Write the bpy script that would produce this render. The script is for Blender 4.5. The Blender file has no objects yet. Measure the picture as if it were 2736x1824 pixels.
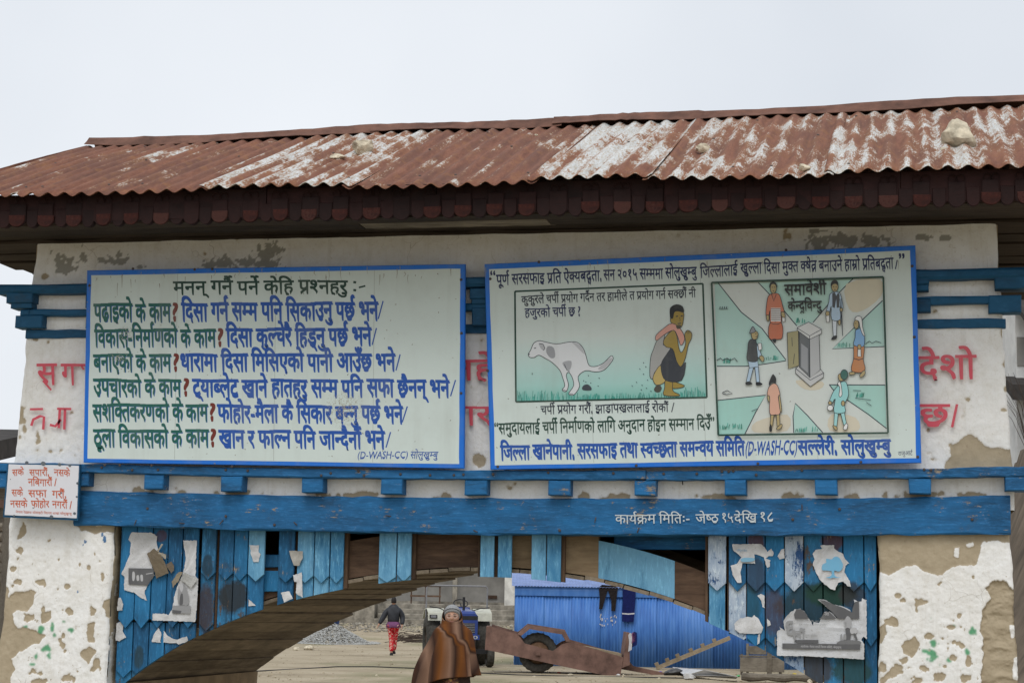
import bpy, bmesh, math, random, re
import numpy as np
from mathutils import Matrix, Vector
random.seed(7); rng = np.random.default_rng(7)
SC = bpy.context.scene; COL = SC.collection
R_ = math.radians
# ------------------------------------------------------------------ camera
FPX, YAW, ROLL = 5200.0, 11.5, 1.0            # focal length in photo pixels (2736 wide), heading, roll
PITCH = math.degrees(math.atan(708 / FPX))
_a, _p, _r = R_(YAW), R_(PITCH), R_(ROLL)
CAM = np.array([8.67 * math.sin(_a), -8.67 * math.cos(_a), 1.55])
FW = np.array([-math.sin(_a) * math.cos(_p), math.cos(_a) * math.cos(_p), math.sin(_p)])
R0 = np.array([math.cos(_a), math.sin(_a), 0.0]); U0 = np.cross(R0, FW)
RT = R0 * math.cos(_r) + U0 * math.sin(_r); UP = -R0 * math.sin(_r) + U0 * math.cos(_r)
cd = bpy.data.cameras.new('camera'); cam = bpy.data.objects.new('camera', cd); COL.objects.link(cam)
cd.sensor_width = 36.0; cd.lens = 36.0 * FPX / 2736; cd.clip_start = 0.1; cd.clip_end = 3000
m = Matrix.Identity(4)
for i in range(3):
    m[i][0], m[i][1], m[i][2], m[i][3] = RT[i], UP[i], -FW[i], CAM[i]
cam.matrix_world = m; SC.camera = cam
# ------------------------------------------------------------------ sky and light: bright overcast
SUN_EL, SUN_AZ = 54.0, -10.0                    # azimuth: degrees left of straight behind the camera
w = bpy.data.worlds.new('World'); SC.world = w; w.use_nodes = True
nt = w.node_tree; bg = nt.nodes['Background']
sky = nt.nodes.new('ShaderNodeTexSky'); sky.sky_type = 'NISHITA'; sky.sun_disc = False
sky.sun_elevation = R_(SUN_EL); sky.sun_rotation = R_(180 + SUN_AZ); sky.air_density = 1.0; sky.dust_density = 4.0; sky.ozone_density = 1.0
hs = nt.nodes.new('ShaderNodeHueSaturation'); hs.inputs['Saturation'].default_value = 0.25
nt.links.new(sky.outputs[0], hs.inputs['Color'])
tc = nt.nodes.new('ShaderNodeTexCoord'); cn = nt.nodes.new('ShaderNodeTexNoise'); cn.inputs['Scale'].default_value = 2.6; cn.inputs['Detail'].default_value = 4
nt.links.new(tc.outputs['Generated'], cn.inputs['Vector'])
cr = nt.nodes.new('ShaderNodeValToRGB'); cr.color_ramp.elements[0].position = .3; cr.color_ramp.elements[1].position = .75
cr.color_ramp.elements[0].color = (5.8, 6.2, 6.75, 1); cr.color_ramp.elements[1].color = (7.5, 7.8, 8.2, 1)
nt.links.new(cn.outputs['Fac'], cr.inputs['Fac'])
mx = nt.nodes.new('ShaderNodeMix'); mx.data_type = 'RGBA'; mx.inputs[0].default_value = .8
nt.links.new(hs.outputs[0], mx.inputs[6]); nt.links.new(cr.outputs[0], mx.inputs[7])
nt.links.new(mx.outputs[2], bg.inputs['Color']); bg.inputs['Strength'].default_value = 0.12
sl = bpy.data.lights.new('sun', 'SUN'); sl.energy = 1.15; sl.angle = R_(28); sl.color = (1, .985, .955)
so = bpy.data.objects.new('sun', sl); COL.objects.link(so)
az = R_(YAW + SUN_AZ)
sd = Vector((math.sin(az) * math.cos(R_(SUN_EL)), -math.cos(az) * math.cos(R_(SUN_EL)), math.sin(R_(SUN_EL))))
so.rotation_euler = sd.to_track_quat('Z', 'Y').to_euler(); so.location = (3, -20, 30)
vs = SC.view_settings; vs.view_transform = 'Standard'; vs.look = 'None'; vs.exposure = 0.15; vs.gamma = 1.0; vs.use_curve_mapping = False
SC.cycles.max_bounces = 6; SC.cycles.diffuse_bounces = 4; SC.cycles.use_denoising = True; SC.cycles.adaptive_threshold = .004

# ------------------------------------------------------------------ measuring the photograph: pixel -> point on a plane
def P(u, v, y=0.0):
    d = FW * FPX + RT * (u - 1368) - UP * (v - 912)
    return CAM + d * ((y - CAM[1]) / d[1])
def GP(u, v, z=0.0):
    d = FW * FPX + RT * (u - 1368) - UP * (v - 912)
    return CAM + d * ((z - CAM[2]) / d[2])
ZO = {'a': (0, 250, 2.557), 'b': (900, 250, 2.557), 'c': (1816, 250, 2.557), 'd': (0, 680, 2.703), 'e': (600, 680, 2.703),
      'f': (1250, 640, 2.529), 'g': (1850, 640, 2.529), 'h': (2236, 560, 2.118), 'i': (0, 1200, 2.512), 'j': (280, 1360, 3.36),
      'k': (880, 1380, 3.531), 'l': (1270, 1380, 3.36), 'm': (1800, 1380, 3.532), 'n': (2336, 1230, 2.64), 'o': (1300, 1210, 1.638), 'p': (200, 1210, 1.96), 'q': (2060, 1560, 5.938)}
def Z(k, x, y):
    a, b, s = ZO[k]; return a + x / s, b + y / s
def ZP(k, x, y, pl=0.0):
    return P(*Z(k, x, y), pl)

# ------------------------------------------------------------------ numpy noise
_T = rng.random((256, 256))
def vnoise(x, y):
    x = np.asarray(x, float); y = np.asarray(y, float)
    xi = np.floor(x).astype(int); yi = np.floor(y).astype(int); fx = x - xi; fy = y - yi
    fx = fx * fx * (3 - 2 * fx); fy = fy * fy * (3 - 2 * fy)
    g = lambda i, j: _T[i % 256, j % 256]
    return (g(xi, yi) * (1 - fx) + g(xi + 1, yi) * fx) * (1 - fy) + (g(xi, yi + 1) * (1 - fx) + g(xi + 1, yi + 1) * fx) * fy
def fbm(x, y, o=4):
    s = 0; a = .5; t = 0
    for k in range(o):
        s = s + a * vnoise(x * 2**k + 17.3 * k, y * 2**k + 5.1 * k); t += a; a *= .5
    return s / t
def inpoly(px, py, poly):
    c = np.zeros(np.shape(px), bool); n = len(poly)
    for i in range(n):
        x1, y1 = poly[i]; x2, y2 = poly[i - 1]
        if y1 == y2: continue
        c ^= ((y1 > py) != (y2 > py)) & (px < (x2 - x1) * (py - y1) / (y2 - y1) + x1)
    return c

# ------------------------------------------------------------------ meshes
class MB:
    def __init__(s): s.v = []; s.f = []; s.c = None
    def poly(s, pts):
        n = len(s.v); s.v += [tuple(p) for p in pts]; s.f.append(tuple(range(n, n + len(pts)))); return s
    def box(s, x0, x1, y0, y1, z0, z1, rot=None, at=(0, 0, 0)):
        c = [(x0, y0, z0), (x1, y0, z0), (x1, y1, z0), (x0, y1, z0), (x0, y0, z1), (x1, y0, z1), (x1, y1, z1), (x0, y1, z1)]
        if rot is not None: c = [tuple(rot @ Vector(p) + Vector(at)) for p in c]
        n = len(s.v); s.v += c
        s.f += [tuple(n + i for i in q) for q in ((0, 3, 2, 1), (4, 5, 6, 7), (0, 1, 5, 4), (1, 2, 6, 5), (2, 3, 7, 6), (3, 0, 4, 7))]; return s
    def loft(s, rings, cap=True, closed=True):
        k = len(rings[0]); n = len(s.v)
        for r in rings: s.v += [tuple(p) for p in r]
        for i in range(len(rings) - 1):
            for j in range(k if closed else k - 1):
                a = n + i * k + j; b = n + i * k + (j + 1) % k
                s.f.append((a, b, b + k, a + k))
        if cap:
            s.f.append(tuple(n + j for j in range(k))[::-1]); s.f.append(tuple(n + (len(rings) - 1) * k + j for j in range(k)))
        return s
    def tube(s, path, r, k=6, cap=True):
        path = [Vector(p) for p in path]; rs = r if isinstance(r, (list, tuple)) else [r] * len(path); rings = []
        for i, p in enumerate(path):
            t = (path[min(i + 1, len(path) - 1)] - path[max(i - 1, 0)]).normalized()
            u = t.cross(Vector((0, 0, 1)) if abs(t.z) < .9 else Vector((1, 0, 0))).normalized(); w_ = t.cross(u)
            rings.append([p + (u * math.cos(2 * math.pi * j / k) + w_ * math.sin(2 * math.pi * j / k)) * rs[i] for j in range(k)])
        return s.loft(rings, cap)
    def slab(s, poly, y0, y1, bev=.002):
        """x/z outline between y0 (front) and y1 (back) with a small worn front edge"""
        cx = sum(p[0] for p in poly) / len(poly); cz = sum(p[1] for p in poly) / len(poly)
        hx = max(1e-4, max(abs(p[0] - cx) for p in poly)); hz = max(1e-4, max(abs(p[1] - cz) for p in poly))
        kx = 1 - bev / hx; kz = 1 - bev / hz
        fr = [(cx + (p[0] - cx) * kx, y0, cz + (p[1] - cz) * kz) for p in poly]
        return s.loft([fr, [(p[0], y0 + bev, p[1]) for p in poly], [(p[0], y1, p[1]) for p in poly]])
    def lathe(s, prof, k=16, axis='z', at=(0, 0, 0)):
        rings = []
        for r, h in prof:
            rg = []
            for j in range(k):
                a = 2 * math.pi * j / k; p = (r * math.cos(a), r * math.sin(a), h)
                if axis == 'x': p = (h, p[0], p[1])
                if axis == 'y': p = (p[0], h, p[1])
                rg.append((p[0] + at[0], p[1] + at[1], p[2] + at[2]))
            rings.append(rg)
        return s.loft(rings)
    def mesh(s, name):
        me = bpy.data.meshes.new(name); me.from_pydata(s.v, [], s.f); me.update(); return me
def sweepx(x0, x1, y0, y1, z0, z1, n=24, ch=.006, jit=.002, dz=lambda x: 0.0, seed=0):
    """long timber along x with chamfered, slightly wandering edges"""
    mb = MB(); rings = []; st = np.random.default_rng(seed)
    for i in range(n + 1):
        x = x0 + (x1 - x0) * i / n; d = dz(x)
        sec = [(y0 + ch, z0), (y1, z0), (y1, z1), (y0 + ch, z1), (y0, z1 - ch), (y0, z0 + ch)]
        rings.append([(x, y + st.normal(0, jit), z + d + st.normal(0, jit)) for y, z in sec])
    return mb.loft(rings)
INV = {}
def put(name, me, mt, parent=None, smooth=False, **kw):
    if isinstance(me, MB):
        me = me.mesh(name)
        bm = bmesh.new(); bm.from_mesh(me); bmesh.ops.recalc_face_normals(bm, faces=bm.faces); bm.to_mesh(me); bm.free()
    if mt is not None and not me.materials: me.materials.append(mt.m if hasattr(mt, 'm') else mt)
    if smooth: me.polygons.foreach_set('use_smooth', [True] * len(me.polygons))
    o = bpy.data.objects.new(name, me); COL.objects.link(o)
    if parent is not None:
        o.parent = parent
        if parent.name in INV: o.matrix_parent_inverse = INV[parent.name]
    for k, v_ in kw.items(): o[k] = v_
    return o
def root(name, loc, label, cat, group=None, rz=0.0, world=False):
    o = bpy.data.objects.new(name, None); COL.objects.link(o); o.empty_display_size = .1
    o.location = loc; o.rotation_euler = (0, 0, rz); o['label'] = label; o['category'] = cat
    if group: o['group'] = group
    if world: INV[o.name] = (Matrix.Translation(loc) @ Matrix.Rotation(rz, 4, 'Z')).inverted()
    return o
def tag(o, label, cat, group=None):
    o['label'] = label; o['category'] = cat
    if group: o['group'] = group
    return o

# ------------------------------------------------------------------ materials
def L(*c):      # sRGB 0-255 -> linear
    return tuple(((x / 255) / 12.92 if x / 255 <= .04045 else ((x / 255 + .055) / 1.055) ** 2.4) for x in c) + (1,)
class G:
    def __init__(s, name, rough=.85, spec=.25, metal=0.0):
        s.m = bpy.data.materials.new(name); s.m.use_nodes = True; s.nt = s.m.node_tree; s.b = s.nt.nodes['Principled BSDF']
        s.b.inputs['Roughness'].default_value = rough; s.b.inputs['Specular IOR Level'].default_value = spec; s.b.inputs['Metallic'].default_value = metal
    def N(s, t): return s.nt.nodes.new('ShaderNode' + t)
    def link(s, a, sock):
        if hasattr(a, 'is_output'): s.nt.links.new(a, sock)
        else: sock.default_value = a
    def pos(s, scale=(1, 1, 1)):
        t = s.N('TexCoord'); mp = s.N('Mapping'); mp.inputs['Scale'].default_value = scale
        s.nt.links.new(t.outputs['Object'], mp.inputs['Vector']); return mp.outputs[0]
    def noise(s, scale, vec=None, detail=5, rough=.6, dist=0.0):
        n = s.N('TexNoise'); n.inputs['Scale'].default_value = scale; n.inputs['Detail'].default_value = detail
        n.inputs['Roughness'].default_value = rough; n.inputs['Distortion'].default_value = dist
        s.nt.links.new(vec if vec is not None else s.pos(), n.inputs['Vector']); return n.outputs['Fac']
    def ramp(s, f, stops, mode='LINEAR'):
        r = s.N('ValToRGB'); e = r.color_ramp.elements; r.color_ramp.interpolation = mode
        while len(e) < len(stops): e.new(.5)
        for i, (p_, c) in enumerate(stops):
            e[i].position = p_; e[i].color = c if isinstance(c, tuple) else (c, c, c, 1)
        s.nt.links.new(f, r.inputs['Fac']); return r.outputs['Color']
    def mix(s, f, a, b, mode='MIX'):
        x = s.N('Mix'); x.data_type = 'RGBA'; x.blend_type = mode
        s.link(f, x.inputs[0]); s.link(a, x.inputs[6]); s.link(b, x.inputs[7]); return x.outputs[2]
    def math(s, op, a, b=0.0, clamp=False):
        x = s.N('Math'); x.operation = op; x.use_clamp = clamp; s.link(a, x.inputs[0]); s.link(b, x.inputs[1]); return x.outputs[0]
    def attr(s, name, kind='GEOMETRY'):
        a = s.N('Attribute'); a.attribute_name = name; a.attribute_type = kind; return a
    def rand(s): return s.N('ObjectInfo').outputs['Random']
    def bump(s, h, strength=.4, dist=.01):
        b = s.N('Bump'); b.inputs['Strength'].default_value = strength; b.inputs['Distance'].default_value = dist
        s.nt.links.new(h, b.inputs['Height']); s.nt.links.new(b.outputs[0], s.b.inputs['Normal']); return s
    def base(s, c): s.link(c, s.b.inputs['Base Color']); return s
    def rough(s, c): s.link(c, s.b.inputs['Roughness']); return s

def plain(name, col, var=.25, scale=8, rough=.8, spec=.25, metal=0.0, bump=.3, grain=(1, 1, 1)):
    g = G(name, rough, spec, metal); n = g.noise(scale, g.pos(grain), 6, .65)
    lo = tuple(c * (1 - var) for c in col[:3]) + (1,); hi = tuple(min(1, c * (1 + var)) for c in col[:3]) + (1,)
    g.base(g.ramp(n, [(.3, lo), (.7, hi)])); g.bump(n, bump, .004); return g

def wall_mat():
    g = G('limewash_over_mud', .95, .1)
    ms = g.attr('plaster').outputs['Fac']; gr = g.attr('green').outputs['Fac']; dp = g.attr('damp').outputs['Fac']; pk = g.attr('bluesmear').outputs['Fac']
    n = g.noise(9, None, 7, .7); n2 = g.noise(60, None, 5, .7); n3 = g.noise(2.3, None, 4); n5 = g.noise(140, None, 4, .7); n6 = g.noise(24, None, 6, .7)
    mud = g.mix(n2, g.ramp(n, [(.3, (.32, .26, .175, 1)), (.55, (.45, .375, .265, 1)), (.75, (.54, .465, .35, 1))]), (.40, .33, .23, 1))
    mud = g.mix(g.ramp(n6, [(.60, 0.0), (.72, .5)]), mud, (.24, .185, .12, 1))
    wh = g.ramp(n, [(.25, (.74, .72, .67, 1)), (.5, (.85, .845, .825, 1)), (.8, (.89, .885, .875, 1))])
    wh = g.mix(g.ramp(n3, [(.45, 0.0), (.75, .28)]), wh, (.66, .60, .50, 1))
    wh = g.mix(g.ramp(n6, [(.58, 0.0), (.70, .35)]), wh, (.60, .56, .49, 1))
    wh = g.mix(g.ramp(n2, [(.60, 0.0), (.72, .5)]), wh, (.50, .44, .35, 1))
    gs = g.noise(1, g.pos((26, 26, 2.2)), 5, .65); wh = g.mix(g.ramp(gs, [(.54, 0.0), (.74, .30)]), wh, (.52, .47, .38, 1))
    cv = g.N('TexVoronoi'); cv.feature = 'DISTANCE_TO_EDGE'; cv.inputs['Scale'].default_value = 5.5; wv = g.N('VectorMath'); wv.operation = 'ADD'; g.nt.links.new(g.pos(), wv.inputs[0]); nn = g.N('TexNoise'); nn.inputs['Scale'].default_value = 7; g.nt.links.new(g.pos(), nn.inputs['Vector']); sv_ = g.N('VectorMath'); sv_.operation = 'SCALE'; sv_.inputs[3].default_value = .22; g.nt.links.new(nn.outputs['Color'], sv_.inputs[0]); g.nt.links.new(sv_.outputs[0], wv.inputs[1]); g.nt.links.new(wv.outputs[0], cv.inputs['Vector'])
    crk = g.math('MULTIPLY', g.ramp(cv.outputs['Distance'], [(.002, 1.0), (.009, 0.0)]), g.ramp(n3, [(.54, 0.0), (.62, .55)])); wh = g.mix(crk, wh, (.26, .22, .16, 1))
    wh = g.mix(g.math('MULTIPLY', dp, .85), wh, g.mix(n, (.24, .235, .205, 1), (.33, .32, .28, 1)))
    wh = g.mix(g.math('MULTIPLY', gr, .9), wh, (.05, .30, .13, 1))
    wh = g.mix(g.math('MULTIPLY', pk, .9), wh, (.02, .14, .34, 1))
    me_ = g.math('ADD', ms, g.math('ADD', g.math('MULTIPLY', g.math('SUBTRACT', n5, .5), .9), g.math('MULTIPLY', g.math('SUBTRACT', n6, .5), .7)))
    sz_ = g.N('SeparateXYZ'); g.nt.links.new(g.pos(), sz_.inputs[0])
    low = g.math('MULTIPLY', g.math('SUBTRACT', 1.95, sz_.outputs[2]), .11, True)
    nc = g.noise(34, g.pos((1, 1, .8)), 6, .75); me_ = g.math('SUBTRACT', me_, g.ramp(g.math('ADD', nc, low), [(.69, 0.0), (.73, 1.0)]))
    mk = g.ramp(me_, [(.46, 0.0), (.54, 1.0)])
    wh = g.mix(g.ramp(me_, [(.52, .75), (.80, .18), (.98, 0.0)]), wh, g.mix(n6, (.42, .35, .25, 1), (.62, .57, .48, 1)))
    g.base(g.mix(mk, mud, wh))
    h = g.math('ADD', g.math('ADD', g.math('MULTIPLY', n2, .5), g.math('MULTIPLY', n, .7)), g.math('MULTIPLY', mk, .12)); g.bump(h, .5, .010); return g
def blue_mat(name, grain, dark, light, wear=.5, lightness=.5, under=(.30, .25, .19, 1), chips=.66, stains=(), grime=.5):
    g = G(name, .62, .3); r = g.rand()
    v = g.N('VectorMath'); v.operation = 'ADD'; g.nt.links.new(g.pos(grain), v.inputs[0])
    cx = g.N('CombineXYZ'); rm = g.math('MULTIPLY', r, 37.0); [g.nt.links.new(rm, cx.inputs[i]) for i in range(3)]
    g.nt.links.new(cx.outputs[0], v.inputs[1]); vec = v.outputs[0]
    n = g.noise(6, vec, 8, .7, .5); n2 = g.noise(26, vec, 7, .75); n4 = g.noise(3.0, None, 6, .65); n7 = g.noise(9, None, 6, .7)
    t = g.math('ADD', g.math('ADD', g.math('MULTIPLY', n, .55), g.math('MULTIPLY', n4, .45)), g.math('MULTIPLY', g.math('SUBTRACT', r, .5), lightness))
    c = g.ramp(t, [(.34, dark), (.48, tuple((a_ + b_) / 2 for a_, b_ in zip(dark, light))), (.60, light)])
    c = g.mix(g.ramp(n2, [(.52, 0.0), (.74, wear)]), c, tuple(min(1, x * 1.9 + .04) for x in light[:3]) + (1,))
    c = g.mix(g.ramp(n, [(.28, grime), (.42, 0.0)]), c, (.014, .035, .05, 1))
    c = g.mix(g.ramp(n7, [(.58, 0.0), (.72, grime * .8)]), c, (.05, .055, .05, 1))
    sx = g.N('SeparateXYZ'); g.nt.links.new(g.pos(), sx.inputs[0])
    for px, pz, rx, rz, col, am in stains:
        d = g.math('ADD', g.math('POWER', g.math('DIVIDE', g.math('SUBTRACT', sx.outputs[0], px), rx), 2.0), g.math('POWER', g.math('DIVIDE', g.math('SUBTRACT', sx.outputs[2], pz), rz), 2.0))
        d = g.math('ADD', d, g.math('MULTIPLY', g.math('SUBTRACT', n7, .5), 2.2)); c = g.mix(g.ramp(d, [(.55, am), (1.0, 0.0)]), c, col)
    ch = g.ramp(g.math('ADD', g.math('MULTIPLY', n2, .5), g.math('MULTIPLY', n7, .5)), [(chips, 0.0), (chips + .025, 1.0)])
    c = g.mix(ch, c, under)
    g.base(c); g.bump(g.math('SUBTRACT', g.math('ADD', n2, n), ch), .5, .004); return g
def wood_mat(name, a, b, grain=(1, 6, 6), rough=.85):
    g = G(name, rough, .2); n = g.noise(7, g.pos(grain), 7, .7, .6); n2 = g.noise(3, None, 4); r = g.rand()
    c = g.ramp(g.math('ADD', n, g.math('MULTIPLY', g.math('SUBTRACT', r, .5), .25)), [(.3, a), (.7, b)])
    g.base(g.mix(g.ramp(n2, [(.45, 0.0), (.7, .5)]), c, tuple(x * .5 for x in a[:3]) + (1,))); g.bump(n, .5, .005); return g
def paint_mat():
    """hand-painted enamel: colour per vertex, a little grime over it"""
    g = G('enamel_sign_paint', .45, .4); c = g.attr('Col').outputs['Color']
    n = g.noise(5, None, 6, .7); n2 = g.noise(70, None, 4, .7); n3 = g.noise(2.2, g.pos((6, 1, .5)), 5)
    c = g.mix(g.ramp(n, [(.5, 0.0), (.8, .22)]), c, (.36, .37, .33, 1))
    c = g.mix(g.ramp(n3, [(.52, 0.0), (.75, .16)]), c, (.30, .30, .26, 1))
    c = g.mix(g.ramp(n2, [(.72, 0.0), (.76, .5)]), c, (.25, .2, .14, 1))
    g.base(c); g.rough(g.ramp(n, [(.3, .38), (.7, .6)])); return g
def paper_mat():
    g = G('weathered_newsprint', .9, .1); c = g.attr('Col').outputs['Color']; n = g.noise(22, None, 7, .75); n2 = g.noise(7, None, 5); n3 = g.noise(120, None, 4)
    c = g.mix(g.ramp(n, [(.52, 0.0), (.78, .45)]), c, (.34, .31, .26, 1)); c = g.mix(g.ramp(n2, [(.5, 0.0), (.75, .4)]), c, (.22, .20, .17, 1)); c = g.mix(g.ramp(n3, [(.66, 0.0), (.7, .7)]), c, (.10, .085, .07, 1))
    g.base(c); g.bump(n, .8, .008); return g
def roof_mat():
    g = G('rusty_galvanised_sheet', .6, .35)
    t = g.N('TexCoord'); sx = g.N('SeparateXYZ'); g.nt.links.new(t.outputs['Object'], sx.inputs[0])
    x, y = sx.outputs[0], sx.outputs[1]
    am = g.attr('rust', 'OBJECT').outputs['Fac']; chv = g.attr('chevron', 'OBJECT').outputs['Fac']; r = g.rand()
    ph = g.math('COSINE', g.math('MULTIPLY', x, 2 * math.pi / .0795))
    yy = g.math('SUBTRACT', y, g.math('MULTIPLY', g.math('MULTIPLY', ph, chv), .020))
    def vec(ax, ay):
        c = g.N('CombineXYZ'); g.nt.links.new(g.math('MULTIPLY', x, ax), c.inputs[0]); g.nt.links.new(g.math('MULTIPLY', yy, ay), c.inputs[1]); g.nt.links.new(g.math('MULTIPLY', r, 29.0), c.inputs[2]); return c.outputs[0]
    big = g.noise(1, vec(5.0, 2.2), 3, .5); lng = g.noise(1, vec(21, 1.3), 4, .55); str_ = g.noise(1, vec(15, 10), 4, .6); fine = g.noise(1, vec(150, 30), 4, .7); mid = g.noise(1, vec(34, 5), 5, .65)
    f = g.math('ADD', g.math('ADD', g.math('MULTIPLY', big, .30), g.math('MULTIPLY', lng, .31)), g.math('ADD', g.math('MULTIPLY', str_, .19), g.math('MULTIPLY', fine, .20)))
    f = g.math('ADD', f, g.math('MULTIPLY', ph, -.014))
    k = g.math('SUBTRACT', f, g.math('SUBTRACT', .74, g.math('MULTIPLY', am, .5)))
    mask = g.ramp(g.math('ADD', k, .5), [(.475, 0.0), (.53, 1.0)])
    rust = g.ramp(g.math('ADD', g.math('MULTIPLY', mid, .6), g.math('MULTIPLY', fine, .4)), [(.28, (.09, .035, .022, 1)), (.46, (.18, .073, .045, 1)), (.60, (.24, .105, .064, 1)), (.76, (.31, .17, .105, 1))])
    rust = g.mix(g.ramp(lng, [(.42, .55), (.60, 0.0)]), rust, (.10, .05, .04, 1)); rust = g.mix(g.ramp(str_, [(.52, 0.0), (.70, .5)]), rust, (.27, .125, .05, 1))
    edge = g.ramp(g.math('ADD', k, .5), [(.50, 1.0), (.56, 0.0)])
    rust = g.mix(g.math('MULTIPLY', edge, .75), rust, (.33, .165, .07, 1))
    zinc = g.ramp(mid, [(.3, (.42, .43, .42, 1)), (.6, (.62, .64, .64, 1))])
    zinc = g.mix(g.ramp(fine, [(.42, 0.0), (.62, .7)]), zinc, (.38, .29, .18, 1))
    g.base(g.mix(mask, zinc, rust)); g.rough(g.ramp(mask, [(0, .42), (1, .88)])); g.bump(fine, .25, .003); return g
def shawl_mat():
    g = G('striped_wool', .95, .1); t = g.attr('band').outputs['Fac']
    n = g.noise(40, None, 4); n2 = g.noise(160, None, 3)
    d = (.035, .02, .016, 1); o = (.17, .062, .016, 1); p_ = (.26, .155, .105, 1); b = (.085, .036, .02, 1)
    c = g.ramp(t, [(0, b), (.08, d), (.16, p_), (.26, d), (.36, o), (.46, p_), (.54, d), (.62, o), (.70, b), (.78, p_), (.86, d), (.93, o), (1, b)])
    g.base(g.mix(g.math('MULTIPLY', n2, .35), c, tuple(x * .55 for x in b[:3]) + (1,))); g.bump(n, .3, .004); return g
MT = {}
MT['wall'] = wall_mat()
MT['beam'] = blue_mat('blue_beam_paint', (.7, 4, 4), (.008, .068, .165, 1), (.014, .148, .36, 1), .5, .10, chips=.585, grime=.6)
_S = [(*ZP('j', 1140, 790, .05)[[0, 2]], .085, .085, (.022, .024, .024, 1), .92), (*ZP('j', 900, 900, .05)[[0, 2]], .05, .14, (.05, .028, .022, 1), .8), (*ZP('j', 930, 520, .05)[[0, 2]], .03, .06, (.012, .03, .045, 1), .8),
      (*ZP('m', 1290, 830, .05)[[0, 2]], .16, .10, (.012, .03, .035, 1), .85), (*ZP('m', 1480, 740, .05)[[0, 2]], .12, .06, (.010, .045, .03, 1), .9), (*ZP('m', 1300, 1440, .05)[[0, 2]], .10, .10, (.045, .035, .028, 1), .85), (*ZP('m', 780, 230, .05)[[0, 2]], .04, .05, (.12, .035, .02, 1), .7), (*ZP('m', 1500, 230, .05)[[0, 2]], .05, .05, (.12, .035, .02, 1), .7),
      (*ZP('m', 780, 560, .05)[[0, 2]], .05, .09, (.03, .03, .04, 1), .7), (*ZP('m', 1690, 740, .05)[[0, 2]], .06, .07, (.03, .028, .03, 1), .8), (*ZP('m', 950, 900, .05)[[0, 2]], .05, .12, (.08, .04, .035, 1), .55), (*ZP('m', 1680, 1440, .05)[[0, 2]], .09, .09, (.015, .05, .04, 1), .85), (*ZP('m', 700, 860, .05)[[0, 2]], .06, .10, (.012, .06, .08, 1), .7), (*ZP('j', 510, 240, .05)[[0, 2]], .03, .03, (.11, .035, .03, 1), .6), (*ZP('j', 300, 1330, .05)[[0, 2]], .025, .06, (.02, .04, .04, 1), .7)]
_S = [(float(a_), float(b_), *q_) for a_, b_, *q_ in _S]
MT['plank'] = blue_mat('blue_plank_paint', (4, 4, .7), (.008, .068, .155, 1), (.020, .17, .36, 1), .55, .24, chips=.60, stains=_S)
MT['plank_pale'] = blue_mat('faded_blue_plank_paint', (4, 4, .7), (.04, .19, .36, 1), (.16, .38, .56, 1), .6, .2, chips=.66, grime=.35)
MT['plank_worn'] = blue_mat('worn_blue_plank_paint', (4, 4, .8), (.008, .05, .10, 1), (.03, .19, .38, 1), .8, .2, under=(.09, .065, .05, 1), chips=.57, stains=_S, grime=.8)
MT['plank_white'] = blue_mat('whitened_plank_paint', (5, 5, 1.2), (.10, .20, .36, 1), (.45, .52, .60, 1), .9, .1, under=(.02, .07, .19, 1), chips=.54)
MT['bluetrim'] = blue_mat('blue_cornice_paint', (1, 2, 2), (.006, .045, .10, 1), (.010, .088, .185, 1), .25, .15, chips=.69)
MT['brown'] = wood_mat('dark_brown_timber', (.055, .035, .024, 1), (.15, .095, .06, 1), (5, 5, .8))
MT['brownx'] = wood_mat('dark_brown_rail', (.05, .03, .022, 1), (.16, .10, .065, 1), (.8, 5, 5))
MT['tan'] = wood_mat('raw_tan_timber', (.16, .11, .065, 1), (.30, .22, .135, 1), (.8, 5, 5))
MT['lining'] = wood_mat('weathered_lining_board', (.12, .095, .068, 1), (.30, .245, .18, 1), (5, .6, 5))
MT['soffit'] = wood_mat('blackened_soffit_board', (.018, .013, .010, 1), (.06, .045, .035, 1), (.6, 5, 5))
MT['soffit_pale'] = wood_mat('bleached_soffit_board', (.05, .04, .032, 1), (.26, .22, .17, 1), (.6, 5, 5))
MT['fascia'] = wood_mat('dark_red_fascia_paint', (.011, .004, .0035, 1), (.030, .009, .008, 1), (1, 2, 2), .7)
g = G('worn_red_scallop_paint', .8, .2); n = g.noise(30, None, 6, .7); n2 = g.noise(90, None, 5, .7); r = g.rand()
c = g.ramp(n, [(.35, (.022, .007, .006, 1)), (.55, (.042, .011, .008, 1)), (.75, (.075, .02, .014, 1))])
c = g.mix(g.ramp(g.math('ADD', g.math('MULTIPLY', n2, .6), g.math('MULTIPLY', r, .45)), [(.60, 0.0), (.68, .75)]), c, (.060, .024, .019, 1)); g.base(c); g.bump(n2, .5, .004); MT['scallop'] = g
MT['roof'] = roof_mat()
MT['ridge'] = plain('rusted_ridge_sheet', (.135, .065, .045), .45, 9, .8, .3, bump=.4)
MT['paint'] = paint_mat()
MT['paper'] = paper_mat()
MT['steel'] = plain('rusty_nail_iron', (.06, .045, .04), .5, 60, .6, .4)
MT['stone'] = plain('pale_rock', (.52, .46, .35), .5, 16, .95, .1, bump=1.0)
MT['void'] = wood_mat('dark_inner_boarding', (.015, .011, .009, 1), (.04, .03, .022, 1))  # near-black boards for the dark space over the arch
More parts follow.
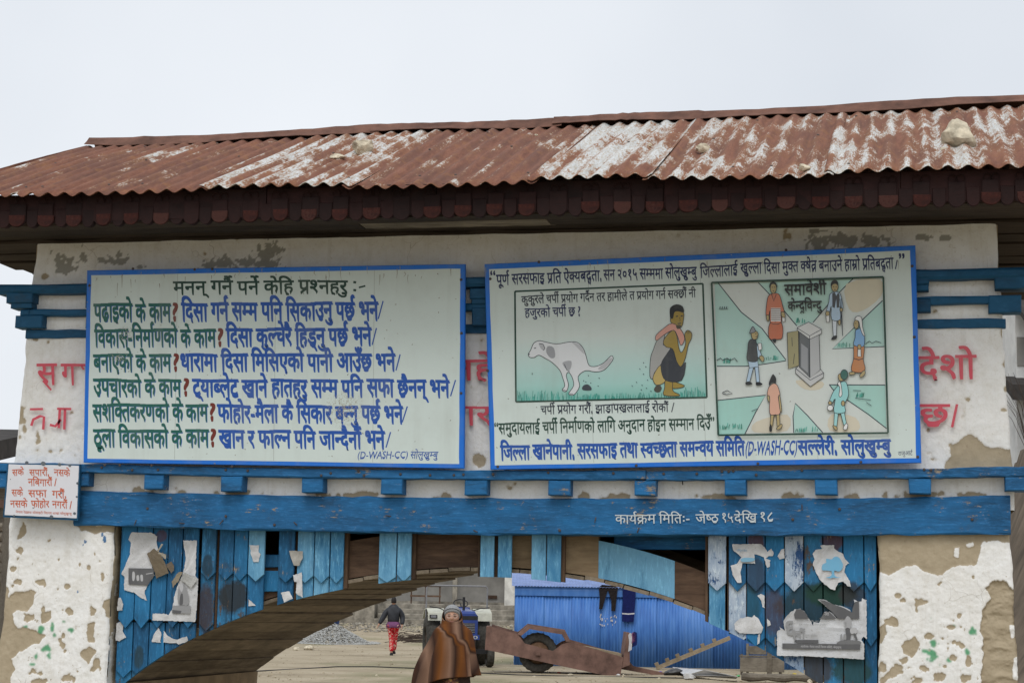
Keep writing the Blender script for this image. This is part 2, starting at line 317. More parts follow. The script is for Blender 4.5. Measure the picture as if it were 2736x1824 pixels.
# ================================================================== GATE BUILDING
GZ = -0.75                                      # ground in the passage
gate = root('gate_building', (0, 0, GZ), 'limewashed mud gate house with blue timber arch and rusty corrugated roof', 'building', world=True)
def sag(x): return -.027 * max(0.0, 1 - ((x - .1) / 2.2) ** 2)
def zpoly(k, pts): return [tuple(ZP(k, x, y)[[0, 2]]) for x, y in pts]
def wall(name, zs, xl, xr, maskfn, lret, rret, res=.004, edge=.012, extra=None, relief=.009):
    """plastered mud face on a grid: plaster sheet stands proud of the mud, corners are worn round"""
    zs = np.asarray(zs); n = int(max(abs(xr(z) - xl(z)) for z in zs) / res); s = np.linspace(0, 1, n + 1)
    S, ZZ = np.meshgrid(s, zs)
    XL = np.array([xl(z) for z in zs]) + edge * (fbm(zs * 7 + 3.7 + len(name), zs * 0 + .3, 4) - .5) * 2
    XR = np.array([xr(z) for z in zs]) + edge * (fbm(zs * 8 + 9.1, zs * 0 + 4.3, 4) - .5) * 2
    X = XL[:, None] * (1 - S) + XR[:, None] * S
    mask, gr, dp, bs = maskfn(X, ZZ)
    def blur(q):
        q = np.pad(q, 1, mode='edge'); q = (q[:-2] + q[1:-1] * 2 + q[2:]) / 4; return (q[:, :-2] + q[:, 1:-1] * 2 + q[:, 2:]) / 4
    mask = blur(mask); gr = blur(gr)
    Y = -.0045 * mask - relief * (fbm(X * 9, ZZ * 9, 5) - .5) - .004 * (fbm(X * 45, ZZ * 45, 3) - .5)
    dl = np.minimum(X - XL[:, None], XR[:, None] - X); Y = Y + .016 * np.exp(-dl / .009)
    if extra is not None: Y = Y + extra(X, ZZ)
    def ret(ys, XE, sg):
        YY, ZR = np.meshgrid(ys, zs)
        XX = XE[:, None] + sg * (.008 * (fbm(YY * 9 + 2, ZR * 9, 4) - .5))
        mk = (fbm(YY * 8 + 11, ZR * 8, 4) > .52).astype(float) * np.exp(-YY / .12)
        return XX, YY, ZR, mk
    Ls = ret(np.array(lret[::-1]), XL, -1); Rs = ret(np.array(rret), XR, 1)
    X = np.hstack([Ls[0], X, Rs[0]]); Y = np.hstack([Ls[1], Y, Rs[1]]); ZZ = np.hstack([Ls[2], ZZ, Rs[2]])
    z0 = lambda q, a, b: np.hstack([np.zeros_like(a), q, np.zeros_like(b)])
    mask = np.hstack([Ls[3], mask, Rs[3]]); gr, dp, bs = [z0(q, Ls[0], Rs[0]) for q in (gr, dp, bs)]
    r, c = X.shape; me = bpy.data.meshes.new(name)
    idx = np.arange(r * c).reshape(r, c); q = np.stack([idx[:-1, :-1], idx[:-1, 1:], idx[1:, 1:], idx[1:, :-1]], -1).reshape(-1, 4)
    me.from_pydata(np.stack([X, Y, ZZ], -1).reshape(-1, 3).tolist(), [], q.tolist())
    for nm, arr in (('plaster', mask), ('green', gr), ('damp', dp), ('bluesmear', bs)):
        a = me.attributes.new(nm, 'FLOAT', 'POINT'); a.data.foreach_set('value', arr.astype(np.float32).ravel())
    me.update(); return put(name, me, MT['wall'], gate, True)
def soft(x, z, polys, amp=.018, f=22):
    xx = x + amp * (fbm(x * f, z * f, 4) - .5) * 2; zz = z + amp * (fbm(x * f + 31, z * f + 7, 4) - .5) * 2
    o = np.zeros(np.shape(x), bool)
    for p in polys: o |= inpoly(xx, zz, p)
    return o
def blobs(x, z, bl):
    o = np.zeros(np.shape(x)); nz = fbm(x * 48, z * 48, 5)
    for bx, bz, rx, rz in bl:
        d = np.sqrt(((x - bx) / rx) ** 2 + ((z - bz) / rz) ** 2) + (nz - .5) * 3.2
        o = np.maximum(o, (d < 1).astype(float))
    return o
def zb(k, l): return [(ZP(k, x, y)[0], ZP(k, x, y)[2], rx / ZO[k][2] / 600, ry / ZO[k][2] / 600) for x, y, rx, ry in l]
# --- left pier
pl_ = [zpoly('i', p) for p in ([(120, 600), (135, 520), (170, 480), (180, 560), (150, 600)], [(505, 505), (780, 500), (775, 550), (700, 540), (640, 548), (540, 550)],
      [(-40, 920), (40, 920), (60, 1000), (100, 960), (240, 940), (230, 1040), (180, 1080), (120, 1070), (90, 1100), (110, 1190), (200, 1220), (300, 1250), (260, 1310), (180, 1330), (70, 1400), (90, 1460), (60, 1620), (-80, 1620)],
      [(690, 1050), (740, 980), (790, 960), (790, 1110), (730, 1150)], [(280, 1170), (290, 1110), (345, 1095), (335, 1150)], [(540, 1380), (600, 1320), (645, 1340), (600, 1430)], [(590, 1170), (640, 1160), (640, 1290), (600, 1300)])]
pb_ = zb('i', [(285, 890, 32, 20), (340, 610, 18, 9), (445, 915, 18, 18), (600, 785, 14, 18), (635, 695, 10, 20), (690, 850, 10, 26), (110, 890, 28, 24), (190, 1125, 34, 26), (455, 1085, 30, 16), (540, 770, 8, 15), (395, 740, 6, 10), (130, 690, 16, 30), (90, 805, 20, 16), (625, 1080, 20, 22), (470, 1540, 50, 30), (240, 1500, 60, 18), (270, 1560, 50, 20), (640, 1440, 26, 40), (390, 935, 10, 9), (290, 1075, 12, 14)])
gl_ = zb('i', [(175, 1205, 18, 16), (275, 1220, 20, 34), (355, 1195, 10, 28), (475, 1215, 26, 18), (320, 1330, 34, 16), (335, 1380, 22, 16), (240, 1390, 14, 20), (430, 1155, 20, 8), (370, 1245, 12, 14), (235, 1280, 24, 14), (220, 1440, 34, 6)])
bl_ = zb('i', [(705, 600, 8, 18), (575, 620, 8, 8), (525, 955, 6, 10), (560, 640, 6, 5), (690, 570, 7, 10)])
def mask_l(x, z):
    m_ = soft(x, z, pl_) | (blobs(x, z, pb_) > 0)
    m_ |= fbm(x * 11, z * 11, 5) > (.74 - .12 * np.clip((1.6 - z) / .4, 0, 1)) + .10
    m_ |= fbm(x * 40 + 5, z * 40, 3) > .87
    return 1 - m_.astype(float), blobs(x, z, gl_), np.zeros_like(x), blobs(x, z, bl_)
zlow = np.concatenate([np.linspace(GZ - .05, 1.1, 30), np.arange(1.105, 2.0, .004)])
wall('wall', zlow, lambda z: -2.385 - .035 * max(0, 1.9 - z), lambda z: -1.866, mask_l, [.02, .06, .2, .6, 1.2, 1.93], [.012, .03, .06, .1, .2, .3, .4, .5, .6, .7, .8, .9, 1.0, 1.1, 1.2, 1.3, 1.4, 1.5, 1.6, 1.7, 1.8, 1.93])
# --- right pier
pr_ = [zpoly('n', p) for p in ([(10, 480), (1100, 480), (1100, 575), (770, 575), (740, 640), (710, 740), (610, 725), (540, 760), (470, 815), (390, 790), (340, 765), (300, 735), (200, 745), (110, 790), (10, 780)],
      [(850, 840), (920, 860), (990, 930), (1100, 940), (1100, 1650), (760, 1650), (740, 1480), (770, 1350), (750, 1200), (770, 1060), (820, 980), (790, 900)],
      [(285, 955), (340, 965), (380, 990), (300, 1010), (300, 1080), (285, 1070)], [(70, 1130), (120, 1090), (160, 1120), (150, 1160), (80, 1165)], [(20, 1190), (80, 1160), (90, 1230), (60, 1300), (20, 1300)],
      [(190, 1300), (250, 1270), (310, 1250), (325, 1300), (280, 1375), (210, 1350)], [(40, 1405), (90, 1420), (90, 1480), (40, 1490)])]
pr_keep = [zpoly('n', p) for p in ([(565, 620), (605, 605), (600, 690), (560, 680)], [(640, 590), (700, 575), (705, 600), (660, 615)], [(955, 1160), (1010, 1150), (1000, 1240), (970, 1260)], [(980, 1390), (1020, 1380), (1020, 1560), (975, 1540)])]
pr_b = zb('n', [(460, 865, 10, 18), (165, 955, 16, 16), (205, 985, 20, 10), (535, 1175, 24, 18), (700, 825, 6, 10), (600, 1090, 14, 18), (520, 1295, 14, 40), (600, 1290, 30, 26), (380, 1235, 22, 24), (215, 1400, 22, 18), (140, 1490, 34, 36), (350, 1470, 20, 18), (455, 1520, 40, 24), (660, 1430, 28, 30), (560, 1390, 22, 14), (640, 1530, 40, 24), (310, 1550, 40, 20), (500, 1450, 30, 14)])
gr_ = zb('n', [(425, 1285, 28, 18), (415, 1365, 36, 28), (360, 1345, 18, 12), (650, 1345, 16, 16), (625, 1465, 12, 14), (685, 1205, 24, 24), (400, 1110, 8, 8), (560, 1165, 10, 8), (460, 1440, 12, 10), (525, 1405, 14, 12)])
def mask_r(x, z):
    m_ = (soft(x, z, pr_) & ~soft(x, z, pr_keep, .006)) | (blobs(x, z, pr_b) > 0)
    m_ |= fbm(x * 11 + 40, z * 11, 5) > (.75 - .11 * np.clip((1.6 - z) / .4, 0, 1)) + .10
    m_ |= fbm(x * 40 + 5, z * 40, 3) > .85
    return 1 - m_.astype(float), blobs(x, z, gr_), np.zeros_like(x), np.zeros_like(x)
def gouge(x, z):
    e = soft(x, z, [pr_[1]], .02).astype(float)
    return e * (.006 + .022 * np.abs(fbm(x * 8, z * 15, 5) - .5) * 2)
wall('wall', zlow, lambda z: 1.612, lambda z: 2.155 + .05 * max(0, 1.9 - z), mask_r, [.015, .04, .1, .3, .8, 1.93], [.02, .06, .2, .6, 1.2, 1.93], extra=gouge)
# --- wall above the beam
pu_ = [zpoly('h', p) for p in ([(620, 1470), (640, 1370), (690, 1310), (750, 1265), (800, 1290), (850, 1335), (930, 1350), (1010, 1360), (1050, 1470)],)]
pu_ += [zpoly('e', [(1790, 1440), (1850, 1435), (1885, 1470), (1880, 1530), (1830, 1535), (1795, 1500)])]
pu_b = zb('d', [(345, 640, 12, 14), (260, 620, 22, 30), (280, 1315, 18, 36), (150, 1170, 30, 50), (145, 1290, 16, 50), (180, 1260, 16, 60), (445, 1410, 12, 12), (360, 1420, 30, 6), (550, 1450, 16, 20), (580, 1410, 26, 8), (270, 1415, 14, 14), (520, 1140, 12, 10), (320, 155, 22, 26)])
pu_b += zb('e', [(1790, 1195, 24, 12), (1880, 1190, 26, 8), (1860, 615, 10, 10)]) + zb('h', [(738, 1075, 12, 12), (710, 1170, 10, 6), (520, 1380, 14, 5), (965, 1010, 12, 22), (955, 860, 10, 26), (960, 940, 10, 20), (975, 1390, 20, 14), (940, 1130, 12, 14), (560, 580, 20, 8), (935, 700, 6, 20), (516, 1250, 9, 8), (640, 1330, 8, 8), (550, 1412, 14, 7)])
pu_b += [(x, 2.045 + sag(x) + .012, r, .016) for x, r in ((-1.72, .04), (-1.55, .03), (-1.28, .09), (-.72, .12), (-.3, .03), (.33, .035), (.47, .05), (.95, .07), (1.25, .03), (1.78, .10), (1.5, .03), (2.0, .05))]
dm_ = zb('a', [(430, 1160, 70, 62), (570, 1110, 24, 44), (700, 1140, 28, 18), (815, 1130, 60, 34), (1560, 1155, 170, 46), (1830, 1110, 95, 85), (960, 1185, 40, 10)]) + zb('c', [(960, 1020, 80, 40), (1120, 1005, 110, 46), (1300, 1010, 90, 40), (1660, 985, 60, 16), (1800, 985, 40, 14), (930, 940, 40, 14)])
def mask_u(x, z):
    m_ = soft(x, z, pu_) | (blobs(x, z, pu_b) > 0)
    m_ |= (fbm(x * 13 + 9, z * 13, 5) > .84)
    m_ |= (fbm(x * 40 + 5, z * 40, 3) > .88)
    return 1 - m_.astype(float), np.zeros_like(x), blobs(x, z, dm_), np.zeros_like(x)
wall('wall', np.arange(1.99, 3.245, .0065), lambda z: -2.385 + .055 * (z - 2.1), lambda z: 2.175 - .045 * (z - 2.1), mask_u, [.02, .06, .3, 1.0, 1.93], [.02, .06, .3, 1.0, 1.93], res=.0065, relief=.007)
core = MB().box(-2.34, 2.13, .045, 1.92, 2.06, 3.225).box(-2.37, -1.89, .045, 1.92, GZ - .03, 2.05).box(1.635, 2.14, .045, 1.92, GZ - .03, 2.05)
put('wall_core', core, MT['wall'], gate)
# --- ledge, joists, beam
MT['beam'].m.name = 'blue_beam_paint'
put('beam', sweepx(-2.052, 2.16, -.032, .11, 1.893, 2.052, 60, .006, .0022, sag, 3), MT['beam'], gate)
put('ledge', sweepx(-2.44, .62, -.082, .06, 2.132, 2.172, 50, .004, .0015, sag, 4), MT['beam'], gate)
put('ledge', sweepx(.623, 2.32, -.080, .06, 2.131, 2.171, 40, .004, .0015, sag, 5), MT['beam'], gate)
def block(name, x0, x1, y0, y1, z0, z1, mt, parent=gate):
    mb = MB(); j = lambda: random.uniform(-.002, .002)
    return put(name, mb.slab([(x0 + j(), z0 + j()), (x1 + j(), z0 + j()), (x1 + j(), z1), (x0 + j(), z1)], y0 + j(), y1, .004), mt, parent)
for k, xs in (('p', ((365, 470), (768, 882), (1187, 1305), (1605, 1720), (2043, 2165))), ('o', ((270, 370), (648, 745), (1042, 1140), (1438, 1538), (1848, 1950)))):
    for a, b in xs:
        xa = ZP(k, a, 150, -.075)[0]; xb = ZP(k, b, 150, -.075)[0]; d = sag((xa + xb) / 2)
        block('joist', xa, xb - .004, -.076 + random.uniform(-.006, .004), .05, 2.064 + d, 2.1305 + d, MT['beam'])
block('joist', P(205, 1290, -.07)[0], P(237, 1290, -.07)[0], -.07, .05, 2.068, 2.130, MT['beam'])
block('joist', -2.43, -2.335, -.07, .05, 2.06, 2.130, MT['beam'])
block('joist', P(2686, 1290, -.072)[0], 2.30, -.072, .05, 2.068, 2.129, MT['beam'])
# --- nails
def nail(k, x, y, pl, ln, ang):
    p = ZP(k, x, y, pl); d = Vector((math.cos(ang), -.35, math.sin(ang)))
    mb = MB().tube([p + np.array((0, .004, 0)), p + np.array(d) * ln * .5, p + np.array(d) * ln], .0026, 5)
    put('nail', mb, MT['steel'], gate)
nm = MB().lathe([(.0, -.004), (.004, -.0035), (.0065, -.001), (.0065, .001)], 8, 'y').mesh('nail_head'); nm.materials.append(MT['steel'].m)
def nhead(k, x, y, pl):
    o = put('nail_head', nm, None, gate); o.location = ZP(k, x, y, pl)
for x, y in ((140, 75), (300, 88), (435, 88), (790, 88), (905, 92), (1290, 117), (1340, 105), (1485, 93), (1515, 117), (1705, 110), (1860, 115), (1985, 115), (2035, 112), (2190, 110)): nhead('p', x, y, -.0835)
for x, y in ((270, 85), (555, 88), (775, 90), (920, 90), (1030, 80), (1060, 80), (1180, 95), (1380, 75), (1915, 72), (1945, 74), (1080, 78)): nhead('o', x, y, -.0825)
for k, x, y in (('p', 790, 330), ('p', 1045, 375), ('p', 380, 290), ('o', 320, 338), ('o', 1340, 290), ('o', 2125, 290), ('o', 1545, 245)): nhead(k, x, y, -.035)
for k, x, y, a in (('p', 320, 350, -1.7), ('p', 575, 368, 3.1), ('p', 775, 350, -2.1), ('p', 1145, 360, -.6), ('p', 1655, 330, 3.0), ('p', 2085, 402, -.4), ('o', 478, 280, -1.7), ('o', 668, 325, -1.9), ('o', 1380, 225, -1.5), ('o', 858, 115, -1.5)):
    nail(k, x, y, -.034, .024, a)
# --- upper cornice
T = MT['bluetrim']
def zz(k, y, pl, x=600): return ZP(k, x, y, pl)[2]
b1t, b1b = zz('d', 205, -.08), zz('d', 274, -.08); b2t, b2b = zz('d', 388, -.06), zz('d', 438, -.06); b3t, b3b = zz('d', 538, -.012), zz('d', 600, -.012)
def cor(mb, n): put(n, mb, T, gate)
cor(sweepx(-2.47, 2.33, -.082, .03, b1b, b1t, 40, .012, .0015, seed=8), 'cornice')
cor(sweepx(-2.36, 2.2, -.050, .03, b2b, b2t, 40, .005, .0015, seed=9), 'cornice')
cor(sweepx(-2.345, 2.155, -.016, .03, b3b, b3t, 60, .003, .0015, seed=10), 'cornice')
def cblock(k, x0, x1, y0, y1, pl, step=None, ext=0.0):
    a = ZP(k, x0, y0, pl); b = ZP(k, x1, y1, pl)
    x0, x1 = a[0] - max(0, -ext), b[0] + max(0, ext)
    block('cornice_block', x0, x1, pl, .03, b[2], a[2], T)
cblock('d', 48, 232, 276, 345, -.074); cblock('d', 76, 226, 347, 386, -.062); cblock('d', 112, 300, 440, 528, -.056); cblock('d', 205, 212, 395, 436, -.056)
cblock('e', 1772, 1905, 242, 312, -.074); cblock('e', 1782, 1905, 314, 354, -.062); cblock('e', 1786, 1915, 382, 508, -.056)
cblock('h', 440, 525, 362, 420, -.074); cblock('h', 440, 518, 422, 458, -.062); cblock('h', 440, 532, 502, 578, -.056)
cblock('h', 893, 1060, 362, 446, -.074, ext=.06); cblock('h', 858, 1020, 484, 578, -.056, ext=.02)
cblock('d', 620, 800, 276, 386, -.07); cblock('d', 620, 800, 440, 528, -.056)
# --- soffit, fascia with scallops
sz = 3.243
ys = [-.53, -.40, -.27, -.13, -.02] + [.17 + .19 * i for i in range(12)]
for i in range(len(ys) - 1):
    dz = (.0, -.010, .004)[i % 3] + (min(0, ys[i] + .06) * .085 if i < 5 else .0)
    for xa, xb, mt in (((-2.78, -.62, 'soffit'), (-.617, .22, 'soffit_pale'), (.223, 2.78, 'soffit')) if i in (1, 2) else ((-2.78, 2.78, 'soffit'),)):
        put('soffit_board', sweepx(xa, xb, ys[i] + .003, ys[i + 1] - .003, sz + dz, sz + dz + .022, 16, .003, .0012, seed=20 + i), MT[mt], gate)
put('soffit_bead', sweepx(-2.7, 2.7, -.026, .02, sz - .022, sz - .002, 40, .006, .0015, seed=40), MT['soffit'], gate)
fx = [-2.75, -1.86, -.99, -.505, -.23, .75, 1.72, 2.75]
fpar = []
for i in range(len(fx) - 1):
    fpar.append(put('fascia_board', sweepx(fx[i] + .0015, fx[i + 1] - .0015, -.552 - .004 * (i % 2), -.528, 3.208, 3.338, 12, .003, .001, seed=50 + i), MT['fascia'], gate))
def scal(w_, h, y0, y1, name, mt):
    pts = [(-w_ / 2, h * .5)] + [(w_ / 2 * math.cos(a), h * .1 - h * .6 * math.sin(a) ** .8 if math.sin(a) > 0 else h * .1) for a in np.linspace(math.pi, 2 * math.pi, 11)[0:0]]
    pts = [(w_ / 2 * math.cos(a), .03 * math.sin(a)) for a in np.linspace(0, -math.pi, 12)] + [(-w_ / 2, h), (w_ / 2, h)]
    me = MB().slab(pts, y0, y1, .003).mesh(name); me.materials.append(MT[mt].m); return me
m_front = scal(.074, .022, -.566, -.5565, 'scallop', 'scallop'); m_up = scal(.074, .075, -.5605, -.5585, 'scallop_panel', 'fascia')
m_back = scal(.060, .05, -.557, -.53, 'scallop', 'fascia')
heart = MB()
for s_ in (-1, 1):
    pth = [(s_ * .018 + s_ * .017 * math.cos(a), -.5625, .085 + .017 * math.sin(a)) for a in np.linspace(-.4, 3.6, 9)]
    heart.tube(pth, .0025, 4)
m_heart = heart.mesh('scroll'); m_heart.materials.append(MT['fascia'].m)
x = -2.70; k = 0
while x < 2.72:
    pi = max(i for i in range(len(fx) - 1) if fx[i] <= x); par = fpar[pi]
    zc = 3.218 + random.uniform(-.002, .002)
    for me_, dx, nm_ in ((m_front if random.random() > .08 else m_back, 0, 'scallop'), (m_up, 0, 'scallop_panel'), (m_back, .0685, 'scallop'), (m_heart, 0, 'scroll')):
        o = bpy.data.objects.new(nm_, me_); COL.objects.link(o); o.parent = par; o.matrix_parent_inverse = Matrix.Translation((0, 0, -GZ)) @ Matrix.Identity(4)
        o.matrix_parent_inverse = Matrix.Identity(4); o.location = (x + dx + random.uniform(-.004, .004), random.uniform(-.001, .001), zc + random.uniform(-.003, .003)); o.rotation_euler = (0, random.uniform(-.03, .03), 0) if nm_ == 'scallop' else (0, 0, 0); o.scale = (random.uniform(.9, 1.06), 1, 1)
    x += .1365; k += 1
# --- roof
EY, EZ, RY, RM = -.62, 3.327, 1.05, 1.10
def ridge_z(x): return 3.952 + .0125 * (x + 2.5)
def sheet(x0, x1, rust, chev, lift, skew, seed, back=False, lcut=None):
    st = np.random.default_rng(seed); nx = int((x1 - x0) / .0795 * 10); ny = 20
    v = []; f = []; ex = st.uniform(-.012, .014)
    for j in range(ny + 1):
        t = j / ny
        for i in range(nx + 1):
            xx = x0 + (x1 - x0) * i / nx
            tt = t
            y = EY - ex + (RY - EY + ex) * t; z = EZ + (ridge_z(xx) - EZ) * t - ex * .4 * (1 - t)
            c = math.cos(2 * math.pi * (xx) / .0795)
            z += .0095 * c + lift + .006 * math.sin(3.1 * xx + seed) * (1 - t) + .004 * math.sin(5 * t + xx * 2 + seed)
            if t == 0: y += st.normal(0, .0015)
            xq = xx + skew * t
            if lcut and xq < lcut[0] + (lcut[1] - lcut[0]) * t: xq = lcut[0] + (lcut[1] - lcut[0]) * t
            if back: y = 2 * RM - y
            v.append((xq, y, z))
    for j in range(ny):
        for i in range(nx):
            a = j * (nx + 1) + i; f.append((a, a + 1, a + nx + 2, a + nx + 1))
    me = bpy.data.meshes.new('corrugated_sheet'); me.from_pydata(v, [], f); me.update()
    o = put('corrugated_sheet', me, MT['roof'], gate, True, rust=float(rust), chevron=float(chev))
    md = o.modifiers.new('thickness', 'SOLIDIFY'); md.thickness = .0022; md.offset = -1
    return o
eb = [P(u, 490, EY)[0] for u in (352, 530, 915, 1291, 1408, 1717, 2008, 2201)]
sh = [(-2.66, eb[1] + .04, .665, .1), (eb[1], eb[2] + .04, .515, .15), (eb[2], eb[4] + .04, .65, .3), (eb[4], eb[5] + .04, .455, .5), (eb[5], eb[7] + .04, .56, .8), (eb[7], 2.78, .555, .9)]
for i, (a, b, ru, cv) in enumerate(sh):
    sheet(a, b, ru, cv, .003 * (i % 2), random.uniform(-.012, .012), 60 + i, lcut=(-2.66, -2.56) if i == 0 else None)
for i in range(4): sheet(-2.75 + i * 1.38, -2.75 + (i + 1) * 1.38 + .03, .85, .3, .003 * (i % 2), 0, 70 + i, True)
def ridgecap(x0, x1, seed, dz):
    st = np.random.default_rng(seed); n = 26; rings = []
    for i in range(n + 1):
        x = x0 + (x1 - x0) * i / n; z = ridge_z(x) + .052 + dz + .007 * math.sin(x * 3.3 + seed) + st.normal(0, .0015)
        lo = .012 * math.sin(x * 5 + seed * 2)
        pr = [(RM - .085, z - .052 + lo * .6), (RM - .055, z - .028), (RM - .025, z), (RM + .025, z + .001), (RM + .055, z - .028), (RM + .085, z - .052)]
        rings.append([(x, y, q) for y, q in pr] + [(x, y, q - .003) for y, q in pr[::-1]])
    put('ridge_cap', MB().loft(rings), MT['ridge'], gate)
rx = [-2.56, -.98, -.02, .70, 2.75]
for i in range(4): ridgecap(rx[i], rx[i + 1] + .05, 80 + i, .004 * (i % 2))
for sx in (-1, 1):
    put('gable_board', MB().loft([[(sx * 2.45 + d, -.3, 3.27), (sx * 2.45 + d, 2.5, 3.27), (sx * 2.45 + d, 1.1, 3.88)] for d in (0, .03)]), MT['soffit'], gate)
def stone_mesh(r, seed, sub=3, flat=(1, 1, 1)):
    bm = bmesh.new(); bmesh.ops.create_icosphere(bm, subdivisions=sub, radius=1.0); st = np.random.default_rng(seed)
    ns = st.normal(0, 1, (15, 3)); ns /= np.linalg.norm(ns, axis=1)[:, None]; hh = st.uniform(.58, .86, 15)
    for v_ in bm.verts:
        p = np.array(v_.co)
        for n_, h_ in zip(ns, hh):
            d = p @ n_
            if d > h_: p = p - n_ * (d - h_)
        p = p * (1 + .42 * (float(fbm(p[0] * 2.7 + seed, p[1] * 2.7 + p[2] * 3.1, 4)) - .5))
        v_.co = Vector(p * r * np.array(flat))
    me = bpy.data.meshes.new('stone'); bm.to_mesh(me); bm.free(); me.materials.append(MT['stone'].m); return me
def on_roof(u, v):
    d = FW * FPX + RT * (u - 1368) - UP * (v - 912); sl_ = (3.985 - EZ) / (RY - EY)
    t = (EZ + (CAM[1] - EY) * sl_ - CAM[2]) / (d[2] - d[1] * sl_); return CAM + d * t
for i, (k, x, y, rx_, ry_, lab) in enumerate((('b', 180, 405, 88, 62, 'angular grey stone weighing down the roof beside a flat one'), ('b', 5, 450, 60, 22, 'flat thin stone lying on the pale streaked roof sheet'),
      ('b', 1362, 297, 16, 9, 'small pebble high on the brown rusted sheet just below the ridge'), ('b', 2143, 368, 17, 13, 'small round cream stone on the palest roof sheet'), ('c', 158, 400, 52, 32, 'cream wedge stone caught in a corrugation of the streaked sheet'),
      ('c', 845, 528, 44, 24, 'cream block stone resting right at the eave edge'), ('c', 1918, 378, 118, 122, 'biggest cream boulder sitting on the rusty roof'), ('c', 1805, 412, 25, 20, 'little stone touching the big roof boulder'))):
    p = on_roof(*Z(k, x, y)); r = rx_ / 2.557 / 560
    o = put('roof_stone', stone_mesh(1.0, 90 + i, 3 if rx_ > 30 else 2, (r, r * .85, ry_ / rx_ * r * 1.1)), None); o.location = (p[0], p[1] + r * .15, p[2] + r * ry_ / rx_ * .62 + .006)
    o.rotation_euler = (.3, 0, random.uniform(-.3, .3)); tag(o, lab, 'stone', 'stones weighing down the roof')
# --- arch: outline measured along the cut plank ends
AR = [('j', 150, 1559), ('j', 420, 1380), ('j', 640, 1240), ('j', 830, 1140), ('j', 980, 1065), ('j', 1280, 945), ('j', 1430, 890), ('j', 1565, 850), ('j', 1865, 765), ('j', 2150, 705), ('k', 460, 622), ('k', 775, 592), ('k', 1420, 582), ('k', 1725, 592), ('l', 770, 612), ('l', 1240, 640), ('l', 1540, 735), ('l', 2080, 910), ('l', 2260, 1060), ('m', 640, 1170), ('m', 770, 1230), ('m', 1030, 1360), ('m', 1200, 1470), ('m', 1390, 1568)]
_ap = np.array([ZP(*q, .045)[[0, 2]] for q in AR]); _ap = _ap[np.argsort(_ap[:, 0])]
_pf = np.polyfit(_ap[:, 0], _ap[:, 1], 5)
def arch(x):
    if x > 1.35: return np.polyval(_pf, 1.35) - (x - 1.35) * .62
    return float(np.polyval(_pf, x))
PT = 1.90
def plank(k, x0, x1, sh_, ap, mt, y=.040, top=PT, tip=True, jag=0):
    """x0,x1 seams and tip heights read in one photo close-up"""
    xa = ZP(k, x0, 260, y)[0] + .0018; xb = ZP(k, x1, 260, y)[0] - .0018; xm = (xa + xb) / 2
    zs_ = ZP(k, x0, sh_, y)[2] if sh_ else -9; za = ZP(k, x0, ap, y)[2] if ap else -9
    pts = []
    for t in np.linspace(1, 0, 9):
        x = xa + (xb - xa) * t; zt = zs_ + (za - zs_) * (1 - abs(2 * t - 1))
        pts.append((x, max(zt, arch(x) + random.uniform(-jag, jag))))
    if min(p[1] for p in pts) > top - .02: return
    pts += [(xa, top), (xb, top)]
    yo = random.uniform(-.002, .002)
    put('plank', MB().slab(pts, y + yo, y + .0125, .0018), MT[mt], gate)
pw = ['plank'] * 5
for i, (a, b) in enumerate(((145, 288), (290, 431), (433, 572), (574, 702), (704, 848))):
    plank('j', a, b, 985 + random.randint(-6, 6), 1065, 'plank'); plank('j', a, b, 1440, 1510, 'plank', .0535, 1.45); plank('j', a, b, None, None, 'plank_worn' if i < 2 else 'plank', .067, 1.3)
for i, (a, b, mt) in enumerate(((872, 1006, 'plank_worn'), (1030, 1163, 'plank'), (1165, 1290, 'plank'), (1292, 1442, 'plank_pale'))):
    plank('j', a, b, 565 + 5 * i, 630 + 5 * i, mt); plank('j', a, b, 1025, 1090, ('plank_worn', 'plank_worn', 'plank_worn', 'plank')[i], .0535, 1.7); plank('j', a, b, None, None, 'plank', .067, 1.5)
for i, (a, b, mt) in enumerate(((1562, 1710, 'plank'), (1732, 1884, 'plank_pale'), (1886, 2024, 'plank_pale'), (2026, 2150, 'plank_pale'))):
    plank('j', a, b, 593 + 2 * i, 655 + 3 * i, mt); plank('j', a, b, None, None, ('plank', 'plank_pale', 'plank_pale', 'plank_pale')[i], .0535, 1.7)
plank('k', 467, 636, 565, 618, 'plank_pale'); plank('k', 640, 777, 545, 610, 'plank_pale'); plank('k', 467, 636, None, None, 'plank_pale', .0535, 1.72); plank('k', 640, 777, None, None, 'plank_pale', .0535, 1.72)
for k, a, b in (('k', 1422, 1558), ('k', 1588, 1725), ('l', 502, 637), ('l', 640, 772)): plank(k, a, b, None, None, 'plank_pale')
plank('l', 2087, 2255, 592, 662, 'plank_white'); plank('l', 2097, 2246, None, None, 'plank_pale', .0535, 1.75)
for i, (a, b) in enumerate(((517, 687), (689, 862), (864, 1043), (1045, 1226), (1228, 1406), (1408, 1595), (1597, 1793), (1795, 1915))):
    plank('m', a, b, 615, 703, 'plank_white' if i == 3 else ('plank', 'plank', 'plank', 'plank', 'plank_worn', 'plank', 'plank', 'plank')[i])
    plank('m', a, b, 1140, 1222, ('plank_white', 'plank', 'plank', 'plank_worn', 'plank', 'plank_worn', 'plank_worn', 'plank')[i], .0535, 1.72)
    plank('m', a, b, None, None, ('plank', 'plank', 'plank', 'plank_white', 'plank_worn', 'plank_worn', 'plank_worn', 'plank')[i], .067, 1.45)
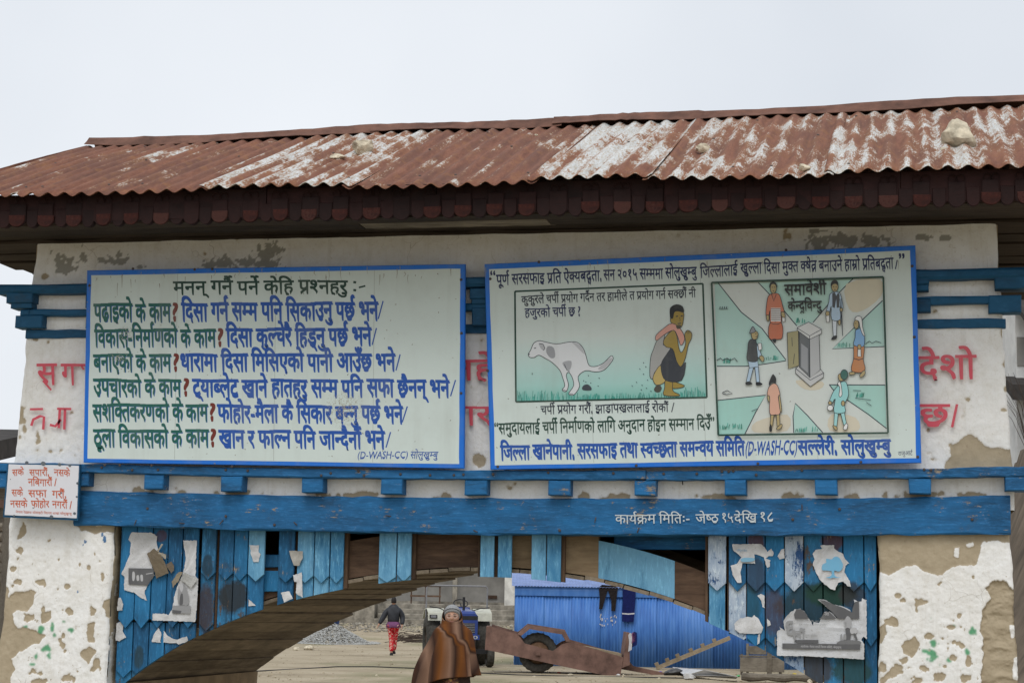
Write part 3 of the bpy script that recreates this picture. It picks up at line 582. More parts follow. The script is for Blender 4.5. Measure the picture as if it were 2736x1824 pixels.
# posts and rails behind the planks
def post(k, a, b, y0=.054, y1=.10, mt='brown'):
    xa = ZP(k, a, 260, y0)[0]; xb = ZP(k, b, 260, y0)[0]
    put('post', MB().slab([(xb, arch(xb) + .002), (xb, PT), (xa, PT), (xa, arch(xa) + .002)], y0, y1, .002), MT[mt], gate)
for k, a, b in (('j', 1004, 1032), ('j', 1706, 1734), ('j', 2146, 2186), ('k', 776, 816), ('k', 1555, 1590), ('k', 1405, 1424), ('l', 770, 804), ('l', 2064, 2090), ('l', 2238, 2268), ('m', 486, 518)): post(k, a, b, .068)
for (ka, a, kb, b, t, bt, mt, y) in (('j', 1430, 'j', 1570, 405, 522, 'plank', .083), ('j', 1430, 'j', 1570, 550, 740, 'plank', .084), ('l', 1245, 'l', 2075, 168, 292, 'beam', .15), ('j', 840, 'j', 880, 400, 520, 'tan', .105)):
    xa = ZP(ka, a, t, y)[0]; xb = ZP(kb, b, t, y)[0]; put('rail', MB().slab([(xa, ZP(ka, a, bt, y)[2]), (xb, ZP(ka, a, bt, y)[2] + .003), (xb, ZP(ka, a, t, y)[2]), (xa, ZP(ka, a, t, y)[2])], y, y + (.012 if y < .1 else .03), .003), MT[mt], gate)
def rear_up(x): return .012 + .085 * max(0.0, 1 - (x / 1.5) ** 2) ** 1.5
def rib(xa, xb, y0, y1, mt, th=.155, ztop=1.895, name='arch_rib', up=.046):
    n = 14; xs_ = np.linspace(xa, xb, n); uf = up if callable(up) else (lambda q: up); pts = [(x, arch(x) + uf(x)) for x in xs_] + [(x, min(ztop, arch(x) + uf(x) + th)) for x in xs_[::-1]]
    mb = MB(); yb = [y0, y1]; n2 = len(pts)
    rings = [[(p[0], yy, p[1]) for p in pts] for yy in yb]
    # quads along the rib keep the concave outline clean
    for r in (0, 1):
        for i in range(n - 1):
            a, b = i, i + 1; c, d = n2 - 2 - i, n2 - 1 - i
            mb.poly([rings[r][q] for q in (a, b, c, d)])
    for i in range(n2): mb.poly([rings[0][i], rings[0][(i + 1) % n2], rings[1][(i + 1) % n2], rings[1][i]])
    put(name, mb, MT[mt], gate)
lx = lambda k, x: ZP(k, x, 400, .1)[0]
rib(-1.82, -1.02, .10, .15, 'brownx'); rib(-1.018, lx('k', 470), .10, .15, 'brownx', .17); rib(lx('k', 475), lx('k', 1415), .10, .15, 'brownx', .22); rib(lx('k', 1418), lx('l', 800), .10, .15, 'tan', .22)
rib(lx('l', 802), lx('l', 1105), .10, .15, 'tan', .19); rib(lx('l', 1106), lx('l', 1790), .10, .15, 'rail_blue' if 'rail_blue' in MT else 'plank_pale', .165); rib(lx('l', 1791), lx('l', 2300), .10, .15, 'brownx', .165); rib(lx('l', 2302), 1.60, .10, .15, 'brownx')
rib(-1.8, 1.6, .62, .68, 'tan', .17, up=lambda q: .06 + .3 * rear_up(q)); rib(-1.84, 1.61, 1.87, 1.93, 'brownx', .17, up=lambda q: rear_up(q) + .014)
# lining boards, each running through the passage
xs_ = np.linspace(-1.86, 1.61, 600); zs_ = np.array([arch(x) for x in xs_]); cum = np.concatenate([[0], np.cumsum(np.hypot(np.diff(xs_), np.diff(zs_)))])
s0 = 0.0
while s0 < cum[-1] - .05:
    wd = random.uniform(.085, .12); s1 = min(s0 + wd - .004, cum[-1])
    a = (np.interp(s0, cum, xs_), np.interp(s0, cum, zs_)); b = (np.interp(s1, cum, xs_), np.interp(s1, cum, zs_))
    t_ = Vector((b[0] - a[0], 0, b[1] - a[1])).normalized(); nn = Vector((-t_.z, 0, t_.x)) * .016
    j = random.uniform(-.004, .004); jy = random.uniform(0, .02)
    q = [Vector((a[0], 0, a[1] - .004 + j)), Vector((b[0], 0, b[1] - .004 + j)), Vector((b[0], 0, b[1] - .004 + j)) + nn, Vector((a[0], 0, a[1] - .004 + j)) + nn]
    put('lining_board', MB().loft([[(p.x, y, p.z + dz_) for p in q] for y, dz_ in ((.086, .030), (1.0, .5 * (.030 + rear_up(.5 * (a[0] + b[0])))), (1.945 + jy, rear_up(.5 * (a[0] + b[0]))))]), MT['lining'], gate)
    s0 += wd
# loft floor and rear boarding that keep the space over the arch dark
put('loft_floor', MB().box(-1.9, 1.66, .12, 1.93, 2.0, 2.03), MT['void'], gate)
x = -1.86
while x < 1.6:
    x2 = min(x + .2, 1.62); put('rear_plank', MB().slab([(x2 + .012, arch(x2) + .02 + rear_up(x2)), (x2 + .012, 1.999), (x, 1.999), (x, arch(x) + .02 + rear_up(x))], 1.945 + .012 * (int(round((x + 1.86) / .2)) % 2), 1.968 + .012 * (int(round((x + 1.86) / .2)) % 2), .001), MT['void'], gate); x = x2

rv = MB(); st = np.random.default_rng(77); rg = []
for zz_ in np.linspace(GZ - .03, arch(-1.80) - .004, 26): rg.append([(-1.80 + st.normal(0, .003) + .02 * (float(fbm(y_ * 5, zz_ * 5, 3)) - .5), y_, zz_) for y_ in np.linspace(.105, 1.945, 20)] + [(-1.86, 1.945, zz_), (-1.86, .105, zz_)])
MT['mud'] = plain('mud_render', (.27, .205, .135), .35, 7, .95, .1, bump=1.0); put('pier_reveal', MB().loft(rg), MT['mud'], gate)

sl0 = (3.985 - EZ) / (RY - EY)
for i in range(34):
    xx = -2.5 + .155 * i + random.uniform(-.03, .03); xx = round(xx / .0795) * .0795
    for yy in ((-.5,), (.3,), (-.5, .85))[i % 3]:
        o = put('roof_nail', nm, None, gate); o.location = (xx, yy, EZ + (yy - EY) * (ridge_z(xx) - EZ) / (RY - EY) + .0135); o.rotation_euler = (-1.2, 0, 0)
# ================================================================== LETTERING
_gc = {}
def _raw(s, bold):
    c = bpy.data.curves.new('glyph', 'FONT'); c.body = s; c.offset = bold; c.resolution_u = 3
    o = bpy.data.objects.new('glyph', c); COL.objects.link(o); bpy.context.view_layer.update()
    me = o.to_mesh(); v = [(p.co.x, p.co.y) for p in me.vertices]; f = [tuple(p.vertices) for p in me.polygons]
    o.to_mesh_clear(); bpy.data.objects.remove(o); bpy.data.curves.remove(c); return v, f
def glyph(ch, bold):
    k = (ch, bold)
    if k not in _gc:
        if ch == ' ': _gc[k] = ([], [], .26)
        else:
            v, f = _raw(ch, bold); w1, _ = _raw(ch + 'I', 0.0); adv = max(p[0] for p in w1) - .174
            if ch == 'ि': adv = .259
            if ch in 'ुूेैृंँ्': adv = 0.0
            _gc[k] = (v, f, adv)
    return _gc[k]
def clip(v, f, xc):
    bm = bmesh.new(); vs_ = [bm.verts.new((x, y, 0)) for x, y in v]
    for q in f:
        try: bm.faces.new([vs_[i] for i in q])
        except ValueError: pass
    bmesh.ops.bisect_plane(bm, geom=bm.verts[:] + bm.edges[:] + bm.faces[:], plane_co=(xc, 0, 0), plane_no=(1, 0, 0), clear_outer=True)
    bm.verts.index_update(); r = ([(p.co.x, p.co.y) for p in bm.verts], [tuple(p.index for p in q.verts) for q in bm.faces]); bm.free(); return r
def stroke(pts, w_):
    v = []; f = []
    for i, p in enumerate(pts):
        a = pts[max(0, i - 1)]; b = pts[min(len(pts) - 1, i + 1)]; dx, dy = b[0] - a[0], b[1] - a[1]; l = math.hypot(dx, dy) or 1
        ww = w_[i] if isinstance(w_, (list, tuple)) else w_
        v += [(p[0] - dy / l * ww / 2, p[1] + dx / l * ww / 2), (p[0] + dy / l * ww / 2, p[1] - dx / l * ww / 2)]
        if i: n = 2 * i; f.append((n - 2, n - 1, n + 1, n))
    return v, f
CONS = 'कखगघङचछजझञटठडढणतथदधनपफबभमयरलवशषसह'; NOBAR = set('टठडढदरहछङ')
def compose(txt):
    """lay Devanagari out by hand: pre-posed short i, half letters, reph and rakar"""
    V = []; F = []; K = []; x = 0.0; bold = 0.0; cnt = [0]
    def add(v, f, dx, dy=0.0, sc=1.0):
        n = len(V); cnt[0] += 1; dy += .012 * math.sin(cnt[0] * 12.9898 + len(txt)); sc *= 1 + .03 * math.sin(cnt[0] * 7.1 + len(txt) * 1.3) if sc == 1.0 else 1; K.extend([cnt[0] % 3] * len(v)); V.extend((p[0] * sc + dx, p[1] * sc + dy) for p in v); F.extend(tuple(n + i for i in q) for q in f)
    i = 0
    while i < len(txt):
        c = txt[i]
        if c not in CONS:
            v, f, a = glyph(c, bold); add(v, f, x); x += a; i += 1; continue
        cs = [c]; i += 1; hal = False
        while i + 1 < len(txt) and txt[i] == '्' and txt[i + 1] in CONS: cs.append(txt[i + 1]); i += 2
        if i < len(txt) and txt[i] == '्': hal = True; i += 1
        if i < len(txt) and txt[i] == '\u200c': i += 1
        mt_ = ''
        while i < len(txt) and txt[i] in 'ािीुूृेैोौंँः': mt_ += txt[i]; i += 1
        reph = len(cs) > 1 and cs[0] == 'र'
        if reph: cs = cs[1:]
        rak = len(cs) > 1 and cs[-1] == 'र'
        if rak: cs = cs[:-1]
        if 'ि' in mt_: v, f, a = glyph('ि', bold); add(v, f, x); x += a; mt_ = mt_.replace('ि', '')
        sub = None
        if len(cs) > 1 and cs[-2] == 'द': sub = cs[-1]; cs = cs[:-1]
        for h in cs[:-1]:
            v, f, a = glyph(h, bold)
            if h in NOBAR: add(v, f, x); x += a; v2, f2, _ = glyph('्', bold); add(v2, f2, x - .12)
            else:
                xc = a - (.21 if h == 'क' else .175); v, f = clip(v, f, xc); add(v, f, x); x += xc - .01
        v, f, a = glyph(cs[-1], bold); add(v, f, x); bx = x; x += a
        if sub: v, f, _ = glyph(sub, bold); add(v, f, bx + .12, -.30, .62)
        if rak:
            if cs[-1] == 'क': v, f = stroke([(bx + .36, .18), (bx + .24, .08), (bx + .08, .0)], [.10, .08, .05])
            elif cs[-1] in NOBAR: v, f = stroke([(bx + .1, -.22), (bx + .26, -.06), (bx + .42, -.22)], .08)
            else: v, f = stroke([(x - .16, .20), (x - .30, .10), (x - .47, .01)], [.10, .08, .05])
            add(v, f, 0, 0.0, .99999)
        if hal: v, f, _ = glyph('्', bold); add(v, f, x)
        for mk in mt_:
            if mk in 'ाीोौः': v, f, a = glyph(mk, bold); add(v, f, x); x += a
            elif mk in 'ंँ': v, f, _ = glyph(mk, bold); add(v, f, x + (-.02 if not any(q in mt_ for q in 'ेैोौी') else .07))
            else: v, f, _ = glyph(mk, bold); add(v, f, x - (.08 if mk in 'ुू' and cs[-1] == 'र' else 0))
        if reph: v, f = stroke([(x - .13, .62), (x - .19, .72), (x - .20, .81), (x - .12, .88), (x - .02, .85)], [.06, .09, .10, .09, .05]); add(v, f, 0, 0.0, .99999)
    return V, F, K, x
class Paint:
    """flat paint on a board: polygons, strokes and lettering given where they sit on the photo, laid on one plane"""
    def __init__(s, plane): s.pl = plane; s.v = []; s.f = []; s.c = []; s.k = 0
    def raw(s, pv, f, col, lift=None, kk=None):
        n = len(s.v); s.k += 1; y = s.pl - (lift if lift is not None else .0008 + .00004 * s.k)
        s.v += [tuple(P(u, w_, y - (.00003 * kk[i] if kk else 0))) for i, (u, w_) in enumerate(pv)]; s.f += [tuple(n + i for i in q) for q in f]; s.c += [col] * len(pv)
    def poly(s, k, pts, col, smooth=True, line=None, lw=1.6, lcol=(.02, .025, .03, 1)):
        q = [Z(k, *p) for p in pts]
        if smooth:
            r = []; n = len(q)
            for i in range(n):
                p0, p1, p2, p3 = q[i - 1], q[i], q[(i + 1) % n], q[(i + 2) % n]
                for t in (0, .34, .67):
                    r.append(tuple(.5 * (2 * p1[d] + (p2[d] - p0[d]) * t + (2 * p0[d] - 5 * p1[d] + 4 * p2[d] - p3[d]) * t * t + (3 * p1[d] - p0[d] - 3 * p2[d] + p3[d]) * t ** 3) for d in (0, 1)))
            q = r
        bm = bmesh.new(); vs_ = [bm.verts.new((a, b, 0)) for a, b in q]; fc = bm.faces.new(vs_); fc.normal_update(); bmesh.ops.triangulate(bm, faces=[fc], ngon_method='EAR_CLIP')
        bm.verts.index_update(); f = [tuple(v_.index for v_ in g.verts) for g in bm.faces]; bm.free()
        if col is not None: s.raw(q, f, col)
        if line: v, f = stroke(q + q[:1], lw); s.raw(v, f, lcol)
    def line(s, k, pts, w_, col, lift=None):
        q = [Z(k, *p) for p in pts]; v, f = stroke(q, w_); s.raw(v, f, col, lift)
        if lift is not None: s.k -= 1
    def grad(s, quad, cols):
        """quad in photo px TL TR BR BL, cols = [(t, colour)] from top to bottom"""
        n = len(s.v); s.k += 1; y = s.pl - .0008 - .00001 * s.k
        for t, c in cols:
            a = [quad[0][d] * (1 - t) + quad[3][d] * t for d in (0, 1)]; b = [quad[1][d] * (1 - t) + quad[2][d] * t for d in (0, 1)]
            s.v += [tuple(P(*a, y)), tuple(P(*b, y))]; s.c += [c, c]
        for i in range(len(cols) - 1): s.f.append((n + 2 * i, n + 2 * i + 1, n + 2 * i + 3, n + 2 * i + 2))
    def text(s, txt, k0, x0, y0, k1, x1, y1, h, col, bold=.02, shadow=None, cap=.622, slant=.03):
        """headline runs (x0,y0)-(x1,y1) read in close-ups k0,k1; h = headline-to-foot height in close-up k0"""
        V, F, K, wd = compose(txt); a = Z(k0, x0, y0); b = Z(k1, x1, y1); hp = h / ZO[k0][2]
        def px(ox, oy):
            pv = []
            for x, y in V:
                k_ = min(1.0, max(0.0, y) / .40) * .75 + .25          # strokes narrow towards the foot, as a flat brush leaves them
                t = (x + ox * k_) / wd; q = (cap - y - oy) / cap
                if -.05 < y < .04: q += .05 + (.09 if ox > 0 else -.02)
                pv.append((a[0] * (1 - t) + b[0] * t + slant * (q - .5) * hp, a[1] * (1 - t) + b[1] * t + q * hp))
            return pv
        if shadow: s.raw([(u + 1.5, w_ + 1.2) for u, w_ in px(bold * 1.2, -bold)], F, shadow, .0006, K)
        # the brush is wider than the letter skeleton: lay the stroke several times, each a hair higher
        for ox, oy in (((-bold, bold), (bold, bold), (bold * 1.1, -bold), (-bold, -bold)) if bold else ((0, 0),)):
            s.raw(px(ox, oy), F, col, None, K)
    def build(s, name, parent):
        me = bpy.data.meshes.new(name); me.from_pydata(s.v, [], s.f); me.update()
        a = me.color_attributes.new('Col', 'FLOAT_COLOR', 'POINT'); a.data.foreach_set('color', np.array(s.c, np.float32).ravel())
        bm = bmesh.new(); bm.from_mesh(me)
        for f in bm.faces:
            f.normal_update()
            if f.normal.y > 0: f.normal_flip()
        bm.to_mesh(me); bm.free()
        return put(name, me, MT['paint'], parent)
SBLUE = (.005, .15, .62, 1); CREAM = (.60, .68, .65, 1); NAVY = (.008, .04, .23, 1); ROYAL = (.009, .078, .37, 1); GREEN = (.007, .105, .085, 1); DKG = (.006, .045, .03, 1); RED = (.16, .022, .012, 1); INK = (.012, .02, .04, 1); SHB = (.015, .10, .40, 1)
def solidcol(name, mb, col, parent, mat='paint'):
    me = mb.mesh(name); a = me.color_attributes.new('Col', 'FLOAT_COLOR', 'POINT'); a.data.foreach_set('color', np.array([col] * len(me.vertices), np.float32).ravel())
    bm = bmesh.new(); bm.from_mesh(me); bmesh.ops.recalc_face_normals(bm, faces=bm.faces); bm.to_mesh(me); bm.free()
    return put(name, me, MT[mat], parent)
def board(label, TL, TR, BR, BL, yf, bord, seed):
    """sheet-metal sign on a batten frame: folded blue rim, cream field"""
    pts = [P(*q, yf) for q in (TL, TR, BR, BL)]; st = np.random.default_rng(seed)
    r = root('signboard', (float((pts[2][0] + pts[3][0]) / 2), yf, float(min(pts[2][2], pts[3][2]))), label, 'sign', world=True)
    n = 24
    def lerp(u, v):
        return (pts[0] * (1 - u) + pts[1] * u) * (1 - v) + (pts[3] * (1 - u) + pts[2] * u) * v
    outer = [lerp(u, 0) for u in np.linspace(0, 1, n + 1)] + [lerp(1, v) for v in np.linspace(0, 1, 12)[1:]] + [lerp(u, 1) for u in np.linspace(1, 0, n + 1)[1:]] + [lerp(0, v) for v in np.linspace(1, 0, 12)[1:-1]]
    mb = MB(); c = sum(outer) / len(outer)
    rings = [[p + (c - p) * .004 for p in outer], [p + np.array((0, .004, 0)) for p in outer], [p + np.array((0, .018, 0)) for p in outer]]
    nn = len(outer); base = len(mb.v)
    for rg in rings: mb.v += [tuple(p) for p in rg]
    for i in range(2):
        for j in range(nn): a = i * nn + j; b = i * nn + (j + 1) % nn; mb.f.append((a, b, b + nn, a + nn))
    mb.f.append(tuple(range(nn))); mb.f.append(tuple(range(2 * nn, 3 * nn))[::-1])
    solidcol('panel', mb, SBLUE, r)
    # cream field with a slightly wandering painted edge
    bw = bord; f = Paint(yf)
    def inset(q, dx, dy): return (q[0] + dx, q[1] + dy)
    cs = [inset(TL, bw * .9, bw * 1.0), inset(TR, -bw, bw), inset(BR, -bw, -bw * .95), inset(BL, bw * .9, -bw * .8)]
    ed = []
    for i in range(4):
        a, b = cs[i], cs[(i + 1) % 4]
        for t in np.linspace(0, 1, 30)[:-1]:
            w_ = (float(fbm(t * 5 + i * 9, seed, 3)) - .5) * 3.0
            ed.append((a[0] * (1 - t) + b[0] * t + (w_ if i % 2 else 0), a[1] * (1 - t) + b[1] * t + (0 if i % 2 else w_)))
    cc = (sum(p[0] for p in ed) / len(ed), sum(p[1] for p in ed) / len(ed))
    f.raw(ed + [cc], [(i, (i + 1) % len(ed), len(ed)) for i in range(len(ed))], CREAM, .0004); f.build('painted_field', r)
    wr = Paint(yf); wr.k = 2
    for t in (.24, .5, .76):
        a = [TL[d] * (1 - t) + TR[d] * t for d in (0, 1)]; b = [BL[d] * (1 - t) + BR[d] * t for d in (0, 1)]; v, fq = stroke([(a[0], a[1] + bw), (b[0], b[1] - bw)], 1.0); wr.raw(v, fq, (.34, .37, .34, 1), .0005)
    for i in range(46):
        t = st.random(); a = [TL[d] * (1 - t) + TR[d] * t for d in (0, 1)]; l_ = st.uniform(4, 46) * st.random(); y0_ = a[1] + st.uniform(2, 40)
        v, fq = stroke([(a[0], y0_), (a[0] + st.normal(0, 1.2), y0_ + l_ * .5), (a[0] + st.normal(0, 2), y0_ + l_)], [1.6, 1.2, .5]); wr.raw(v, fq, ((.20, .15, .10, 1), (.30, .30, .25, 1))[i % 2], .0005 + .00001 * i)
    for i in range(120):
        u_, v_ = st.random(2); a = [(TL[d] * (1 - u_) + TR[d] * u_) * (1 - v_) + (BL[d] * (1 - u_) + BR[d] * u_) * v_ for d in (0, 1)]; q_ = st.uniform(.7, 2.2) ; an = st.uniform(0, 3)
        v, fq = stroke([(a[0], a[1]), (a[0] + q_ * 2 * math.cos(an), a[1] + q_ * 2 * math.sin(an))], q_); wr.raw(v, fq, ((.26, .24, .19, 1), (.40, .42, .38, 1), (.16, .14, .11, 1))[i % 3], .0005 + .00001 * (i % 40))
    wr.build('weathering', r)['kind'] = 'stuff'
    return r
# ------------------------------------------------------------------ left board
YB = -.102
sb1 = board('long blue-bordered signboard of green and blue painted questions', (232, 722), (1243, 705), (1240, 1251), (222, 1235), YB, 13, 1)
def textpart(parent, plane, items, name='lettering'):
    for it in items:
        pn = Paint(plane); it(pn); pn.build(name, parent)
T1 = lambda *a, **k: (lambda p: p.text(*a, **k))
LN = lambda *a, **k: (lambda p: p.line(*a, **k))
textpart(sb1, YB, [T1('मनन् गर्नै पर्ने केहि प्रश्नहरु', 'd', 1252, 196, 'e', 888, 186, 84, DKG, .022), LN('e', [(930, 198), (950, 202)], 6, DKG), LN('e', [(930, 255), (950, 259)], 6, DKG), LN('e', [(970, 238), (1017, 226)], 4.5, DKG)])
rows = [('पढाइको के काम', 678, 357, 1230, 357, 112, 1245, 'दिसा गर्न सम्म पनि सिकाउनु पर्छ भने', 1310, 352, 1105, 345, (1145, 335), (1110, 465)),
        ('विकास-निर्माणको के काम', 683, 541, 1555, 541, 110, 1572, 'दिसा कुल्चेरै हिड्नु पर्छ भने', 1632, 536, 1057, 532, (1097, 530), (1066, 652)),
        ('बनाएको के काम', 675, 723, 1232, 722, 108, 1252, 'धारामा दिसा मिसिएको पानी आउँछ भने', 1300, 719, 1230, 718, (1268, 720), (1238, 836)),
        ('उपचारको के काम', 675, 901, 1307, 903, 108, 1325, 'ट्\u200cयाब्लेट खाने हातहरु सम्म पनि सफा छैनन् भने', 1390, 903, 1622, 906, (1668, 905), (1632, 1022)),
        ('सशक्तिकरणको के काम', 670, 1081, 1500, 1081, 108, 1515, 'फोहोर-मैला कै सिकार बन्नु पर्छ भने', 1570, 1085, 1284, 1097, (1320, 1095), (1283, 1210)),
        ('ठूला विकासको के काम', 675, 1266, 1505, 1268, 108, 1520, 'खान र फाल्न पनि जान्दैनौं भने', 1580, 1268, 1153, 1280, (1199, 1280), (1166, 1392))]
for g_, x0, y0, x1, y1, h, qx, bl, bx0, by0, bx1, by1, s0_, s1_ in rows:
    textpart(sb1, YB, [T1(g_, 'd', x0, y0, 'd', x1, y1, h, GREEN, .026, SHB), T1('?', 'd', qx - 8, y0 - 2, 'd', qx + 42, y0 - 2, h, RED, .03, cap=.69, slant=0),
                       T1(bl, 'd', bx0, by0, 'e', bx1, by1, h, ROYAL, .026, SHB), LN('e', [s0_, s1_], 3.4, ROYAL)])
textpart(sb1, YB, [T1('(D-WASH-CC) सोलुखुम्बु', 'e', 960, 1422, 'e', 1540, 1420, 46, ROYAL, .006, cap=.66, slant=-.15)])
# smears left where something was scraped off
def smear(pn, k, cx, cy, rx_, ry_, col, n, seed):
    st = np.random.default_rng(seed)
    for _ in range(n):
        a = st.uniform(0, 2 * math.pi); r = math.sqrt(st.random()); x = cx + rx_ * r * math.cos(a); y = cy + ry_ * r * math.sin(a); s_ = st.uniform(1.5, 5) * (1.4 - r)
        pn.poly(k, [(x - s_, y), (x, y - s_ * .8), (x + s_, y + .4), (x, y + s_)], col, False); pn.k = 20 + _ % 25
pn = Paint(YB); pn.k = 20; smear(pn, 'e', 860, 1110, 150, 150, (.40, .37, .28, 1), 620, 5); smear(pn, 'd', 905, 570, 60, 60, (.40, .40, .34, 1), 150, 6); smear(pn, 'd', 860, 740, 80, 40, (.42, .42, .36, 1), 90, 7); pn.build('scrape_mark', sb1)['kind'] = 'stuff'
# ------------------------------------------------------------------ right board
sb2 = board('wide blue-bordered signboard with painted dog and squatting man', (1294, 705), (2446, 655), (2462, 1236), (1310, 1254), YB, 14, 2)
DN = (.010, .022, .095, 1)
textpart(sb2, YB, [T1('“', 'f', 150, 222, 'f', 188, 222, 70, DN), T1('पूर्ण सरसफाइ प्रति ऐक्यबद्धता,', 'f', 192, 240, 'f', 905, 210, 62, DN, .02), T1('सन २०१५ सम्ममा सोलुखुम्बु', 'f', 917, 208, 'f', 1545, 186, 62, DN, .02), T1('जिल्लालाई', 'f', 1570, 187, 'g', 305, 165, 64, DN, .02),
                   T1('खुल्ला दिसा मुक्त क्षेत्र बनाउने हाम्रो प्रतिबद्धता', 'g', 325, 162, 'g', 1357, 125, 64, DN, .02), LN('g', [(1384, 138), (1372, 200)], 3, DN), T1('”', 'g', 1393, 108, 'g', 1436, 108, 80, DN)])
textpart(sb2, YB, [T1('चर्पी प्रयोग गरौं, झाडापखलालाई रोकौं', 'f', 492, 1123, 'f', 1355, 1106, 50, INK, .016), LN('f', [(1393, 1100), (1377, 1165)], 2.6, INK)])
textpart(sb2, YB, [T1('“समुदायलाई चर्पी निर्माणको लागि अनुदान होइन सम्मान दिउँ”', 'f', 178, 1242, 'f', 1668, 1206, 66, DKG, .020)])
textpart(sb2, YB, [T1('जिल्ला खानेपानी, सरसफाइ तथा स्वच्छता समन्वय समिति', 'f', 220, 1393, 'g', 350, 1358, 84, ROYAL, .026, SHB), T1('(D-WASH-CC)', 'g', 358, 1362, 'g', 712, 1356, 84, ROYAL, .02, cap=.69, slant=-.1), T1('सल्लेरी, सोलुखुम्बु', 'g', 712, 1360, 'g', 1336, 1350, 82, ROYAL, .026, SHB), T1('राजुआर्ट', 'g', 1390, 1432, 'g', 1487, 1427, 26, DN, .0)])
def C8(*c): return tuple(x / .80 for x in L(*c)[:3]) + (1,)
# first picture: dog and squatting man
A_ = Paint(YB)
qa = [Z('f', 318, 350), Z('f', 1588, 298), Z('f', 1615, 1065), Z('f', 325, 1095)]
A_.grad(qa, [(0, CREAM), (.42, (.60, .67, .64, 1)), (.68, (.46, .63, .60, 1)), (.86, (.36, .60, .56, 1)), (1, (.19, .47, .41, 1))])
st = np.random.default_rng(3)
for i in range(260):
    x = st.uniform(335, 1600); yb = 1092 - (x - 325) / 1290 * 30; h = st.uniform(15, 60) * (1.2 if x < 760 or x > 1450 else .7)
    A_.line('f', [(x, yb), (x + st.uniform(-6, 8), yb - h)], st.uniform(.8, 2.2), ((.03, .30, .24, 1), (.10, .42, .36, 1), (.05, .24, .20, 1))[i % 3], .0009 + .00003 * (i % 16))
A_.k = 18
for a, b in ((0, 1), (1, 2), (2, 3), (3, 0)):
    v, f = stroke([qa[a], qa[b]], 4.6); A_.raw(v, f, DKG)
A_.text('कुकुरले चर्पी प्रयोग गर्दैन तर हामीले त प्रयोग गर्न सक्छौं नी', 'f', 362, 382, 'f', 1540, 336, 48, INK, .014); A_.text('हजुरको चर्पी छ ?', 'f', 385, 466, 'f', 762, 458, 52, (.012, .02, .09, 1), .014)
A_.poly('f', [(408, 775), (425, 745), (445, 700), (480, 683), (520, 690), (600, 705), (680, 692), (740, 695), (780, 735), (800, 790), (820, 850), (870, 855), (920, 830), (965, 787), (980, 792), (975, 820), (920, 880), (860, 893), (795, 885), (745, 925), (755, 990), (720, 1045), (690, 1048), (683, 1035), (715, 985), (705, 930), (680, 895), (665, 920), (680, 980), (665, 1025), (640, 1020), (640, 1008), (655, 985), (640, 930), (620, 880), (570, 830), (520, 800), (480, 780), (450, 795), (420, 795)], (.66, .68, .70, 1), True, True, 1.7)
for q, c in (([(540, 720), (580, 730), (590, 790), (560, 800), (530, 760)], (.30, .31, .33, 1)), ([(640, 830), (700, 820), (690, 880), (660, 870)], (.36, .37, .39, 1)), ([(480, 700), (510, 705), (522, 735), (510, 748), (490, 730)], (.42, .43, .45, 1)), ([(700, 690), (760, 715), (790, 770), (770, 760), (730, 720)], (.46, .47, .49, 1)), ([(880, 870), (960, 800), (972, 815), (920, 872)], (.44, .45, .47, 1))): A_.poly('f', q, c)
A_.line('f', [(482, 702), (508, 706), (521, 735), (509, 748)], 1.5, INK); A_.line('f', [(448, 734), (460, 731)], 2.4, INK); A_.line('f', [(409, 772), (418, 776)], 3, INK); A_.line('f', [(652, 840), (668, 880), (690, 892)], 1.5, INK); A_.line('f', [(640, 1012), (665, 1022)], 1.4, INK); A_.line('f', [(686, 1040), (712, 1042)], 1.4, INK)
A_.poly('f', [(772, 1000), (785, 982), (812, 978), (835, 1000), (830, 1018), (780, 1016)], (.045, .055, .07, 1)); A_.poly('f', [(1258, 1010), (1275, 985), (1300, 985), (1310, 1005), (1295, 1030), (1268, 1028)], (.06, .055, .04, 1))
for x, y in ((780, 950), (812, 915), (885, 932), (878, 985), (795, 958), (828, 965), (1185, 828), (1160, 870), (1200, 855), (1185, 905), (1212, 945), (1138, 960), (1175, 980), (1108, 985), (1205, 1000), (1235, 1020), (1170, 1010)): A_.line('f', [(x, y), (x + 5, y + 7)], 1.8, INK)
SK = (.32, .225, .045, 1)
A_.poly('f', [(1280, 680), (1330, 640), (1320, 710), (1370, 730), (1340, 780), (1300, 850), (1260, 900), (1250, 940), (1230, 920), (1235, 800), (1255, 740)], (.36, .36, .35, 1), True, True)
A_.poly('f', [(1250, 940), (1265, 895), (1300, 850), (1318, 900), (1342, 945), (1310, 975), (1270, 980)], (.48, .36, .12, 1), True, True)
A_.poly('f', [(1380, 955), (1412, 965), (1464, 985), (1440, 1000), (1382, 1002)], SK, True, True); A_.poly('f', [(1335, 950), (1382, 955), (1385, 1020), (1428, 1045), (1420, 1056), (1325, 1050), (1330, 1000)], SK, True, True)
A_.poly('f', [(1310, 830), (1340, 780), (1378, 735), (1400, 800), (1440, 860), (1472, 828), (1445, 950), (1340, 952), (1308, 890)], (.035, .04, .05, 1), True, True)
A_.poly('f', [(1320, 690), (1350, 640), (1390, 612), (1412, 650), (1428, 740), (1447, 760), (1472, 700), (1465, 640), (1485, 612), (1512, 630), (1510, 670), (1490, 710), (1470, 800), (1440, 858), (1410, 820), (1385, 740), (1340, 725)], SK, True, True)
A_.poly('f', [(1385, 488), (1455, 482), (1454, 560), (1440, 592), (1415, 606), (1385, 572), (1368, 545)], SK, True, True)
A_.poly('f', [(1365, 510), (1368, 460), (1410, 437), (1452, 452), (1459, 492), (1420, 484), (1396, 492), (1386, 532), (1370, 532)], (.012, .014, .016, 1))
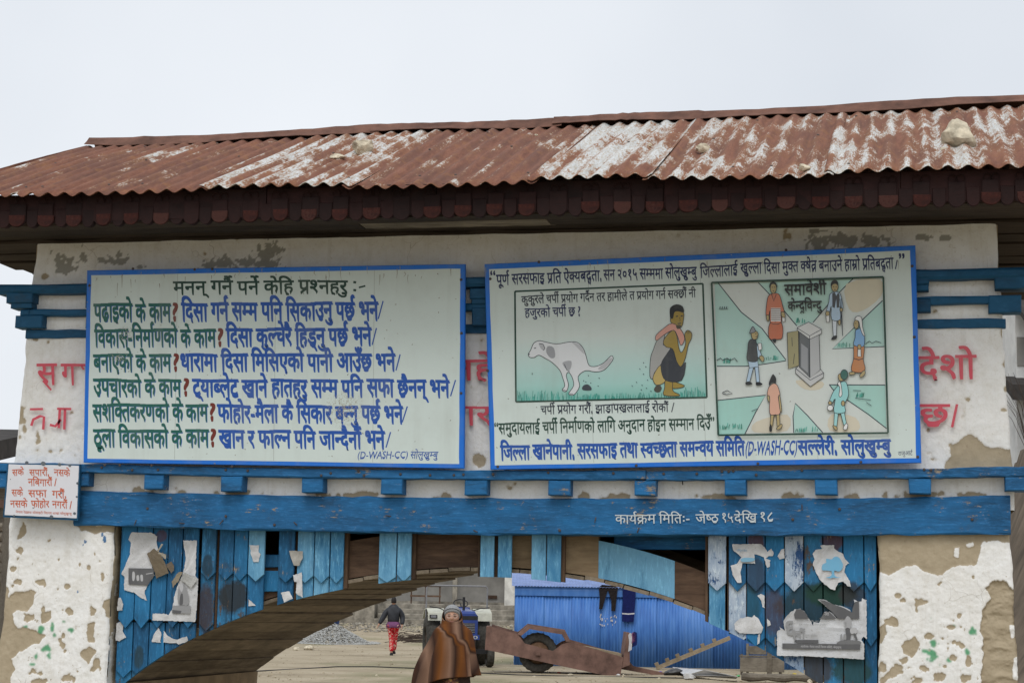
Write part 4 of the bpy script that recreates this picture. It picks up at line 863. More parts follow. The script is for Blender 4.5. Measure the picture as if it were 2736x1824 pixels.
A_.poly('f', [(1270, 650), (1310, 610), (1380, 565), (1440, 608), (1465, 670), (1440, 715), (1420, 660), (1392, 612), (1330, 640), (1276, 682)], (.62, .30, .24, 1), True, True)
for p_ in ([(1405, 520), (1420, 516)], [(1438, 518), (1452, 514)], [(1418, 568), (1442, 564)]): A_.line('f', p_, 2.6, INK)
A_.line('f', [(1430, 525), (1436, 548), (1426, 550)], 1.6, (.12, .08, .02, 1)); A_.poly('f', [(1408, 580), (1440, 578), (1432, 600), (1414, 602)], (.05, .04, .02, 1))
for x in (1478, 1488, 1498): A_.line('f', [(x, 616), (x + 4, 634)], 1.2, INK)
A_.build('painting', sb2)
# second picture: people round a latrine
B_ = Paint(YB); qb = [Z('g', 130, 290), Z('g', 1290, 252), Z('g', 1322, 1305), Z('g', 175, 1320)]
B_.grad(qb, [(0, (.60, .645, .615, 1)), (.5, (.63, .68, .655, 1)), (1, (.60, .635, .60, 1))])
TQ = (.42, .62, .57, 1)
for q, cl in (([(150, 294), (175, 294), (215, 350), (330, 490), (470, 600), (632, 815), (360, 855), (165, 855)], TQ), ([(445, 290), (1085, 262), (950, 400), (815, 560), (705, 582), (560, 410)], (.44, .65, .58, 1)), ([(1285, 412), (1150, 540), (945, 738), (1297, 722)], TQ), ([(925, 980), (1303, 982), (1312, 1275), (1050, 1085), (960, 1025)], (.36, .60, .54, 1)), ([(695, 1105), (780, 1190), (880, 1302), (685, 1306), (680, 1190)], TQ), ([(172, 1085), (495, 1050), (425, 1170), (355, 1312), (178, 1316)], (.34, .60, .54, 1))):
    B_.poly('g', q, cl, False)
for q in ([(175, 294), (215, 345), (330, 490), (470, 600), (632, 812)], [(165, 855), (360, 855), (470, 843), (632, 818)], [(445, 290), (560, 410), (705, 582)], [(1085, 264), (950, 400), (815, 560)], [(1285, 412), (1150, 540), (945, 738), (1297, 722)], [(925, 980), (1303, 982)], [(925, 980), (960, 1025), (1050, 1085), (1190, 1180), (1312, 1275)], [(685, 1304), (680, 1190), (695, 1105), (780, 1190), (880, 1302)], [(172, 1085), (495, 1050), (425, 1170), (355, 1312)]): B_.line('g', q, 2.4, INK)
for q, cl in (([(1040, 300), (1270, 270), (1275, 380), (1150, 480), (1060, 470)], (.60, .55, .42, 1)), ([(700, 950), (880, 960), (860, 1010), (760, 1010)], (.62, .57, .45, 1)), ([(430, 1230), (640, 1180), (640, 1290), (420, 1300)], (.60, .55, .44, 1)), ([(940, 1180), (1100, 1200), (1120, 1290), (930, 1290)], (.62, .57, .45, 1))): B_.poly('g', q, cl)
for cx, cy, n in ((550, 800, 14), (230, 820, 16), (730, 548, 10), (1030, 712, 10), (1140, 1050, 14), (730, 1285, 10), (210, 1265, 8), (265, 1255, 6), (310, 1262, 7), (800, 1280, 6)):
    for _ in range(n):
        x = cx + st.normal(0, 22); B_.line('g', [(x, cy + 14), (x + st.uniform(-5, 7), cy - st.uniform(4, 20))], 1.6, ((.03, .18, .13, 1), (.08, .40, .32, 1))[_ % 2])
B_.line('g', [(165, 815), (190, 800), (205, 815), (235, 800), (255, 815), (285, 800), (305, 825)], 2, INK); B_.line('g', [(1170, 705), (1195, 685), (1215, 700), (1240, 685), (1275, 697)], 1.6, INK); B_.line('g', [(200, 1035), (235, 1018), (270, 1040), (230, 1046), (205, 1040)], 2, INK)
B_.line('g', [(178, 470), (240, 470)], 1.2, INK)
for x in (185, 200, 215, 230): B_.line('g', [(x, 466), (x + 3, 452)], 2, INK)
for q in ([(1085, 1018), (1140, 1020)], [(1100, 1070), (1160, 1078), (1205, 1082)], [(1175, 1098), (1210, 1122)], [(400, 1158), (440, 1142)]): B_.line('g', q, 1.5, INK)
B_.poly('g', [(697, 872), (722, 850), (795, 905), (862, 870), (886, 900), (885, 930), (797, 992), (697, 902)], (.52, .53, .53, 1), False, True)
B_.poly('g', [(722, 620), (792, 672), (792, 932), (722, 862)], (.13, .14, .15, 1), False, True); B_.poly('g', [(735, 700), (780, 735), (780, 900), (735, 860)], (.30, .31, .33, 1), False)
B_.poly('g', [(792, 672), (856, 640), (863, 882), (795, 932)], (.44, .45, .46, 1), False, True); B_.poly('g', [(708, 595), (785, 557), (872, 605), (872, 635), (792, 674), (710, 614)], (.60, .61, .60, 1), False, True); B_.line('g', [(708, 597), (792, 650), (872, 606)], 1.6, INK); B_.line('g', [(792, 650), (792, 674)], 1.6, INK)
B_.poly('g', [(640, 628), (716, 615), (720, 850), (648, 872)], (.34, .31, .17, 1), False, True); B_.line('g', [(672, 660), (675, 720)], 1.4, INK); B_.line('g', [(690, 770), (682, 840)], 1.4, INK); B_.line('g', [(700, 872), (796, 948), (884, 902)], 1.6, INK)
SK2 = (.42, .33, .16, 1); OR = (.52, .16, .085, 1); LB = (.42, .56, .70, 1); BK = (.012, .014, .018, 1); WHT = (.72, .73, .72, 1)
def ell(k, cx, cy, a, b): return [(cx + a * math.cos(t), cy + b * math.sin(t)) for t in np.linspace(0, 2 * math.pi, 11)[:-1]]
# woman in orange
B_.poly('g', [(525, 560), (602, 560), (608, 660), (570, 674), (518, 664)], OR, True, True); B_.poly('g', [(540, 365), (585, 370), (608, 440), (622, 500), (600, 515), (592, 470), (600, 560), (528, 562), (524, 480), (515, 520), (498, 512), (500, 450), (512, 385)], (.56, .19, .11, 1), True, True)
B_.poly('g', [(530, 462), (595, 462), (597, 552), (530, 552)], WHT, False)
for y in range(470, 552, 14): B_.line('g', [(530, y), (597, y)], 2.2, (.12, .05, .04, 1))
B_.poly('g', ell('g', 547, 328, 21, 36), SK2, True, True); B_.poly('g', [(522, 330), (522, 300), (545, 282), (568, 298), (572, 325), (560, 305), (545, 300), (532, 306)], BK)
for p_ in ([(536, 322), (543, 322)], [(552, 322), (559, 322)], [(543, 348), (553, 348)]): B_.line('g', p_, 1.8, INK)
B_.line('g', [(535, 370), (550, 415), (566, 372)], 1.8, INK); B_.poly('g', [(606, 500), (626, 500), (626, 555), (606, 552)], WHT, False, True); B_.poly('g', [(500, 512), (518, 515), (514, 552), (502, 540)], SK2, True, True); B_.poly('g', [(600, 490), (622, 492), (626, 525), (604, 520)], SK2, True, True); B_.poly('g', [(540, 672), (566, 672), (562, 695), (548, 692)], BK)
# man with crutch
B_.poly('g', [(945, 538), (976, 540), (973, 650), (952, 650)], (.62, .68, .74, 1), False, True); B_.poly('g', [(938, 676), (952, 652), (977, 648), (970, 672)], BK)
B_.poly('g', [(985, 540), (1000, 540), (1000, 572), (988, 574)], SK2, True, True); B_.poly('g', [(930, 368), (965, 352), (1000, 368), (1018, 450), (1010, 470), (996, 450), (1000, 538), (942, 540), (938, 450), (925, 495), (905, 488), (922, 420)], LB, True, True); B_.poly('g', [(945, 362), (962, 355), (972, 380), (985, 358), (995, 375), (992, 458), (975, 462), (972, 400), (962, 462), (945, 456)], (.06, .065, .075, 1), False)
B_.poly('g', ell('g', 962, 318, 23, 34), SK2, True, True); B_.poly('g', [(936, 320), (938, 288), (960, 272), (982, 284), (986, 315), (972, 300), (950, 302)], BK)
for p_ in ([(950, 318), (958, 318)], [(968, 318), (976, 318)], [(957, 338), (968, 338)]): B_.line('g', p_, 1.8, INK)
B_.line('g', [(997, 400), (1016, 650)], 1.8, INK); B_.line('g', [(1006, 400), (1014, 610)], 1.4, INK); B_.poly('g', ell('g', 913, 500, 13, 18), SK2, True, True); B_.poly('g', [(902, 515), (926, 512), (926, 555), (906, 558)], WHT, False, True); B_.poly('g', ell('g', 1006, 474, 10, 12), SK2, True, True)
# man in cap and waistcoat
B_.poly('g', [(385, 860), (412, 866), (388, 958), (364, 958)], LB, False, True); B_.poly('g', [(422, 862), (446, 858), (454, 960), (432, 962)], LB, False, True); B_.poly('g', [(374, 812), (440, 812), (446, 858), (386, 866)], LB, False, True)
B_.poly('g', [(360, 962), (390, 960), (405, 975), (365, 982)], BK); B_.poly('g', [(430, 964), (455, 962), (474, 978), (434, 985)], BK)
B_.poly('g', [(425, 690), (445, 725), (468, 788), (450, 800), (430, 765)], LB, True, True); B_.poly('g', [(380, 690), (402, 672), (428, 680), (436, 740), (440, 808), (420, 826), (370, 812), (374, 740)], (.055, .06, .065, 1), True, True); B_.poly('g', [(452, 790), (470, 784), (485, 800), (478, 825), (462, 815)], SK2, True, True); B_.poly('g', [(442, 702), (466, 698), (470, 740), (448, 748)], WHT, False, True)
B_.poly('g', [(400, 622), (430, 618), (444, 636), (436, 668), (412, 674), (400, 655)], SK2, True, True); B_.poly('g', [(386, 632), (400, 596), (412, 588), (426, 620), (404, 630)], (.24, .25, .27, 1), True, True); B_.line('g', [(424, 636), (434, 633)], 2, INK); B_.line('g', [(428, 658), (442, 650)], 1.6, INK)
# woman with head scarf
B_.poly('g', [(1095, 705), (1160, 712), (1155, 810), (1168, 868), (1150, 896), (1085, 892), (1074, 862), (1090, 800)], (.50, .21, .085, 1), True, True); B_.line('g', [(1090, 802), (1125, 812), (1155, 802)], 2, INK); B_.poly('g', [(1102, 615), (1130, 600), (1152, 608), (1164, 665), (1155, 722), (1090, 712), (1100, 660)], (.20, .38, .62, 1), True, True)
B_.poly('g', ell('g', 1107, 572, 17, 30), SK2, True, True); B_.poly('g', [(1098, 540), (1112, 518), (1140, 522), (1148, 560), (1152, 600), (1166, 650), (1150, 640), (1132, 590), (1124, 552)], WHT, True, True); B_.line('g', [(1098, 566), (1107, 566)], 1.8, INK); B_.poly('g', [(1118, 730), (1138, 730), (1140, 790), (1116, 788)], WHT, False, True); B_.poly('g', [(1118, 712), (1138, 712), (1136, 738), (1120, 738)], SK2, True, True)
B_.poly('g', [(1060, 898), (1090, 892), (1098, 908), (1066, 912)], SK2, True, True); B_.poly('g', [(1130, 918), (1160, 882), (1168, 905), (1142, 930)], SK2, True, True)
# girl in pink
B_.poly('g', [(530, 1176), (552, 1176), (542, 1258), (524, 1258)], SK2, False, True); B_.poly('g', [(566, 1174), (588, 1172), (592, 1250), (572, 1260)], SK2, False, True); B_.poly('g', [(520, 1262), (532, 1246), (538, 1290), (522, 1294)], BK); B_.poly('g', [(566, 1276), (600, 1244), (606, 1262), (585, 1282)], SK2, True, True)
B_.poly('g', [(515, 1000), (545, 972), (575, 985), (593, 1050), (580, 1062), (594, 1168), (560, 1182), (522, 1172), (522, 1060), (505, 1052)], (.66, .38, .28, 1), True, True); B_.poly('g', [(506, 1055), (520, 1058), (522, 1100), (508, 1080)], SK2, True, True); B_.poly('g', [(582, 1062), (592, 1058), (604, 1150), (594, 1160)], SK2, True, True); B_.poly('g', [(526, 940), (545, 908), (566, 938), (564, 970), (570, 980), (555, 966), (536, 966), (522, 984), (516, 972)], BK)
# man in turban with pot
B_.poly('g', [(960, 1166), (986, 1168), (976, 1260), (955, 1256)], (.34, .62, .62, 1), False, True); B_.poly('g', [(1000, 1166), (1026, 1164), (1042, 1245), (1022, 1252)], (.34, .62, .62, 1), False, True); B_.poly('g', [(948, 1256), (974, 1262), (978, 1286), (962, 1282)], SK2, True, True); B_.poly('g', [(1018, 1276), (1036, 1242), (1050, 1250), (1042, 1282)], WHT, True, True)
B_.poly('g', [(985, 985), (1010, 960), (1042, 968), (1055, 1050), (1028, 1110), (1032, 1165), (957, 1166), (966, 1075), (940, 1108), (925, 1096), (950, 1030)], (.30, .60, .60, 1), True, True); B_.poly('g', [(980, 972), (1000, 962), (1012, 1040), (1000, 1062), (990, 1050), (996, 1000)], WHT, True, True)
B_.poly('g', [(985, 915), (1008, 905), (1018, 950), (992, 950)], SK2, True, True); B_.poly('g', ell('g', 1026, 912, 25, 34), (.05, .14, .12, 1), True, True); B_.poly('g', ell('g', 931, 1136, 20, 19), WHT, True, True); B_.poly('g', ell('g', 930, 1102, 12, 12), SK2, True, True); B_.poly('g', ell('g', 1018, 1105, 12, 18), SK2, True, True)
B_.text('समावेशी', 'g', 622, 306, 'g', 903, 294, 66, BK, .022); B_.text('केन्द्रविन्दु', 'g', 645, 421, 'g', 873, 412, 58, BK, .022)
for a, b in ((0, 1), (1, 2), (2, 3), (3, 0)):
    v, f = stroke([qb[a], qb[b]], 5); B_.raw(v, f, DKG)
B_.build('painting', sb2)
# screws and a bent nail on the rims
def rimscrews(par, pts):
    for u, v in pts:
        o = put('screw', nm, None, par); o.location = P(u, v, YB - .0005); o.matrix_parent_inverse = INV[par.name]
rimscrews(sb1, [(239, 763), (1232, 747), (280, 1242), (320, 1242), (405, 1243), (355, 718), (520, 720), (567, 719), (620, 1246), (1232, 1050), (1233, 890)])
rimscrews(sb2, [(1310, 745), (1440, 700), (2437, 711), (2452, 1220), (1330, 1246), (1700, 1243), (2025, 1238), (2300, 1234), (2100, 668), (1303, 990), (2443, 900)])
# ------------------------------------------------------------------ small white sign on the left pier
YS = -.098
sc_ = [Z('i', 58, 98), Z('i', 530, 108), Z('i', 515, 462), Z('i', 30, 440)]
pts = [P(*q, YS) for q in sc_]
ss = root('notice_board', (float(pts[3][0]), YS, float(pts[3][2])), 'small white notice with orange lettering fixed over the ledge end', 'sign', world=True)
mb = MB(); fr = [P(*q, YS + .004) for q in (Z('i', 50, 90), Z('i', 538, 100), Z('i', 523, 476), Z('i', 20, 454))]
put('frame', mb.loft([fr, [p + np.array((0, .018, 0)) for p in fr]]), MT['bluetrim'], ss)
ed = []
for i in range(4):
    a, b = sc_[i], sc_[(i + 1) % 4]
    for t in np.linspace(0, 1, 14)[:-1]:
        w_ = abs(float(fbm(t * 6 + i * 7, 3.3, 3)) - .5) * 6; q = (a[0] * (1 - t) + b[0] * t, a[1] * (1 - t) + b[1] * t); ed.append((q[0] + (90 - q[0]) / 90 * w_ * .6, q[1] + (1310 - q[1]) / 70 * w_ * .6))
pan = MB(); e3 = [P(*q, YS) for q in ed]; pan.loft([e3, [p + np.array((0, .004, 0)) for p in e3]]); solidcol('panel', pan, (.70, .70, .74, 1), ss)
ORG = (.56, .115, .045, 1)
textpart(ss, YS, [T1('सके', 'i', 82, 135, 'i', 160, 130, 38, ORG, .012), T1('सपारौं,', 'i', 196, 135, 'i', 330, 135, 38, ORG, .012), T1('नसके', 'i', 362, 132, 'i', 468, 140, 38, ORG, .012), T1('नबिगारौं /', 'i', 188, 198, 'i', 380, 200, 40, ORG, .012), T1('सके', 'i', 78, 268, 'i', 154, 268, 40, ORG, .012), T1('सफा', 'i', 190, 272, 'i', 312, 272, 42, ORG, .012), T1('गरौं,', 'i', 350, 278, 'i', 446, 280, 42, ORG, .012), T1('नसके', 'i', 68, 342, 'i', 182, 344, 40, ORG, .012), T1('फोहोर', 'i', 208, 344, 'i', 330, 346, 40, ORG, .012), T1('नगरौं /', 'i', 350, 346, 'i', 482, 352, 42, ORG, .012), T1('नेपाल रेडक्रस सोसाइटी जिल्ला शाखा सोलुखुम्बु', 'i', 106, 412, 'i', 480, 425, 14, ORG, .0)])
pn = Paint(YS); pn.k = 4
for x, y, r in ((520, 228, 9), (515, 318, 7), (500, 430, 10), (345, 452, 12), (95, 446, 8), (410, 292, 6), (180, 90, 12), (290, 96, 16), (400, 102, 12), (468, 108, 10), (222, 392, 4), (70, 200, 3)): pn.poly('i', [(x - r, y - r * .3), (x - r * .2, y - r), (x + r, y - r * .4), (x + r * .5, y + r * .8), (x - r * .6, y + r * .6)], (.10, .12, .14, 1))
pn.build('rust_spot', ss)['kind'] = 'stuff'
# ------------------------------------------------------------------ lettering on the gate itself
PK = (.62, .075, .11, 1)
YW = -.0225
def wtext(items, pl, name='wall_lettering'): textpart(gate, pl, items, name)
wtext([T1('स', 'd', 268, 795, 'd', 405, 793, 130, PK, .012), T1('ग', 'd', 442, 795, 'd', 545, 795, 130, PK, .012), LN('d', [(540, 797), (625, 797)], 7, PK), LN('d', [(590, 805), (604, 830)], 5, PK), LN('d', [(310, 910), (370, 978)], 5, PK)], YW)
wtext([LN('d', [(216, 1116), (310, 1114)], 6, PK), LN('d', [(226, 1235), (240, 1190), (290, 1165), (318, 1172), (312, 1262)], 7, PK), LN('d', [(412, 1112), (515, 1114)], 6, PK), LN('d', [(360, 1228), (400, 1238), (440, 1190)], 7, PK), LN('d', [(432, 1118), (424, 1252)], 7, PK), LN('d', [(470, 1116), (464, 1262)], 7, PK)], YW)
wtext([T1('नहे', 'e', 1640, 760, 'e', 1960, 752, 130, PK, .014), T1('गर', 'e', 1660, 1098, 'e', 1930, 1095, 120, PK, .010)], YW)
wtext([T1('प्र', 'h', 380, 828, 'h', 462, 828, 115, PK, .012), T1('देशो', 'h', 462, 828, 'h', 785, 824, 115, PK, .012), T1('छ', 'h', 466, 1106, 'h', 632, 1106, 108, PK, .012), LN('h', [(680, 1100), (652, 1230)], 7, PK)], YW)
WH = (.55, .60, .62, 1)
wtext([T1('कार्यक्रम मितिः-', 'o', 563, 270, 'o', 890, 268, 34, WH, .006), T1('जेष्ठ', 'o', 915, 268, 'o', 1016, 266, 34, WH, .006), T1('१५', 'o', 1026, 262, 'o', 1080, 262, 36, WH, .006), T1('देखि', 'o', 1084, 266, 'o', 1182, 264, 34, WH, .006), T1('१८', 'o', 1192, 258, 'o', 1258, 258, 36, WH, .006)], -.0375, 'beam_lettering')
# ------------------------------------------------------------------ torn posters on the planks
def poster(k, outl, label, pl=.036, col=(.70, .70, .705, 1), curl=.012, deco=None, seed=0, grp='torn paper left on the blue planks'):
    st = np.random.default_rng(seed); q = [Z(k, *p) for p in outl]; r = []
    for i in range(len(q)):
        a, b = q[i], q[(i + 1) % len(q)]; n = max(1, int(math.hypot(b[0] - a[0], b[1] - a[1]) / 4))
        for j in range(n):
            t = j / n; r.append((a[0] * (1 - t) + b[0] * t + st.normal(0, .55), a[1] * (1 - t) + b[1] * t + st.normal(0, .55)))
    cx = sum(p[0] for p in r) / len(r); cy = sum(p[1] for p in r) / len(r)
    bm = bmesh.new(); vs_ = [bm.verts.new((p[0], p[1], 0)) for p in r]; fc = bm.faces.new(vs_); fc.normal_update(); bmesh.ops.triangulate(bm, faces=[fc], ngon_method='EAR_CLIP')
    bmesh.ops.subdivide_edges(bm, edges=[e for e in bm.edges if e.calc_length() > 12], cuts=2, use_grid_fill=True); bmesh.ops.triangulate(bm, faces=bm.faces[:])
    bm.verts.index_update(); pv = [(v_.co.x, v_.co.y) for v_ in bm.verts]; f = [tuple(v_.index for v_ in g.verts) for g in bm.faces]; bm.free()
    v = []; cl = []
    for (u, w_) in pv:
        e = float(fbm(u * .05 + seed, w_ * .05, 3)); v.append(tuple(P(u, w_, pl - .002 - curl * .25 * max(0, e - .5)))); g_ = .86 + .28 * (float(fbm(u * .09 + 3, w_ * .09 + seed, 4)) - .5) * 2
        cl.append(tuple(c * g_ for c in col[:3]) + (1,))
    me = bpy.data.meshes.new('torn_poster'); me.from_pydata(v, [], f); me.update()
    a = me.color_attributes.new('Col', 'FLOAT_COLOR', 'POINT'); a.data.foreach_set('color', np.array(cl, np.float32).ravel())
    o = put('torn_poster', me, MT['paper']); md = o.modifiers.new('thickness', 'SOLIDIFY'); md.thickness = .0006; md.offset = 1
    tag(o, label, 'poster', grp)
    if deco:
        d = Paint(pl - .0075); deco(d); d.build('print', o)
    return o
GY = (.10, .10, .105, 1); MG = (.28, .28, .285, 1); LG = (.46, .46, .47, 1)
def d1(d):
    d.poly('j', [(213, 527), (440, 530), (440, 590), (385, 680), (212, 672)], GY, False)
    d.poly('j', [(248, 565), (265, 560), (272, 600), (262, 640), (247, 630)], LG); d.poly('j', [(285, 595), (305, 592), (308, 635), (288, 638)], LG); d.poly('j', [(320, 590), (340, 590), (342, 640), (324, 640)], LG); d.line('j', [(370, 580), (430, 570)], 2, LG)
poster('j', [(240, 205), (420, 210), (470, 240), (465, 300), (480, 370), (440, 420), (425, 520), (445, 590), (380, 690), (355, 740), (380, 820), (320, 790), (260, 745), (175, 725), (175, 600), (148, 580), (190, 490), (225, 400), (235, 300), (212, 270)], 'torn white poster with small dark photo strip at the plank panel corner', deco=d1, seed=1)
poster('j', [(378, 400), (440, 350), (500, 400), (540, 480), (575, 570), (520, 590), (462, 620), (440, 540)], 'brown curled flap of torn paper hanging from a white poster', .024, (.20, .16, .11, 1), .03, seed=2)
poster('j', [(455, 395), (510, 308), (523, 312), (480, 380), (555, 405), (545, 450), (490, 400)], 'thin white paper shred above the brown curled flap', .024, (.42, .38, .31, 1), .02, seed=3)
poster('j', [(555, 490), (600, 465), (620, 500), (625, 545), (595, 575), (575, 545), (555, 520)], 'little crumpled brown paper scrap between two white posters', .028, (.20, .16, .12, 1), .03, seed=4)
def d2(d):
    d.poly('j', [(655, 740), (670, 690), (690, 680), (720, 690), (750, 770), (750, 855), (700, 860), (660, 850)], MG); d.poly('j', [(668, 700), (692, 668), (705, 700), (690, 740)], LG); d.poly('j', [(680, 765), (700, 760), (700, 850), (670, 850)], GY); d.poly('j', [(615, 862), (768, 866), (768, 935), (605, 930)], MG, False); d.poly('j', [(605, 900), (690, 910), (680, 935), (605, 932)], GY, False)
poster('j', [(703, 278), (828, 280), (820, 420), (812, 600), (838, 625), (832, 800), (812, 1010), (760, 1005), (640, 1002), (560, 1000), (430, 995), (428, 932), (540, 935), (570, 950), (605, 890), (620, 800), (650, 690), (690, 600), (715, 520), (728, 430), (712, 340)], 'long ripped white poster with faded grey portrait', deco=d2, seed=5)
poster('j', [(660, 560), (700, 560), (660, 640), (610, 705), (600, 650)], 'tan paper strip curling beside the faded portrait poster', .026, (.32, .27, .19, 1), .03, seed=6)
poster('j', [(715, 565), (838, 625), (775, 708), (680, 625)], 'folded white paper corner pinned over the portrait poster', .024, (.50, .50, .48, 1), .012, seed=7)
poster('j', [(1300, 322), (1385, 320), (1380, 380), (1400, 400), (1380, 470), (1335, 475), (1312, 400)], 'small shield-shaped white paper scrap on a faded plank', seed=8)
poster('j', [(1655, 370), (1780, 372), (1775, 440), (1745, 505), (1700, 505), (1665, 420)], 'crumpled pocket-shaped paper scrap on two pale planks', .028, (.44, .42, .38, 1), .03, seed=9)
poster('j', [(1692, 590), (1770, 565), (1772, 640), (1775, 790), (1715, 755), (1725, 650), (1700, 650)], 'narrow paper strip below the pocket-shaped scrap', seed=10)
poster('j', [(1580, 745), (1655, 735), (1690, 800), (1610, 835)], 'ragged paper remnant low on the plank beside the open gap', seed=11)
poster('j', [(105, 1020), (170, 1000), (160, 1090), (190, 1150), (130, 1180), (95, 1175)], 'peeling grey paper patch beside the left pier', .050, seed=12); poster('j', [(120, 800), (140, 790), (165, 850), (155, 905), (110, 905)], 'small triangular paper patch next to the pier edge', seed=13)
poster('j', [(480, 1060), (505, 1100), (500, 1195), (420, 1190), (440, 1120)], 'pointed paper remnant below the plank tips', .050, seed=14); poster('j', [(530, 1090), (575, 1140), (640, 1170), (735, 1140), (750, 1180), (665, 1210), (640, 1200), (525, 1195)], 'wide ragged paper remnant just above the arch edge', .050, seed=15)
poster('j', [(1290, 805), (1355, 862), (1292, 866)], 'tiny white paper corner on a plank above the arch', .050, seed=16)
def d3(d):
    d.poly('m', [(635, 395), (680, 385), (760, 390), (755, 415), (690, 425), (640, 420)], (.20, .42, .58, 1)); d.text('राष्ट्रिय सेवा', 'm', 595, 308, 'm', 692, 312, 16, (.10, .28, .45, 1), 0)
poster('m', [(550, 258), (820, 254), (860, 290), (885, 330), (920, 300), (945, 340), (935, 370), (900, 365), (870, 390), (910, 410), (905, 470), (880, 480), (850, 380), (800, 360), (760, 350), (770, 440), (690, 440), (650, 430), (630, 520), (640, 620), (600, 620), (555, 540), (540, 460), (600, 440), (640, 380), (600, 345), (560, 310)], 'ragged white poster remnant with a pale blue print patch', deco=d3, seed=17)
poster('m', [(1015, 310), (1042, 300), (1045, 390), (1000, 400), (980, 370)], 'small white remnant beside the whitened plank', seed=18)
def tree(d):
    TB = (.16, .42, .62, 1)
    d.poly('m', [(1400, 500), (1405, 450), (1440, 430), (1440, 395), (1490, 400), (1510, 380), (1545, 375), (1570, 395), (1585, 420), (1598, 450), (1590, 490), (1560, 515), (1520, 505), (1500, 512), (1440, 505)], TB)
    d.poly('m', [(1492, 500), (1515, 500), (1516, 545), (1545, 568), (1590, 572), (1545, 575), (1510, 572), (1480, 578), (1435, 572), (1475, 562), (1492, 540)], TB)
poster('m', [(1385, 268), (1515, 266), (1515, 300), (1560, 330), (1600, 350), (1615, 390), (1655, 435), (1620, 460), (1610, 520), (1660, 600), (1670, 660), (1640, 650), (1600, 610), (1550, 620), (1525, 690), (1480, 680), (1430, 640), (1380, 590), (1345, 530), (1312, 440), (1330, 400), (1310, 350), (1340, 310), (1400, 300)], 'torn white poster printed with a light blue tree', deco=tree, seed=19)
poster('m', [(790, 740), (820, 726), (858, 740), (858, 865), (840, 850), (825, 790)], 'narrow white poster tongue under the plank tips', .050, seed=20)
poster('m', [(570, 1010), (620, 960), (690, 940), (740, 945), (760, 925), (800, 960), (845, 1040), (825, 1100), (720, 1102), (620, 1095), (580, 1060)], 'rounded blank white poster remnant above the arch', .048, seed=21)
poster('m', [(885, 960), (905, 985), (918, 1020), (880, 1030)], 'tiny paper flake beside the large grey poster', .050, seed=22); poster('m', [(795, 1110), (815, 1105), (810, 1190), (790, 1205)], 'thin hanging paper sliver below the rounded remnant', .050, seed=23)
def d5(d):
    d.poly('q', [(365, 480), (400, 395), (470, 390), (540, 440), (600, 545), (380, 545)], GY, False); d.poly('q', [(760, 245), (850, 255), (1000, 320), (1150, 370), (1280, 440), (1330, 540), (1070, 545), (950, 420), (850, 320)], GY, False); d.poly('q', [(1330, 280), (1395, 265), (1400, 548), (1280, 548), (1290, 400)], GY, False); d.poly('q', [(800, 520), (840, 450), (920, 430), (1040, 545), (760, 548)], GY, False)
    d.text('आ', 'q', 845, 450, 'q', 920, 450, 45, LG, 0)
    d.text('६', 'q', 205, 600, 'q', 400, 600, 250, MG, .02); d.text('वौं', 'q', 380, 735, 'q', 540, 735, 110, MG, .015)
    d.text('नेकपा (एमाले) का अध्यक्ष', 'q', 400, 568, 'q', 930, 580, 22, MG, 0); d.text('प्रमुख अतिथिका साथमा सम्पन्न हुने पार्टीको', 'q', 445, 630, 'q', 880, 632, 20, MG, 0); d.text('जिल्ला अधिवेशन', 'q', 530, 795, 'q', 740, 800, 26, MG, 0)
    d.poly('q', [(390, 880), (752, 880), (752, 930), (390, 930)], GY, False); d.poly('q', [(180, 935), (1415, 948), (1413, 1035), (180, 1020)], GY, False); d.text('आयोजकः नेकपा एमाले जिल्ला कमिटि, सोलुखुम्बु', 'q', 470, 970, 'q', 1115, 985, 30, LG, 0)
    d.poly('q', [(1165, 590), (1180, 545), (1215, 500), (1260, 540), (1275, 610), (1260, 690), (1215, 710), (1180, 690)], (.36, .36, .37, 1)); d.poly('q', [(1175, 600), (1195, 590), (1200, 640), (1190, 680), (1178, 650)], MG); d.poly('q', [(1185, 700), (1260, 715), (1258, 880), (1205, 880)], GY); d.poly('q', [(1260, 700), (1355, 690), (1360, 770), (1270, 780)], LG); d.poly('q', [(1305, 785), (1340, 785), (1375, 880), (1350, 885)], GY); d.poly('q', [(1040, 930), (1120, 890), (1300, 885), (1410, 900), (1405, 945), (1100, 950)], (.16, .16, .165, 1))
    for x in (1115, 1165, 1180): d.poly('q', [(x - 15, 870), (x - 12, 800), (x + 10, 790), (x + 14, 870)], MG)
poster('q', [(95, 740), (150, 720), (130, 670), (225, 740), (200, 600), (215, 540), (310, 440), (400, 390), (470, 390), (540, 440), (590, 530), (640, 600), (660, 660), (680, 600), (760, 615), (800, 530), (850, 440), (935, 425), (1060, 545), (1040, 500), (850, 330), (740, 240), (830, 240), (1000, 320), (1140, 350), (1250, 400), (1310, 500), (1330, 400), (1345, 330), (1310, 240), (1400, 275), (1445, 270), (1440, 220), (1515, 250), (1520, 870), (1470, 830), (1430, 880), (1480, 950), (1478, 1190), (1150, 1170), (840, 1150), (440, 1135), (95, 1132)], 'largest torn grey political poster with a man in a cap', .042, (.70, .71, .73, 1), .014, d5, 24)
